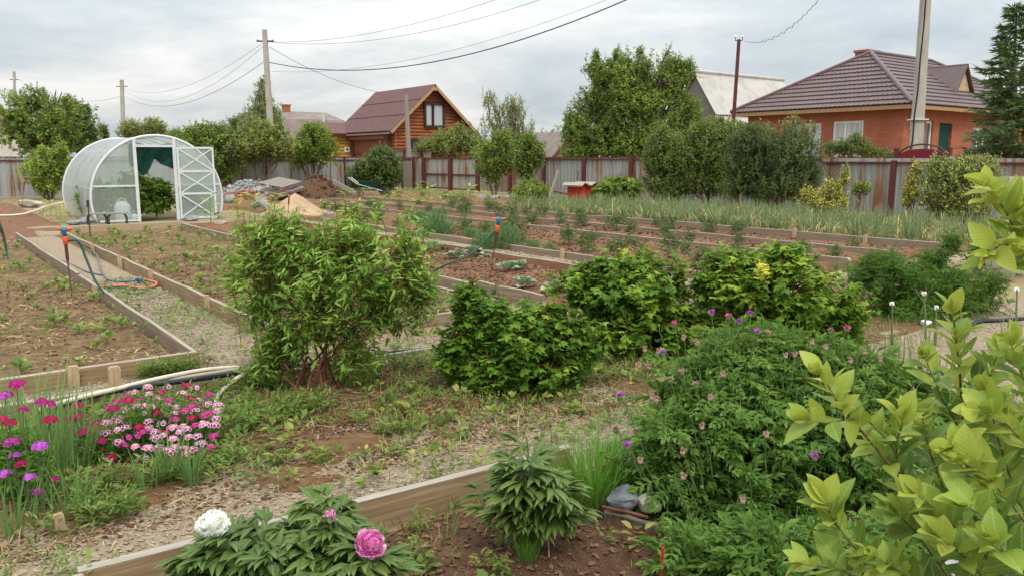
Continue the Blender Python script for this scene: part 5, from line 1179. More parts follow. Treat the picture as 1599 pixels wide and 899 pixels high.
p0 = P(421, 98, 44); wire(p0, P(1110, -62, 27), 1.55, 'thick black wire sagging from the leaning pole to upper right', .022, 40)
MAT['wire_thin'] = plain('grey_wire', (.16, .165, .175), .5)
wire(P(416, 66, 44), P(830, -20, 30), .55, 'upper thin grey wire from the leaning pole top', .009, 30, mat='wire_thin'); wire(P(420, 66, 44), P(900, -20, 30), .75, 'second thin grey wire from the leaning pole top', .009, 30, mat='wire_thin'); wire(P(424, 112, 44), P(960, -5, 30), .8, 'faint thin wire just above the thick black wire', .007, 30, mat='wire_thin')
wire(P(421, 74, 44), P(592, 144, 54), .35, 'wire dropping from the leaning pole to the log house ridge', .014, mat='wire_thin')
wire(P(412, 97, 44), P(192, 150, 82), 1.6, 'wire sagging from the leaning pole to the distant pole', .016, 30, mat='wire_thin'); wire(P(410, 68, 44), P(192, 138, 82), 1.3, 'thin upper wire from the leaning pole to the distant pole', .010, 30, mat='wire_thin'); wire(P(412, 72, 44), P(193, 141, 82), 1.9, 'thin lower wire from the leaning pole to the distant pole', .010, 30, mat='wire_thin')
wire(P(1163, 65, 34), P(1290, -14, 27), .55, 'crooked wire rising from the brown steel pole', .011, 40, .05, mat='wire_thin')
wire(P(192, 150, 82), P(22, 120, 100), 1.5, 'faint wire between the two distant poles at left', .014, 30, mat='wire_thin')
# ------------------------------------------------------------------ trees and shrubs beyond and along the fences
def tree(name, label, base, blobs, twigs, per, tlen, size, mat, cat='tree', trunk=.1, tpl=T_SMALL, up=.5, gap=.42, gscale=.9, group=None, bark='bark', stems=1, droop=.1, flat=.6, tbase=.5, lowcut=-.5, shell=.24, tvar=.35, spread=.8):
    t = thing(name, label, cat, base, group); base = Vector(base)
    mt, mf = MB(), MB(); blobs = [(c, (r[0] * 1.10, r[1] * 1.10, r[2] * 1.10)) for c, r in blobs]; twigs = int(twigs * 1.9); size *= .86; gap *= .93; lowcut = -.8
    for s in range(stems):
        b = base + Vector((RNG.normal(0, .08 * (stems > 1)), RNG.normal(0, .08 * (stems > 1)), -.1))
        main = Vector(blobs[s % len(blobs)][0])
        mt.tube(limb(b, main, .02, 7, .02), np.linspace(trunk, trunk * .45, 7), 7)
    fork = base.lerp(Vector(blobs[0][0]), .55)
    for c, r in blobs:
        c = Vector(c)
        for k in range(4):
            d = rnd(1)[0]; d[2] = abs(d[2]) * .8; e = c + Vector(d * np.array(r) * .75)
            mt.tube(limb(fork if k else base.lerp(c, .4), e, .08, 6, .04), np.linspace(trunk * .42, trunk * .08, 6), 5)
    foliage(mf, blobs, twigs, per, tlen, size, tpl, up, gap, gscale, droop, flat=flat, tbase=tbase, lowcut=lowcut, shell=shell, tvar=tvar, spread=spread, stems=mt, stem_r=.009)
    mt.build('trunk', MAT[bark], t); mf.build('crown', MAT[mat], t)
    return t
def gb(px, d): 
    q = P(px, 250, d); return (q.x, q.y, -.05)
tree('leafy_tree', 'broad dark green tree at far left above the fence', gb(72, 36), crown_px(36, [(62, 185, 38, 34), (95, 178, 30, 34), (30, 200, 32, 30), (70, 215, 45, 28), (60, 152, 26, 18), (97, 148, 12, 16), (22, 170, 22, 22)]), 620, 11, .55, .20, 'tree', trunk=.16, gap=.44, gscale=.8)
tree('leafy_tree', 'rounder dark tree between the far left tree and the greenhouse', gb(125, 40), crown_px(40, [(122, 195, 26, 30), (118, 172, 14, 16), (140, 208, 14, 20), (105, 215, 22, 20)]), 420, 10, .5, .20, 'tree_dark', trunk=.14, gap=.36)
tree('young_tree', 'bright green young tree in front of the left fence beside the greenhouse', gb(68, 31), crown_px(31, [(68, 262, 30, 24), (58, 240, 18, 18), (85, 250, 20, 18), (72, 285, 22, 12), (95, 232, 12, 10)]), 360, 9, .42, .16, 'tree_light', trunk=.06, stems=3, gap=.42, gscale=.6)
tree('small_tree', 'small light tree whose top shows left above the greenhouse roof', gb(203, 55), crown_px(55, [(205, 198, 18, 12), (195, 206, 14, 10), (215, 207, 14, 8)]), 130, 8, .55, .2, 'tree_olive', gap=.3)
tree('small_tree', 'small light tree whose top shows right above the greenhouse roof', gb(238, 55), crown_px(55, [(238, 193, 18, 11), (228, 203, 18, 10), (250, 203, 12, 10)]), 150, 8, .55, .2, 'tree_olive', gap=.3)
tree('small_tree', 'small dark conical tree beside the thin pole', gb(166, 70), crown_px(70, [(165, 208, 4, 14), (161, 205, 3, 10)]), 60, 7, .5, .25, 'tree_dark', gap=.1)
tree('leafy_tree', 'green bushy tree right behind the greenhouse', gb(330, 36.2), crown_px(36.2, [(330, 230, 34, 32), (345, 262, 28, 28), (312, 208, 22, 16), (350, 212, 16, 16)]), 520, 10, .5, .18, 'tree', gap=.38, stems=3, trunk=.08)
tree('leafy_tree', 'small tree between the greenhouse and the birch', gb(372, 52), crown_px(52, [(368, 205, 16, 20), (380, 190, 10, 14), (356, 215, 12, 12)]), 240, 9, .5, .2, 'tree_dark', gap=.36)
tree('birch_tree', 'tall slender birch behind the leaning concrete pole', gb(410, 48), crown_px(48, [(410, 165, 17, 28), (411, 140, 9, 20), (414, 124, 4, 12), (402, 185, 22, 22), (424, 180, 16, 22), (395, 200, 22, 20)]), 620, 10, .5, .17, 'tree_olive', bark='birch', trunk=.13, up=.3, droop=.4, gap=.40)
tree('garden_tree', 'light bushy tree before the fence left of the pallets', gb(410, 36.5), crown_px(36.5, [(412, 225, 38, 24), (385, 235, 26, 20), (440, 225, 24, 22), (412, 200, 24, 14)]), 520, 10, .5, .17, 'tree_olive', trunk=.07, stems=3, gap=.40)
tree('garden_tree', 'green multi-stemmed tree before the fence right of the pallets', gb(485, 38), crown_px(38, [(487, 225, 30, 24), (466, 238, 18, 20), (506, 232, 22, 22), (488, 202, 22, 12)]), 480, 10, .48, .17, 'tree_light', trunk=.07, stems=3, gap=.38, tbase=.3)
tree('garden_shrub', 'dark leafy bush before the fence beside the wheelbarrow', gb(592, 40.5), crown_px(40.5, [(592, 255, 28, 24), (570, 268, 20, 20), (612, 262, 18, 20), (600, 240, 14, 10), (560, 282, 14, 12), (600, 280, 22, 14)]), 560, 9, .45, .19, 'tree_dark', cat='shrub', trunk=.05, stems=4, gap=.36)
tree('hedge_shrub', 'olive shrub growing over the fence left of the wispy tree', gb(700, 47), crown_px(47, [(700, 222, 30, 20), (672, 232, 24, 16), (728, 218, 22, 22), (715, 205, 14, 12), (745, 232, 20, 16)]), 640, 9, .5, .17, 'tree_olive', cat='shrub', trunk=.06, stems=4, gap=.40)
tree('wispy_tree', 'slender wispy tree with upright shoots behind the gate', gb(790, 47), crown_px(47, [(785, 215, 38, 28), (785, 190, 32, 34), (764, 176, 16, 36), (805, 170, 18, 28), (768, 155, 12, 20), (802, 155, 10, 16), (815, 200, 16, 20), (830, 195, 8, 8)]), 380, 10, .9, .17, 'tree_olive', trunk=.07, stems=4, up=.75, gap=.42, spread=.55)
tree('garden_tree', 'leaning small tree before the gate post with crossed bare stems', gb(772, 33), crown_px(33, [(768, 236, 26, 26), (785, 225, 18, 22), (758, 255, 16, 18), (770, 270, 14, 10), (790, 250, 16, 16)]), 520, 9, .42, .15, 'tree_light', trunk=.05, stems=3, gap=.40, tbase=.3)
tree('garden_tree', 'narrow small tree left of the first rusty fence panel', gb(822, 32), crown_px(32, [(824, 235, 20, 24), (816, 255, 14, 16), (836, 240, 14, 20), (822, 270, 10, 9)]), 380, 9, .4, .15, 'tree', trunk=.04, stems=2, gap=.40)
tree('garden_tree', 'distant dark tree between the narrow tree and the plank gable', gb(852, 52), crown_px(52, [(850, 228, 22, 20), (862, 222, 14, 14)]), 240, 8, .5, .2, 'tree_dark', gap=.32)
tree('low_shrub', 'low yellow-green shrub on the bare soil before the rusty fence', gb(830, 27.5), crown_px(27.5, [(830, 300, 24, 18), (815, 305, 14, 12), (845, 302, 14, 14)]), 300, 9, .35, .12, 'tree_light', cat='shrub', trunk=.03, stems=4, gap=.34)
tree('tall_tree', 'left half of the tallest tree group, with airy pointed tops', gb(945, 43), crown_px(43, [(945, 190, 48, 48), (930, 140, 26, 40), (905, 205, 24, 30), (930, 100, 8, 24), (962, 98, 10, 26), (948, 120, 20, 26), (955, 225, 54, 30), (890, 195, 14, 26), (905, 235, 28, 18), (915, 165, 20, 24)]), 1500, 11, .6, .19, 'tree', trunk=.18, up=.42, gap=.40, gscale=1.1)
tree('tall_tree', 'right half of the tallest tree group, leaning toward the asbestos roof', gb(1020, 42), crown_px(42, [(1015, 180, 52, 52), (1000, 130, 32, 40), (1045, 130, 30, 34), (1065, 115, 16, 20), (1050, 105, 18, 18), (1070, 165, 16, 22), (1020, 225, 60, 32), (1000, 96, 10, 24), (1042, 94, 9, 22), (1078, 106, 9, 20), (1080, 190, 20, 34), (1070, 230, 34, 24), (975, 120, 24, 34), (985, 150, 40, 40)]), 1900, 11, .6, .19, 'tree', trunk=.18, up=.42, gap=.40, gscale=1.1, tbase=.58)
tree('fence_shrub', 'upright leafy shrub left of its pair against the dark fence', gb(1040, 25.2), crown_px(25.2, [(1040, 240, 34, 34), (1030, 215, 18, 20), (1060, 255, 24, 28), (1020, 255, 20, 26), (1040, 285, 34, 18), (1070, 282, 24, 18)]), 760, 9, .36, .12, 'tree', cat='shrub', trunk=.05, stems=3, gap=.38, gscale=.6, tbase=.36)
tree('fence_shrub', 'upright leafy shrub right of its pair against the dark fence', gb(1108, 25.4), crown_px(25.4, [(1105, 235, 38, 34), (1085, 225, 20, 26), (1130, 215, 26, 20), (1120, 260, 30, 24), (1100, 200, 22, 14), (1105, 285, 40, 18), (1075, 255, 22, 26)]), 800, 9, .36, .12, 'tree', cat='shrub', trunk=.05, stems=3, gap=.38, gscale=.6, tbase=.36)
tree('fence_shrub', 'wide dense dark bush hanging over the fence in front of the brick house', gb(1210, 22.8), crown_px(22.8, [(1205, 255, 52, 42), (1160, 250, 28, 42), (1250, 250, 32, 40), (1180, 215, 34, 20), (1225, 218, 30, 20), (1215, 290, 56, 20), (1262, 275, 24, 26), (1160, 285, 30, 20)]), 1500, 10, .34, .105, 'tree_dark', cat='shrub', trunk=.06, stems=4, gap=.38, gscale=.6, tbase=.36)
tree('rhubarb_plant', 'big-leaved green plant in front of the rusty fence behind the onions', gb(965, 27.5), crown_px(27.5, [(965, 290, 30, 18), (945, 295, 18, 14), (988, 293, 16, 16)]), 120, 4, .3, .30, 'tree', cat='plant', trunk=.02, tpl=T_OVAL, stems=3, gap=.1, up=.3, droop=.5)
tree('yellow_shrub', 'sparse golden shrub growing among the onions', gb(1290, 19.5), crown_px(19.5, [(1283, 310, 28, 16), (1300, 292, 18, 14), (1320, 274, 8, 16), (1262, 300, 12, 14), (1308, 312, 20, 14)]), 260, 8, .28, .085, 'gold', cat='shrub', trunk=.025, stems=4, gap=.36, gscale=.4)
tree('yellow_shrub', 'green side shoot right of the sparse golden shrub', gb(1345, 19.5), crown_px(19.5, [(1345, 290, 14, 8), (1354, 288, 8, 6)]), 36, 7, .22, .08, 'tree_light', cat='shrub', trunk=.012, stems=1, gap=.1)
tree('yellow_shrub', 'large yellow-green shrub before the banded fence at right', gb(1495, 18.3), crown_px(18.3, [(1490, 290, 44, 36), (1520, 262, 34, 22), (1470, 265, 24, 24), (1500, 322, 40, 16), (1538, 285, 18, 28), (1455, 310, 20, 18), (1540, 250, 14, 10)]), 820, 9, .30, .09, 'bright', cat='shrub', trunk=.035, stems=5, gap=.42, gscale=.45, tbase=.72)
tree('yellow_shrub', 'thin golden shrub left of the large yellow-green one', gb(1428, 18.6), crown_px(18.6, [(1425, 290, 14, 20), (1430, 262, 8, 14), (1420, 305, 12, 12)]), 120, 7, .24, .08, 'gold', cat='shrub', trunk=.02, stems=2, gap=.3, gscale=.4)
tree('house_shrub', 'rusty-tinted shrub under the windows of the brick house', gb(1330, 27), crown_px(27, [(1330, 228, 28, 14), (1305, 230, 20, 12), (1365, 235, 20, 10), (1395, 240, 22, 7), (1340, 215, 12, 10)]), 260, 8, .3, .11, 'weed', cat='shrub', trunk=.03, stems=3, gap=.34, tbase=.55)
tree('house_shrub', 'thin reddish sapling at the left corner of the brick house', gb(1240, 26.5), crown_px(26.5, [(1235, 195, 22, 16), (1205, 192, 16, 12), (1258, 200, 12, 14)]), 90, 8, .4, .11, 'weed', cat='shrub', trunk=.03, stems=3, gap=.3, tbase=.7)
tree('house_shrub', 'green shrub before the asbestos roof house above the fence', gb(1150, 33), crown_px(33, [(1150, 205, 36, 14), (1120, 195, 24, 14), (1185, 205, 20, 12)]), 420, 9, .4, .14, 'tree', cat='shrub', trunk=.05, stems=4, gap=.36)
# distant tree belt seen between houses
for k, (px, py, rx, ry, lab) in enumerate(((275, 212, 20, 10, 'low distant tree between the greenhouse top and the bushy tree'), (640, 232, 30, 14, 'low distant trees showing right of the log house wall'), (870, 236, 20, 12, 'low distant tree left of the plank gable'), (590, 236, 18, 9, 'low distant shrub below the log house eave'))):
    tree('distant_tree', lab, gb(px, 62), crown_px(62, [(px, py, rx, ry), (px + rx * .5, py + 4, rx * .6, ry * .7)]), 200, 7, .5, .22, 'tree', gap=.3, group='distant trees')
# spruce
def spruce(base, top, R, label):
    base, top = Vector(base), Vector(top); Hh = (top - base).length; t = thing('spruce_tree', label, 'tree', base)
    mt, mf = MB(), MB(); mt.tube([base, base.lerp(top, .5), top], [.16, .09, .015], 8)
    z = .06
    P_, D_ = [], []
    while z < .995:
        n = int(9 - 3 * z); r = R * (1 - z) ** .85 * RNG.uniform(.8, 1.12) + .06
        for k in range(n):
            a = RNG.random() * 2 * PI; rr = r * RNG.uniform(.65, 1.1); o = base.lerp(top, z)
            tip = np.array(o) + np.array([math.cos(a) * rr, math.sin(a) * rr, rr * RNG.uniform(-.22, .18)])
            pts = limb(o, tip, -.10, 6, .02); mt.tube(pts, np.linspace(.02, .005, 6), 4)
            m_ = int(8 + 26 * rr / R)
            tt = RNG.uniform(.15, 1, m_); idx = tt * 5; i0 = np.minimum(idx.astype(int), 4); fpos = pts[i0] + (pts[i0 + 1] - pts[i0]) * (idx - i0)[:, None]
            out = nz(np.array([math.cos(a), math.sin(a), 0]) * .6 + np.stack([-np.sin(a) * RNG.choice([-1, 1], m_), np.cos(a) * RNG.choice([-1, 1], m_), RNG.normal(-.05, .25, m_)], 1) * .7)
            P_.append(fpos); D_.append(out)
        z += .028
    P_ = np.concatenate(P_); D_ = np.concatenate(D_); N = len(P_)
    for q in range(3):
        d = nz(D_ + .3 * rnd(N)); mf.inst(T_NARROW, P_ + d * RNG.uniform(0, .12, N)[:, None], d, rnd(N), np.stack([np.full(N, .16), RNG.uniform(.16, .34, N), np.full(N, .2)], 1), 0, np.clip(.5 + .5 * (RNG.random(N) - .5), 0, 1))
    mt.build('trunk', MAT['bark'], t); mf.build('crown', MAT['spruce'], t)
spruce(gb(1580, 25.5), P(1588, 8, 25.5), 2.0, 'tall spruce at the right edge in front of the brick house')

# ------------------------------------------------------------------ the four shrubs in the middle of the garden
def shrub(name, label, base, blobs, cat='shrub', stems=8, srad=.012, bark='red_bark', low=0, spread_base=.15, **kw):
    t = thing(name, label, cat, base); base = Vector(base); ms, mf = MB(), MB()
    for s in range(stems):
        c, r = blobs[s % len(blobs)]; d = rnd(1)[0]; d[2] = abs(d[2]); e = Vector(c) + Vector(d * np.array(r) * .6)
        b = base + Vector((RNG.normal(0, spread_base), RNG.normal(0, spread_base), -.03))
        ms.tube(limb(b, e, .10, 8, .03), np.linspace(srad, srad * .3, 8), 6)
    foliage(mf, blobs, stems=ms, **kw)
    ms.build('stems', MAT[bark], t); mf.build('foliage', MAT[kw.pop('mat_', None) or t.get('_m') or MATNAME[0]], t)
    return t
MATNAME = ['shrub']
p = G(490, 606); d0 = depth_of(p)
MATNAME[0] = 'shrub'
shrub('large_shrub', 'big rounded narrow-leaved shrub with reddish stems in the middle', (p.x, p.y, 0), crown_px(d0, [(500, 420, 112, 62), (420, 390, 58, 58), (585, 420, 72, 60), (640, 405, 40, 45), (470, 365, 70, 34), (545, 362, 70, 34), (410, 460, 48, 52), (500, 490, 90, 48), (590, 480, 64, 44), (430, 540, 36, 40), (540, 330, 16, 20), (385, 345, 26, 22), (660, 440, 30, 40), (370, 420, 30, 40), (440, 340, 40, 20), (615, 370, 56, 40), (645, 450, 44, 46), (560, 440, 80, 60), (600, 405, 76, 66), (590, 360, 60, 34), (420, 565, 42, 28), (445, 520, 50, 40), (560, 540, 44, 26)], .85),
      stems=13, srad=.010, twigs=1450, per=14, tlen=.24, size=.078, shoot=.30, tpl=T_LANCE, up=.50, gap=.38, gscale=.28, droop=.12, flat=.75, tbase=.42, tvar=.45, spread=.75, stem_r=.0022, spread_base=.09, shell=.3)
MATNAME[0] = 'currant'
p = G(805, 606); d1_ = depth_of(p)
shrub('currant_bush', 'low currant bush with lobed leaves right of the big shrub', (p.x, p.y, 0), crown_px(d1_, [(790, 515, 78, 46), (735, 490, 38, 52), (728, 452, 26, 22), (850, 525, 58, 50), (800, 565, 100, 42), (880, 570, 44, 34), (870, 490, 34, 26), (720, 550, 40, 50), (905, 530, 40, 44), (770, 480, 50, 40)], .9),
      stems=14, srad=.008, twigs=900, per=8, tlen=.17, size=.082, shoot=.34, tpl=T_PALM, up=.45, gap=.42, gscale=.25, droop=.25, flat=.85, tbase=.42, tvar=.6, stem_r=.002, lowcut=-.8)
p = G(985, 545); d2_ = depth_of(p)
shrub('currant_bush', 'bright leafy currant bush left of the larger currant bush', (p.x, p.y, 0), crown_px(d2_, [(975, 450, 84, 50), (920, 435, 52, 40), (1030, 440, 60, 46), (985, 505, 92, 44), (955, 405, 40, 22), (1050, 500, 46, 44), (1000, 400, 30, 18)], .9),
      stems=14, srad=.009, twigs=850, per=8, tlen=.19, size=.092, shoot=.34, tpl=T_PALM, up=.45, gap=.40, gscale=.3, droop=.25, flat=.85, tbase=.54, tvar=.6, stem_r=.002, lowcut=-.7)
p = G(1225, 545)
shrub('currant_bush', 'largest currant bush with a yellowed shoot in the centre right', (p.x, p.y, 0), crown_px(d2_, [(1215, 450, 100, 52), (1150, 430, 60, 44), (1290, 460, 64, 46), (1225, 400, 44, 28), (1200, 500, 100, 44), (1310, 500, 50, 48), (1140, 405, 44, 26), (1120, 470, 40, 50)], .9),
      stems=16, srad=.009, twigs=1200, per=8, tlen=.19, size=.092, shoot=.34, tpl=T_PALM, up=.45, gap=.40, gscale=.3, droop=.25, flat=.85, tbase=.49, tvar=.6, stem_r=.002, lowcut=-.7)
MATNAME[0] = 'gold'
p = P(1190, 415, d2_ - .5); 
q = MB(); foliage(q, crown_px(d2_ - .5, [(1191, 422, 9, 16)]), 7, 6, .1, .065, T_PALM, .4, droop=.2, tbase=.7)
o_ = [o for o in bpy.data.objects if o.get('label', '').startswith('largest currant')][0]; q.build('yellowed_shoot', MAT['gold'], o_)
MATNAME[0] = 'herb'
p = G(1450, 492); d3_ = depth_of(p)
shrub('herb_hedge', 'dense dark green hedge of fine leaves right of the currant bushes', (p.x, p.y, 0), crown_px(d3_, [(1430, 435, 80, 44), (1370, 425, 50, 40), (1500, 445, 60, 40), (1430, 475, 110, 28), (1340, 440, 36, 40), (1550, 450, 40, 40), (1390, 400, 44, 20), (1460, 395, 30, 18), (1490, 375, 22, 24)], .8),
      stems=14, srad=.007, bark='stem', twigs=900, per=8, tlen=.2, size=.085, tpl=T_PIN, up=.5, gap=.34, gscale=.28, droop=.15, flat=.7, tbase=.45, tvar=.4, stem_r=.002, spread_base=.4)
p = G(1560, 425)
MATNAME[0] = 'herb'
shrub('leafy_plant', 'low leafy plant spilling over the grey bucket at far right', (p.x + .3, p.y + .4, 0), crown_px(11, [(1560, 395, 46, 22), (1530, 400, 26, 18), (1590, 400, 26, 24), (1535, 385, 16, 14)], .8), cat='plant', stems=6, bark='stem', twigs=320, per=7, tlen=.18, size=.08, tpl=T_OVAL, up=.4, gap=.3, droop=.2)
# ------------------------------------------------------------------ thistle bush with flower heads
p = G(1200, 830); base = Vector((p.x, p.y, 0)); D = depth_of(p)
t = thing('flowering_thistle_bush', 'large bush of deeply cut leaves with many pink knapweed heads', 'flowering bush', base)
ms, mf = MB(), MB()
bl = crown_px(3.6, [(1130, 640, 120, 80, .1), (1060, 720, 90, 100, -.1), (1180, 760, 160, 130), (1290, 650, 120, 80, .3), (1220, 580, 120, 50, .4), (1100, 580, 70, 46, .3), (1350, 760, 130, 120, .1), (1080, 830, 80, 70, -.3), (1230, 850, 140, 80, -.35), (1420, 640, 110, 60, .8), (1380, 600, 80, 40, 1.0), (1180, 540, 110, 40, .5), (1300, 560, 100, 40, .6), (1470, 720, 90, 70, .5), (1550, 800, 90, 80, .4), (1440, 840, 100, 70, .2), (1540, 650, 80, 50, .9), (1190, 850, 110, 46, -.85), (1310, 860, 110, 50, -.85), (1430, 850, 110, 60, -.8), (1540, 840, 110, 60, -.7), (1090, 850, 60, 40, -.7), (1150, 530, 60, 24, .45), (1250, 535, 60, 24, .5)], .8)
foliage(mf, bl, 2500, 6, .24, .195, T_COARSE, .58, .28, .3, .22, flat=.72, tbase=.5, tvar=.45, spread=.8, stems=ms, stem_r=.0022, lowcut=-.75, shell=.3)
HEADS = [(1111, 488, 1), (1137, 494, 2), (1172, 489, 1), (1154, 502, 1), (1182, 517, 1), (1052, 506, 2), (1067, 526, 3), (1088, 534, 3), (1035, 550, 1), (1027, 548, 3), (1007, 544, 3), (998, 569, 3), (1014, 571, 3), (1065, 580, 2), (1047, 592, 2), (1086, 600, 2), (1129, 583, 3), (968, 617, 1), (1025, 622, 3), (1018, 618, 3), (1109, 619, 3), (1096, 664, 3), (1066, 703, 3), (1067, 742, 3), (979, 695, 1), (962, 668, 2), (1000, 717, 3), (1197, 677, 3), (1160, 779, 3), (1272, 712, 1), (1297, 516, 2), (1322, 512, 2), (1227, 554, 3), (1199, 520, 2), (1268, 533, 3), (1290, 541, 3), (1328, 562, 3), (1375, 560, 3), (1330, 590, 3), (1287, 575, 2), (1417, 731, 3), (1449, 578, 3), (1466, 604, 3), (1402, 618, 3), (1425, 603, 3), (1350, 548, 3), (1241, 552, 3), (1045, 741, 4), (1048, 748, 4), (1078, 648, 4), (1060, 690, 4), (1170, 738, 4), (1180, 800, 4), (1096, 758, 4), (1246, 605, 4), (1120, 552, 4), (1155, 600, 4), (1310, 610, 4), (1360, 590, 4), (1078, 690, 4), (1029, 506, 4)]
SC = np.array([(b[0][0], b[0][1], b[0][2]) for b in bl])
for px, py, kd in HEADS:
    dd = float(np.interp(py, [480, 560, 620, 700, 790], [4.0, 3.75, 3.4, 3.05, 2.85]))
    if px > 1380: dd = 4.4
    h = P(px, py, dd + RNG.uniform(-.04, .04)); b = Vector((base.x + (h.x - base.x) * .82, base.y + (h.y - base.y) * .82, h.z * .5))
    pts = limb(b, h, .12, 8, .012); ms.tube(pts, np.linspace(.003, .0018, 8), 5, tint=.25)
    m = MB(); d = nz(pts[-1] - pts[-2]); s = (.0125, .0125, .0105, .007)[kd - 1]
    m.lathe(tuple(h - Vector((0, 0, s * 1.0))), [(s * .35, -s * .7), (s * .95, -s * .2), (s * 1.0, s * .4), (s * .75, s * 1.1)], 9, 1)
    n = {1: 34, 2: 30, 3: 22, 4: 0}[kd]
    if n:
        a = RNG.random(n) * 2 * PI; el = RNG.uniform(.25, 1.35, n); dirs = np.stack([np.cos(a) * np.cos(el), np.sin(a) * np.cos(el), np.sin(el)], 1)
        m.inst(T_NARROW, np.repeat([[h.x, h.y, h.z]], n, 0) - np.array([0, 0, s * .2]), dirs, rnd(n), np.stack([np.full(n, s * 2.4), RNG.uniform(1.4, 2.2, n) * s, np.full(n, s)], 1), 0, RNG.random(n))
    m.build('flower_head' if kd < 4 else 'bud', [MAT['violet' if kd == 1 else ('pink' if kd == 2 and RNG.random() < .35 else 'faded')], MAT['faded'] if kd == 3 else MAT['stem']], t)
ms.build('stems', MAT['stem'], t); mf.build('foliage', MAT['thistle'], t)

# ------------------------------------------------------------------ near yellow-green branches at the right
t = thing('yellow_green_shrub', 'near shrub of broad yellow-green leaves at the right edge', 'shrub', (P(1640, 899, 1.4).x, P(1640, 899, 1.4).y, 0))
ms, mf = MB(), MB()
MAT['twig'] = M('green_brown_twig', [(.3, (.11, .075, .035)), (.7, (.22, .17, .075))], .7, 20, 5, (2, 2, .6), .4)
T_NEAR = [leaf_tpl(.48, 9, .30, .16, .50, .02), leaf_tpl(.52, 9, .45, .35, .52, .03), leaf_tpl(.46, 9, .15, -.12, .50, .03), leaf_tpl(.55, 9, .50, .22, .54, .02)]
def shoot(pts, n, size, r=.004, tint=.6, tipn=4, radial=.8, t0=.12):
    q = [Vector(P(*a)) for a in pts]; out = []; r = r * .75
    for i in range(len(q) - 1):
        for k in range(8): out.append(q[i].lerp(q[i + 1], k / 8))
    out.append(q[-1]); A_ = np.array([tuple(v) for v in out]); A_[1:-1] = (A_[:-2] + A_[1:-1] + A_[2:]) / 3
    ms.tube(A_, np.linspace(r, r * .35, len(A_)), 6)
    tg = nz(np.gradient(A_, axis=0))
    tt = np.linspace(t0, .97, n); idx = (tt * (len(A_) - 1)).astype(int)
    pos = A_[idx]; td = tg[idx]
    ph = np.arange(n) * 2.4 + RNG.random() * 6; x = nz(np.cross(td, [.2, .3, .9])); y = np.cross(td, x)
    rd = x * np.cos(ph)[:, None] + y * np.sin(ph)[:, None]
    ld = nz(td * .65 + rd * radial + np.array([0, 0, .32]) + .15 * rnd(n)); nr = nz(np.array([0, 0, .8]) + td * .5 - rd * .2 + .25 * rnd(n))
    sz = size * RNG.uniform(.65, 1.15, n) * (1 - .35 * (tt > .9))
    wv = RNG.integers(0, len(T_NEAR), n)
    for q in range(len(T_NEAR)):
        w_ = wv == q; mf.inst(T_NEAR[q], pos[w_], ld[w_], nr[w_], np.stack([sz[w_] * RNG.uniform(.8, 1.15, w_.sum()), sz[w_], sz[w_]], 1), 0, np.clip(tint - .06 + .46 * (tt[w_] - .5) + .50 * (RNG.random(w_.sum()) - .5), 0, 1))
    if 0: mf.inst(T_BIG, pos, ld, nr, sz, 0, np.clip(tint - .06 + .22 * (tt - .5) + .34 * (RNG.random(n) - .5), 0, 1))
    e = np.repeat(A_[-1:], tipn, 0); dd = nz(tg[-1] * 1.0 + .55 * rnd(tipn)); mf.inst(T_BIG, e, dd, nz(np.array([0, 0, .5]) + rnd(tipn) * .6), size * RNG.uniform(.5, .85, tipn), 0, np.clip(tint + .2 + .1 * RNG.random(tipn), 0, 1))
S1 = .065
shoot([(1580, 960, 1.5), (1500, 860, 1.42), (1420, 760, 1.36), (1360, 690, 1.32), (1310, 630, 1.30), (1283, 585, 1.30)], 42, S1, .0055, .62)
shoot([(1420, 760, 1.36), (1390, 690, 1.33), (1350, 650, 1.30), (1290, 660, 1.26), (1265, 655, 1.25)], 16, S1, .003, .62)
shoot([(1400, 740, 1.36), (1400, 690, 1.35), (1412, 650, 1.33)], 14, S1, .003, .55)
shoot([(1570, 960, 1.6), (1520, 800, 1.55), (1505, 680, 1.5), (1498, 570, 1.46), (1488, 490, 1.45)], 49, S1, .006, .60)
shoot([(1505, 680, 1.5), (1470, 620, 1.46), (1445, 560, 1.43)], 12, S1, .003, .5)
shoot([(1500, 640, 1.48), (1545, 590, 1.42), (1560, 545, 1.4)], 14, S1, .003, .45)
shoot([(1450, 960, 1.35), (1390, 900, 1.3), (1330, 850, 1.26), (1300, 810, 1.25), (1290, 785, 1.25)], 26, S1 * 1.05, .004, .62)
shoot([(1390, 900, 1.3), (1320, 890, 1.24), (1255, 880, 1.22)], 16, S1, .003, .55)
shoot([(1480, 900, 1.35), (1430, 830, 1.28), (1400, 800, 1.25)], 17, S1, .003, .42)
shoot([(1640, 900, 1.45), (1590, 780, 1.4), (1560, 690, 1.36), (1540, 610, 1.35)], 39, S1, .005, .58)
shoot([(1660, 800, 1.4), (1620, 680, 1.36), (1598, 590, 1.34), (1580, 540, 1.33)], 29, S1, .005, .52)
shoot([(1590, 780, 1.4), (1530, 730, 1.3), (1490, 700, 1.27)], 19, S1, .003, .6)
shoot([(1600, 880, 1.35), (1560, 820, 1.22), (1510, 790, 1.18)], 19, S1, .003, .38)
shoot([(1560, 940, 1.3), (1520, 880, 1.2), (1470, 840, 1.16)], 19, S1, .003, .45)
shoot([(1640, 940, 1.2), (1590, 880, 1.14), (1550, 850, 1.12)], 19, S1, .003, .40)
shoot([(1690, 560, 1.5), (1640, 470, 1.44), (1600, 390, 1.4), (1570, 330, 1.38), (1545, 290, 1.37)], 23, S1, .005, .72, t0=.5)
shoot([(1600, 390, 1.4), (1565, 380, 1.36), (1545, 395, 1.35)], 12, S1 * .85, .003, .72)
shoot([(1640, 470, 1.44), (1610, 360, 1.4), (1592, 310, 1.4)], 19, S1, .003, .62, t0=.4)
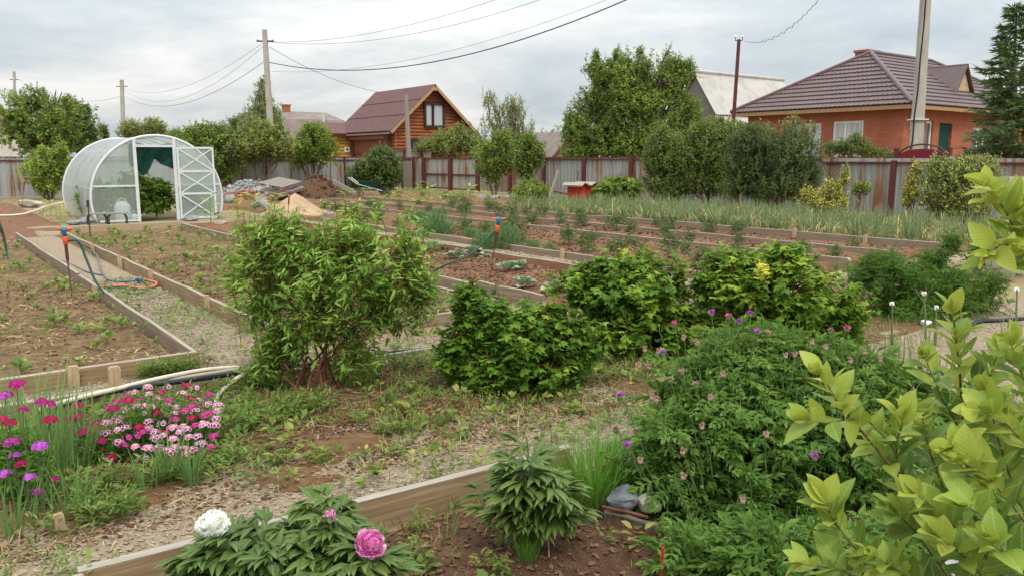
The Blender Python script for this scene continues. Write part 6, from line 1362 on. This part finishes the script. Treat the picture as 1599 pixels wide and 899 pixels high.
shoot([(1660, 480, 1.44), (1625, 420, 1.38), (1600, 395, 1.36)], 14, S1, .003, .78)
shoot([(1620, 700, 1.6), (1560, 640, 1.6), (1530, 590, 1.58)], 23, S1, .004, .5)
shoot([(1560, 900, 1.6), (1480, 780, 1.6), (1450, 700, 1.58), (1440, 650, 1.57)], 33, S1, .004, .5)
shoot([(1620, 880, 1.6), (1570, 780, 1.58), (1560, 720, 1.57)], 26, S1, .004, .45)
shoot([(1640, 960, 1.75), (1540, 860, 1.75), (1450, 810, 1.74), (1390, 790, 1.74)], 35, S1, .004, .30)
shoot([(1660, 940, 1.8), (1560, 780, 1.8), (1500, 740, 1.8), (1440, 700, 1.8)], 35, S1, .004, .32)
shoot([(1680, 800, 1.75), (1600, 700, 1.75), (1540, 660, 1.74)], 29, S1, .004, .36)
shoot([(1560, 980, 1.5), (1480, 920, 1.5), (1400, 880, 1.48), (1350, 870, 1.48)], 29, S1, .004, .36)
# shoot([(1700, 700, 1.6), (1640, 620, 1.58), (1590, 560, 1.57)], 23, S1, .004, .42)
shoot([(1640, 900, 1.5), (1600, 820, 1.48), (1585, 740, 1.47), (1590, 660, 1.46)], 26, S1, .004, .5)
shoot([(1620, 960, 1.3), (1540, 870, 1.26), (1480, 810, 1.24), (1430, 770, 1.23)], 23, S1, .003, .62)
shoot([(1660, 900, 1.28), (1590, 800, 1.26), (1540, 740, 1.25), (1500, 720, 1.25)], 23, S1, .003, .66)
shoot([(1480, 960, 1.2), (1420, 900, 1.2), (1370, 870, 1.2)], 16, S1, .003, .5)
shoot([(1660, 760, 1.3), (1600, 690, 1.3), (1560, 650, 1.3), (1530, 640, 1.3)], 18, S1, .003, .68)
shoot([(1540, 930, 1.55), (1450, 780, 1.5), (1400, 720, 1.5), (1370, 690, 1.5)], 23, S1, .003, .35)
ms.tube([(P(1640, 899, 1.4).x, P(1640, 899, 1.4).y, -.05), P(1590, 1200, 1.5), P(1580, 960, 1.5)], [.02, .014, .008], 7)
ms.tube([(P(1640, 899, 1.4).x + .04, P(1640, 899, 1.4).y, -.05), P(1640, 1200, 1.5), P(1660, 800, 1.4), P(1690, 560, 1.5)], [.02, .014, .010, .006], 7)
mf.veins = True; ms.build('branches', MAT['twig'], t, smooth=True); mf.build('foliage', MAT['bright'], t, smooth=True)
# ------------------------------------------------------------------ peonies
def peony_leaves(mf, ms, base, H_, R_, nst, per, size, tint=.45):
    for s in range(nst):
        a = RNG.random() * 2 * PI; rr = R_ * math.sqrt(RNG.random()) * .75; e = np.array(base) + np.array([math.cos(a) * rr, math.sin(a) * rr, H_ * RNG.uniform(.62, 1.0) * (1 - .35 * (rr / R_) ** 2)])
        pts = limb(np.array(base) + np.array([rr * .15 * math.cos(a), rr * .15 * math.sin(a), -.02]), e, .12, 7, .01); ms.tube(pts, np.linspace(.005, .0028, 7), 5, tint=.4)
        td = nz(np.gradient(pts, axis=0))
        for k in range(per):
            t = .35 + .65 * (k + RNG.random() * .5) / per; i = min(6, int(t * 6)); az = k * 2.4 + RNG.random()
            o = pts[i]; pd = nz(np.array([math.cos(az), math.sin(az), RNG.uniform(.15, .65)]) + td[i] * .4); pl = size * RNG.uniform(.7, 1.2); q = o + pd * pl
            ms.tube([o, (o + q) / 2 + np.array([0, 0, .006]), q], [.002, .0018, .0014], 4, tint=.5)
            hx = nz(np.cross(pd, [0, 0, 1])); n = 9
            ang = np.array([-1.15, -.75, -.4, 0, .4, .75, 1.15, -.2, .2]); d = nz(pd * np.cos(ang)[:, None] + hx * np.sin(ang)[:, None] + np.array([0, 0, -.12]) + .12 * rnd(n))
            at = np.where(np.abs(ang) > .7, .55, 1.0); pos = o + pd * pl * at[:, None]
            mf.inst(T_PEONY, pos, d, np.array([0, 0, 1.]) + .35 * rnd(n), np.stack([size * .95 * np.ones(n), size * RNG.uniform(.85, 1.25, n), size * np.ones(n)], 1), 0, np.clip(tint + .3 * (RNG.random() - .5) + .2 * (RNG.random(n) - .5), 0, 1))
def petal_tpl(cup):
    v = []; f = []; n = 4
    for j in range(n + 1):
        t = j / n; w = math.sin(PI * (.12 + .76 * t) ** .9) * .5
        for i in range(n + 1):
            s = i / n * 2 - 1; v.append((s * w, t * (1 + .07 * math.cos(s * 7)), cup * (t * t * .7 + s * s * w * .8)))
    for j in range(n):
        for i in range(n): a = j * (n + 1) + i; f.append((a, a + 1, a + n + 2, a + n + 1))
    return TPL(v, f)
T_PETAL = petal_tpl(.45); T_PETALF = petal_tpl(.2)
def peony_flower(parent, c, up, r, mat, n=90, name='flower', tall=1.0):
    """ball of ruffled petals: fibonacci shells, each petal lying along the ball and lifting at its rim"""
    m = MB(); up = nz(np.array(up, float)); x = nz(np.cross(up, [.3, .8, .1])); y = np.cross(up, x)
    for shell, (rr, cnt, lift, ps) in enumerate(((.95, n, .65, .50), (.70, n // 2, .9, .45), (1.05, n // 5, .15, .75))):
        k = np.arange(cnt); h = 1 - (k + .5) / cnt * (1.45 if shell < 2 else .5) - (0 if shell < 2 else .95); a = k * 2.39996 + shell
        q = np.sqrt(np.clip(1 - h * h, 0, 1)); d = nz(x * (q * np.cos(a))[:, None] + y * (q * np.sin(a))[:, None] + up * h[:, None] + .12 * rnd(cnt))
        tg = up - (d @ up)[:, None] * d + .35 * rnd(cnt); yd = nz(nz(tg) + lift * d); s_ = r * ps * RNG.uniform(.8, 1.15, cnt)
        pos = np.array(tuple(c)) + d * np.array([1, 1, tall]) * r * rr * RNG.uniform(.75, 1.0, cnt)[:, None] - yd * (s_ * .55)[:, None]
        m.inst(T_PETAL if shell else T_PETALF, pos, yd, nz(d + .25 * rnd(cnt)), np.stack([s_ * .95, s_, s_], 1), 0, np.clip(.15 + .7 * RNG.random(cnt) + .15 * shell, 0, 1))
    return m.build(name, MAT[mat], parent, smooth=True)
p = G(452, 900); base = Vector((p.x, p.y - .12, 0))
t = thing('peony_plant', 'low spreading peony with one white and two pink blooms at the front', 'peony', base)
ms, mf = MB(), MB()
for px, py, R_, H_, n in ((360, 915, .15, .27, 8), (420, 900, .17, .29, 9), (490, 892, .17, .31, 9), (545, 915, .13, .24, 5), (440, 935, .24, .26, 10), (330, 920, .13, .22, 5), (500, 860, .11, .32, 4)):
    q = G(px, py); peony_leaves(mf, ms, (q.x, q.y - .10, 0), H_ * .92, R_, n, 5, .088)
hw_ = P(331, 818, 2.58); ms.tube(limb((base.x - .2, base.y, 0), hw_, .1, 8, .02), np.linspace(.005, .0035, 8), 6)
hb = P(515, 806, 2.62); ms.tube(limb(P(525, 899, 2.62), P(516, 816, 2.62), 0, 5, .005), np.linspace(.005, .0035, 5), 6, tint=.9)
hp = P(578, 848, 2.58); ms.tube(limb(P(568, 910, 2.6), P(574, 866, 2.59), 0, 5, .005), np.linspace(.005, .0035, 5), 6, tint=.9)
peony_flower(t, hw_, (-.1, -.25, .95), .044, 'cream', 190, 'white_flower', 1.0)
peony_flower(t, hb, (.05, -.1, .99), .022, 'peonypink', 20, 'half_open_pink_flower', 1.4)
peony_flower(t, hp, (.2, -.55, .7), .044, 'peonypink', 110, 'pink_flower', 1.0)
m = MB(); m.lathe(tuple(P(357, 820, 2.7)), [(.006, -.01), (.012, 0), (.009, .01), (.002, .014)], 8); m.build('white_bud', MAT['cream'], t)
ms.build('stems', MAT['stem'], t); mf.veins = True; mf.build('foliage', MAT['peony'], t, smooth=True)
p = G(822, 850); base = Vector((p.x, p.y, 0)); t = thing('peony_plant', 'upright young peony without flowers on the bare soil', 'peony', base)
ms, mf = MB(), MB()
peony_leaves(mf, ms, tuple(base), .50, .13, 5, 7, .085, .5); peony_leaves(mf, ms, tuple(base), .36, .25, 8, 5, .085, .5); peony_leaves(mf, ms, tuple(base), .25, .30, 7, 4, .085, .5)
ms.build('stems', MAT['stem'], t); mf.veins = True; mf.build('foliage', MAT['peony'], t, smooth=True)
# ------------------------------------------------------------------ dianthus and other flowers
def floret_head(cols, n, R_, fr, parent, c, name='flower_head', tilt=None, white=.5):
    """dome of five-petalled florets; cols = (outer material, inner material)"""
    m = MB(); c = np.array(tuple(c)); k = np.arange(n); el = PI / 2 - np.sqrt((k + .3) / n) * 1.25; a = k * 2.39996
    d = np.stack([np.cos(a) * np.cos(el), np.sin(a) * np.cos(el), np.sin(el)], 1); d = nz(d + .15 * rnd(n)); pos = c + d * np.array([R_, R_, R_ * .65])
    for q in range(5):
        b = q * 2 * PI / 5 + a; x = nz(np.cross(d, [.31, .2, .93])); y = np.cross(d, x); pd = nz(x * np.cos(b)[:, None] + y * np.sin(b)[:, None] + d * .12)
        m.inst(T_OVAL, pos, pd, d, np.stack([np.full(n, fr * 1.5), np.full(n, fr), np.full(n, fr)], 1), 0, RNG.random(n))
        m.inst(T_OVAL, pos + d * .0012, pd, d, np.stack([np.full(n, fr * 1.25), np.full(n, fr * .76), np.full(n, fr)], 1), 1, RNG.random(n))
    return m.build(name, [MAT[cols[0]], MAT[cols[1]]], parent)
def flower_clump(name, label, base, blobs, heads, leafmat, n_tw, cat='flowers', tpl=T_LANCE, size=.055):
    t = thing(name, label, cat, base); ms, mf = MB(), MB()
    foliage(mf, blobs, n_tw, 7, .14, size, tpl, .65, .1, .3, .05, flat=.5, tbase=.45, tvar=.4, spread=.7, stems=ms, stem_r=.0018)
    for h, cols, n, R_, fr in heads:
        b = Vector((base[0] + (h.x - base[0]) * .7, base[1] + (h.y - base[1]) * .7, 0)); ms.tube(limb(b, h, .05, 6, .015), np.linspace(.003, .002, 6), 5)
        floret_head(cols, n, R_, fr, t, h)
    ms.build('stems', MAT['stem'], t); mf.build('foliage', MAT[leafmat], t)
    return t
p = G(250, 712); d0 = depth_of(p); heads = []
for i in range(3000):
    if len(heads) >= 88: break
    px, py = RNG.uniform(165, 350), RNG.uniform(604, 712)
    if ((px - 258) / 96) ** 2 + ((py - 658) / 58) ** 2 > 1: continue
    if any((px - q[0]) ** 2 + ((py - q[1]) * 1.5) ** 2 < 165 for q in heads): continue
    heads.append((px, py))
hl = []
for px, py in heads:
    d = d0 + .34 - (py - 606) / 106 * .66
    w = RNG.random(); hl.append((P(px, py + RNG.normal(0, 3), d + RNG.normal(0, .03)), ('white', 'magenta') if w < .42 else (('white', 'pink') if w < .68 else (('pink', 'magenta') if w < .9 else ('crimson', 'crimson'))), int(RNG.integers(5, 14)), RNG.uniform(.018, .033), .0135))
flower_clump('dianthus_clump', 'clump of pink and white sweet william flowers', (p.x, p.y, 0), crown_px(d0 + .1, [(255, 690, 84, 44), (220, 690, 54, 38), (310, 690, 44, 38), (255, 660, 84, 40)], .5), hl, 'herb', 520)
p = G(178, 735); d0 = depth_of(p)
hl = [(P(px, py, d0 + .1 + RNG.uniform(-.05, .1)), ('magenta', 'crimson'), n, R_, .014) for px, py, n, R_ in ((176, 640, 14, .032), (153, 664, 14, .03), (130, 676, 10, .024), (157, 690, 12, .03), (140, 698, 10, .024), (172, 716, 16, .04), (193, 705, 12, .03), (184, 718, 14, .036), (120, 634, 12, .03), (119, 652, 10, .028), (108, 654, 8, .022), (160, 702, 8, .022), (128, 700, 8, .022))]
flower_clump('dianthus_clump', 'clump of dark magenta sweet william left of the pink and white one', (p.x, p.y, 0), crown_px(d0 + .1, [(160, 715, 44, 34), (140, 690, 36, 30), (185, 735, 36, 24)], .8), hl, 'herb', 150)
p = G(45, 800); d0 = depth_of(p)
hl = [(P(px, py, d0 - .12 + RNG.uniform(-.1, .1)), c, n, R_, .015) for px, py, c, n, R_ in ((27, 602, ('magenta', 'magenta'), 16, .034), (8, 619, ('magenta', 'violet'), 12, .028), (15, 662, ('crimson', 'crimson'), 12, .028), (2, 656, ('crimson', 'crimson'), 10, .024), (78, 657, ('crimson', 'crimson'), 14, .03), (65, 628, ('magenta', 'magenta'), 8, .022), (18, 692, ('violet', 'magenta'), 14, .034), (62, 698, ('violet', 'violet'), 16, .032), (23, 711, ('violet', 'violet'), 6, .02), (9, 740, ('violet', 'violet'), 10, .026), (47, 746, ('violet', 'violet'), 10, .024), (33, 724, ('crimson', 'crimson'), 8, .02), (60, 768, ('violet', 'magenta'), 8, .018), (84, 748, ('magenta', 'magenta'), 4, .014), (78, 632, ('magenta', 'magenta'), 6, .02), (36, 640, ('magenta', 'crimson'), 6, .016))]
flower_clump('sweet_william_clump', 'tall violet and crimson sweet william at the left edge', (p.x, p.y, 0), crown_px(d0 + .1, [(40, 730, 50, 50), (15, 700, 40, 50), (60, 780, 50, 30)], .8), hl, 'lush', 170)
p = G(404, 598); d0 = depth_of(p)
hl = [(P(px, py, d0 + RNG.uniform(-.1, .1)), ('white', 'pink') if k % 2 else ('violet', 'magenta'), 7, .02, .012) for k, (px, py) in enumerate(((400, 588), (433, 591), (408, 572), (412, 600), (446, 570), (395, 600)))]
flower_clump('dianthus_clump', 'few pink sweet williams peeping out beside the big shrub stems', (p.x, p.y, 0), crown_px(d0, [(410, 600, 26, 14), (440, 590, 20, 16)], .8), hl, 'herb', 40)
# sword-leaved clumps
def blade_clump(name, label, c, n, r, L, w, mat, cat='plant', lean=(0, .35), bend=(.1, .7), tb=.5, group=None):
    m = MB(); tuft(m, (0, 0, -.01), n, r, L, w, lean, bend, 0, tb); o = m.build(name, MAT[mat]); o.location = c; return tag(o, label, cat, group)
for px, py, n, r, L, w, lab in ((35, 760, 58, .14, .52, .010, 'tall grassy clump among the violet flowers at the left edge'), (100, 745, 58, .12, .55, .009, 'tall grassy clump right of the violet flowers'), (60, 720, 80, .16, .58, .009, 'grassy clump behind the violet flowers'), (118, 715, 46, .12, .42, .009, 'grassy clump between the violet and dark magenta flowers'), (270, 818 - 60, 34, .04, .30, .011, 'blue-green leaf tuft in front of the pink and white flowers'), (300, 765, 30, .03, .26, .010, 'small blue-green leaf tuft right of the first tuft below the flowers'), (232, 775, 26, .05, .24, .008, 'thin leaf tuft below the dark magenta flowers'), (110, 815, 36, .07, .28, .008, 'leaf tuft at the front of the left flower patch'), (20, 830, 44, .14, .26, .009, 'lowest grassy clump at the left edge')):
    q = G(px, py); blade_clump('sword_leaf_clump', lab, (q.x, q.y, gz(q.x, q.y)), n, r, L, w, 'iris', group='sword-leaved clumps in the flower strip')
q = G(925, 775); blade_clump('grass_clump', 'bright green tall grass clump beside the rocks', (q.x, q.y, 0), 210, .13, .42, .007, 'lush', 'grass clump', (0, .45), (.2, 1.3))
q = G(965, 745); blade_clump('grass_clump', 'smaller bright grass tuft behind the rocks', (q.x, q.y, 0), 80, .09, .32, .006, 'lush', 'grass clump', (0, .5), (.3, 1.2))
q = G(822, 868); blade_clump('grass_clump', 'fine green tuft at the foot of the young peony', (q.x, q.y, 0), 120, .04, .13, .003, 'lush', 'grass clump', (0, .6), (.1, .8))
for px, py, L, lab in ((745, 595, .30, 'grass fringe below the left of the low currant bush'), (780, 612, .26, 'grass fringe under the middle of the low currant bush'), (530, 580, .4, 'tall grass behind the red stems of the big shrub'), (560, 600, .3, 'lower grass right of the red stems of the big shrub')):
    q = G(px, py); blade_clump('grass_clump', lab, (q.x, q.y, 0), 90, .13, L, .006, 'lush', 'grass clump', (0, .4), (.2, 1.0))
# ------------------------------------------------------------------ weeds (uncountable) and small plants
def weeds(name, regs, mat, label, leaf=T_OVAL, size=(.03, .06), per=7, thr=.5, h=.05):
    m = MB()
    for n, a, b, c, d in regs:
        p = region_pts(n, a, b, c, d, thr, 1.0); N = len(p)
        if N == 0: continue
        az = RNG.random((N, per)) * 2 * PI; el = RNG.uniform(.1, 1.0, (N, per)); s = RNG.uniform(*size, (N, 1)) * RNG.uniform(.6, 1.2, (N, per))
        dr = np.stack([np.cos(az) * np.cos(el), np.sin(az) * np.cos(el), np.sin(el)], -1); pos = np.repeat(p[:, None, :], per, 1) + dr * (RNG.random((N, per, 1)) * .04) + np.array([0, 0, 1.]) * (RNG.random((N, per, 1)) * h)
        ti = np.clip(RNG.random((N, 1)) * .7 + .3 * RNG.random((N, per)), 0, 1)
        m.inst(leaf, pos.reshape(-1, 3), dr.reshape(-1, 3), np.array([0, 0, 1.]) + .4 * rnd(N * per), s.reshape(-1), 0, ti.reshape(-1))
    return kind(m.build(name, MAT[mat]), 'stuff', label)
weeds('low_weeds', [(650, 0, 4.6, 4.0, 5.6), (160, 4.5, 8, 3.2, 5.6), (240, -1, 4.5, 3.3, 4.1), (110, .5, 3.6, .8, 3.05), (150, 1.9, 5, 5.75, 6.5), (1500, -5, 1.7, 6.7, 14), (70, 1.85, 2.6, 6.6, 12), (1100, 2.7, 5.1, 7.1, 18)], 'weed', 'low weeds and yellowed seedlings scattered over the strips and beds', thr=.46)
weeds('chickweed', [(700, .9, 2.2, 4.6, 5.5), (200, .3, 1.4, 3.7, 4.3), (260, 1.0, 1.75, 6.35, 6.58), (420, -.6, .5, 2.4, 3.5), (60, 1.9, 2.6, 7, 9), (300, .5, 1.0, 3.6, 4.2)], 'grass', 'matted green chickweed at the foot of the shrub and flowers', leaf=T_LANCE, size=(.025, .055), per=9, thr=.40, h=.09)
def grass(name, n_regs, mat, L, w, label, thr=.5, bend=(.3, 1.4), lean=(0, .7)):
    m = MB()
    for n, a, b, c, d in n_regs:
        p = region_pts(n, a, b, c, d, thr, .8); N = len(p)
        blades(m, p, RNG.random(N) * 2 * PI, L * RNG.uniform(.5, 1.3, N), np.full(N, w), RNG.uniform(*lean, N), RNG.uniform(*bend, N), 0, RNG.random(N), 4)
    return kind(m.build(name, MAT[mat]), 'stuff', label)
grass('short_grass', [(5000, 0, 5.5, 4.0, 5.65), (2600, -1, 4.6, 2.6, 4.2), (1500, 5, 9.5, 3.2, 5.6), (450, 1.85, 2.6, 6.6, 12), (1500, 2, 9, 5.75, 6.5)], 'grass', .10, .005, 'short yellow-green grass along the paths', .47)
grass('yard_grass', [(2600, 18.5, 21.4, 21, 37), (2200, 18.9, 21.4, 7, 22), (1500, 2, 18, 22, 36)], 'grass', .16, .022, 'rough grass along the fences and gate', .44)
grass('dry_grass', [(3000, 2.5, 6, 4.1, 5.6), (1800, 15, 21.4, 24, 36), (1800, -6, 1.7, 6.7, 18), (900, 0, 4.5, 3.4, 4.1)], 'straw', .10, .005, 'dry yellow grass lying on the soil', .48, (.8, 2.0), (.3, 1.3))
# vegetable plants: one of each kind, then copies
def protos(name, k, fn, mats, label, cat, group):
    out = []
    for i in range(k):
        m = MB(); fn(m); o = m.build(name, mats); tag(o, label, cat, group); out.append(o)
    return out
def place(pr, spots, smin=.8, smax=1.2, pz=None, labels=None):
    first = set()
    for i, (x, y) in enumerate(spots):
        o = pr[i % len(pr)]; z = gz(x, y) if pz is None else pz; s = RNG.uniform(smin, smax); rz = RNG.random() * 6.28
        if o.name in first: dup(o, (x, y, z), rz, s)
        else: o.location = (x, y, z); o.rotation_euler = (0, 0, rz); o.scale = (s, s, s); first.add(o.name)
def rows(xs, y0, y1, dy, jit=.06, keep=1.0):
    return [(mx(x) + RNG.normal(0, jit), my(y) + RNG.normal(0, jit)) for x in xs for y in np.arange(y0, y1, dy) if RNG.random() < keep]
def onion(m):
    n = 14; a = RNG.random(n) * 2 * PI; base = np.stack([.02 * np.cos(a), .02 * np.sin(a), np.zeros(n) - .02], 1)
    b = np.where(RNG.random(n) < .3, RNG.uniform(.9, 2.2, n), RNG.uniform(.05, .5, n)); blades(m, base, a, RNG.uniform(.30, .62, n), np.full(n, .024), RNG.uniform(0, .32, n), b, 0, np.clip(np.where(b > .9, .85, .42) + .3 * (RNG.random(n) - .5), 0, 1), 5)
sp = [q for q in rows((15.0, 15.5, 16.0, 16.55, 17.1, 17.7), 7.0, 19.6, .27, .05)]
place(protos('onion_plant', 8, onion, MAT['onion'], 'onion plant with blue-green upright leaves in the long bed by the fence', 'onion', 'onions in the long bed'), sp[:296])
m = MB()
for x, y in rows((14.9, 15.2, 15.75, 16.3, 16.8, 17.4, 18.1, 18.4), 6.9, 19.8, .33, .09):
    q = MB(); onion(q); V = np.concatenate(q.V) * RNG.uniform(.7, 1.0) + np.array([x, y, gz(x, y)]); m.raw(V, np.concatenate(q.L), np.concatenate(q.T), 0, np.concatenate(q.A))
kind(m.build('onion_rows', MAT['onion']), 'stuff', 'the remaining onions filling the long bed by the fence')
def potato(m):
    foliage(m, [(Vector((0, 0, .17)), (.17, .17, .16))], 26, 5, .16, .10, T_FEATHER, .5, 0, .3, .15, flat=.7, tvar=.4)
place(protos('potato_plant', 5, potato, MAT['potato'], 'young pale green vegetable plant on the red-brown terraces', 'vegetable plant', 'young plants on the terraces'), rows((9.4, 10.5, 12.2, 13.8), 7.2, 23, .8, .12, .8) + rows((15.5, 16.8), 21, 30, 1.3, .3, .7), .7, 1.3)
def seed_(m):
    n = 7; a = np.arange(n) * 2.4; d = np.stack([np.cos(a), np.sin(a), RNG.uniform(.5, 1.4, n)], 1)
    m.inst(T_OVAL, np.stack([np.zeros(n), np.zeros(n), np.linspace(.02, .08, n)], 1), d, np.array([0, 0, 1.]) + .3 * rnd(n), np.linspace(.11, .06, n), 0, RNG.random(n)); m.tube([(0, 0, -.02), (0, 0, .09)], .004, 4)
place(protos('seedling', 6, seed_, MAT['seedling'], 'small yellow-green seedling in the left and middle beds', 'seedling', 'seedlings in the left beds'), rows((-3.9, -3.1, -2.3, -1.5, -.75, -.1, .5, 1.1, 1.5), 6.95, 17.5, .62, .10, .85) + rows((3.0, 3.6, 4.2, 4.8), 8.5, 19.6, .6, .1, .8), .7, 1.4)
def tip_(m):
    n = 26; a = RNG.random(n) * 2 * PI; z = RNG.uniform(.05, .5, n); d = np.stack([np.cos(a), np.sin(a), RNG.uniform(.1, .6, n)], 1)
    m.inst(T_LANCE, np.stack([.04 * np.cos(a), .04 * np.sin(a), z], 1), d, np.array([0, 0, 1.]) + .3 * rnd(n), RNG.uniform(.14, .24, n), 0, RNG.random(n)); m.tube([(0, 0, -.03), (0, 0, .5)], .008, 5)
place(protos('tall_weed', 4, tip_, MAT['tree_light'], 'leafy weed on the rough ground before the heaps and gate', 'weed', 'leafy weeds on the rough ground'), [(G(px, py).x, G(px, py).y) for px, py in ((330, 352), (372, 345), (398, 342), (540, 332), (560, 345), (600, 330), (620, 318), (652, 318), (670, 325), (700, 318), (735, 320), (590, 352), (640, 350), (505, 345), (430, 348), (655, 300), (718, 308), (690, 335), (760, 325), (150, 335), (120, 330), (95, 345), (80, 335))], .8, 1.4)
def dill(m):
    n = 900; d = rnd(n); d[:, 2] = np.abs(d[:, 2]); r = RNG.random(n) ** .5; pos = d * r[:, None] * np.array([.28, .28, .40])
    dd = nz(d + np.array([0, 0, .5]) + .5 * rnd(n)); m.inst(T_NARROW, pos, dd, rnd(n), np.stack([np.full(n, .05), RNG.uniform(.06, .16, n), np.full(n, .1)], 1), 0, RNG.random(n))
    for k in range(14): e = nz(rnd(1)[0] + np.array([0, 0, 1.2])); m.tube([(0, 0, -.03), tuple(e * .18), tuple(e * .36)], [.005, .004, .002], 4)
pr = protos('dill_clump', 2, dill, MAT['dill'], 'feathery dill clump', 'dill', 'dill clumps by the cabbage bed')
for k, (px, py, s, lab) in enumerate(((683, 370, 1.25, 'big round dill clump left, behind the cabbage bed'), (786, 388, 1.05, 'round dill clump right of the leaning sprinkler'), (755, 390, .75, 'smaller dill clump left of the leaning sprinkler'), (735, 376, .6, 'tiny dill clump at the foot of a terrace board'), (655, 352, .9, 'dill clump farthest left behind the big shrub'), (832, 392, .45, 'tiny dill tuft on the gravel right of the sprinkler'), (858, 396, .45, 'last tiny dill tuft beside the bright currant bush'))):
    q = G(px, py); o = pr[k % 2] if k < 2 else dup(pr[k % 2], (0, 0, 0)); o.location = (q.x, q.y, 0); o.scale = (s,) * 3; o.rotation_euler = (0, 0, k * 1.1); o['label'] = lab
T_CAB = leaf_tpl(.80, 5, .40, .05, .6, .16)
def cabbage(m):
    n = 15; a = np.arange(n) * 2.4; el = np.linspace(1.45, .25, n) + RNG.normal(0, .15, n); d = np.stack([np.cos(a) * np.cos(el), np.sin(a) * np.cos(el), np.sin(el)], 1)
    m.inst(T_CAB, d * .02 + np.array([0, 0, .03]), d, np.array([0, 0, 1.]) + .15 * rnd(n), np.linspace(.12, .25, n), 0, RNG.random(n) * .8)
pr = protos('cabbage', 3, cabbage, MAT['cabbage'], 'cabbage', 'cabbage', 'cabbages in the red soil bed')
for k, (px, py, s, lab) in enumerate(((795, 428, .8, 'cabbage right of the sprinkler on bare soil'), (812, 424, .75, 'cabbage touching the right side of the sprinkler cabbage'), (762, 405, .75, 'greyish cabbage just above the sprinkler spike'), (738, 402, .95, 'leafy cabbage left of the greyish one under the green hose'), (715, 408, .9, 'silvery cabbage below the green hose'), (698, 392, 1.0, 'pale cabbage nearest the big shrub'), (818, 452, .8, 'cabbage at the near board of the bed'), (868, 458, .85, 'bluish cabbage partly behind the bright currant bush'), (675, 395, .9, 'cabbage half hidden by the big shrub'))):
    q = G(px, py); o = pr[k] if k < 3 else dup(pr[k % 3], (0, 0, 0)); o.location = (q.x, q.y, gz(q.x, q.y) - .01); o.scale = (s,) * 3; o.rotation_euler = (0, 0, k * 1.7); o['label'] = lab
# flowering onion stalks and reeds on the right
def stalk(px, py, topx, topy, d, label, head=True):
    b = G(px, py); d = depth_of(b); tp = P(topx, topy, d); t = thing('flowering_onion', label, 'onion', b); m = MB(); m.tube(limb(b, tp, .03, 7, .01), np.linspace(.009, .006, 7), 6); m.build('stalk', MAT['onion'], t)
    if head:
        m = MB(); n = 60; dr = rnd(n); m.inst(T_OVAL, np.repeat([tuple(tp)], n, 0) + dr * .008, dr, rnd(n), .014, 0, RNG.random(n)); m.build('flower_head', MAT['cream'], t)
    m = MB(); tuft(m, tuple(b), 7, .03, .3, .012, (.05, .4), (.1, .6)); m.build('leaves', MAT['onion'], t)
for a in ((1447, 560, 1443, 458, 6, 'tallest white-headed onion stalk before the dark hedge'), (1392, 545, 1393, 474, 6, 'white-headed onion stalk left of the tallest one'), (1500, 540, 1501, 470, 6, 'white-headed onion stalk behind the near yellow-green leaves'), (1545, 445, 1549, 398, 8, 'white-headed onion stalk beside the grey bucket'), (1325, 440, 1326, 405, 8, 'small white-headed stalk at the left end of the hedge'), (1585, 560, 1588, 452, 6, 'onion stalk at the right edge over the gravel'), (1460, 540, 1462, 480, 6, 'short white-headed stalk right of the tallest one')): stalk(*a)
for px, py, L, lab in ((1232, 545, .75, 'tall grass stalks before the largest currant bush'), (1405, 605, .5, 'leek leaves left behind the near yellow-green shrub'), (1430, 615, .5, 'leek leaves middle behind the near yellow-green shrub'), (1575, 560, .55, 'leek leaves at the right edge on the gravel'), (1470, 615, .5, 'leek leaves right behind the near yellow-green shrub')):
    q = G(px, py); blade_clump('leek_clump', lab, (q.x, q.y, 0), 12 if L < .7 else 7, .05, L, .013, 'onion', 'leek', (0, .25), (.05, .4))
# bare ground weeds near the front bed
m_ = MB()
for k, (px, py, lab) in enumerate(((650, 822, 'small grey-green weed on the bare front soil'), (640, 865, 'low weed right of the pink peony bloom'), (780, 885, 'weed at the bottom below the young peony'), (705, 775, 'tiny weed by the front plank left of the young peony'), (500, 730, 'flat green weed patch on the path before the plank'), (435, 730, 'small tufted weed left of the flat patch'))):
    q = G(px, py); m = MB(); foliage(m, [(Vector((0, 0, .05)), (.07, .07, .05))], 14, 5, .07, .04, T_LANCE, .4, 0, droop=.1); o = m.build('small_weed', MAT['weed']); o.location = (q.x, q.y, gz(q.x, q.y)); tag(o, lab, 'weed', 'small weeds at the front')
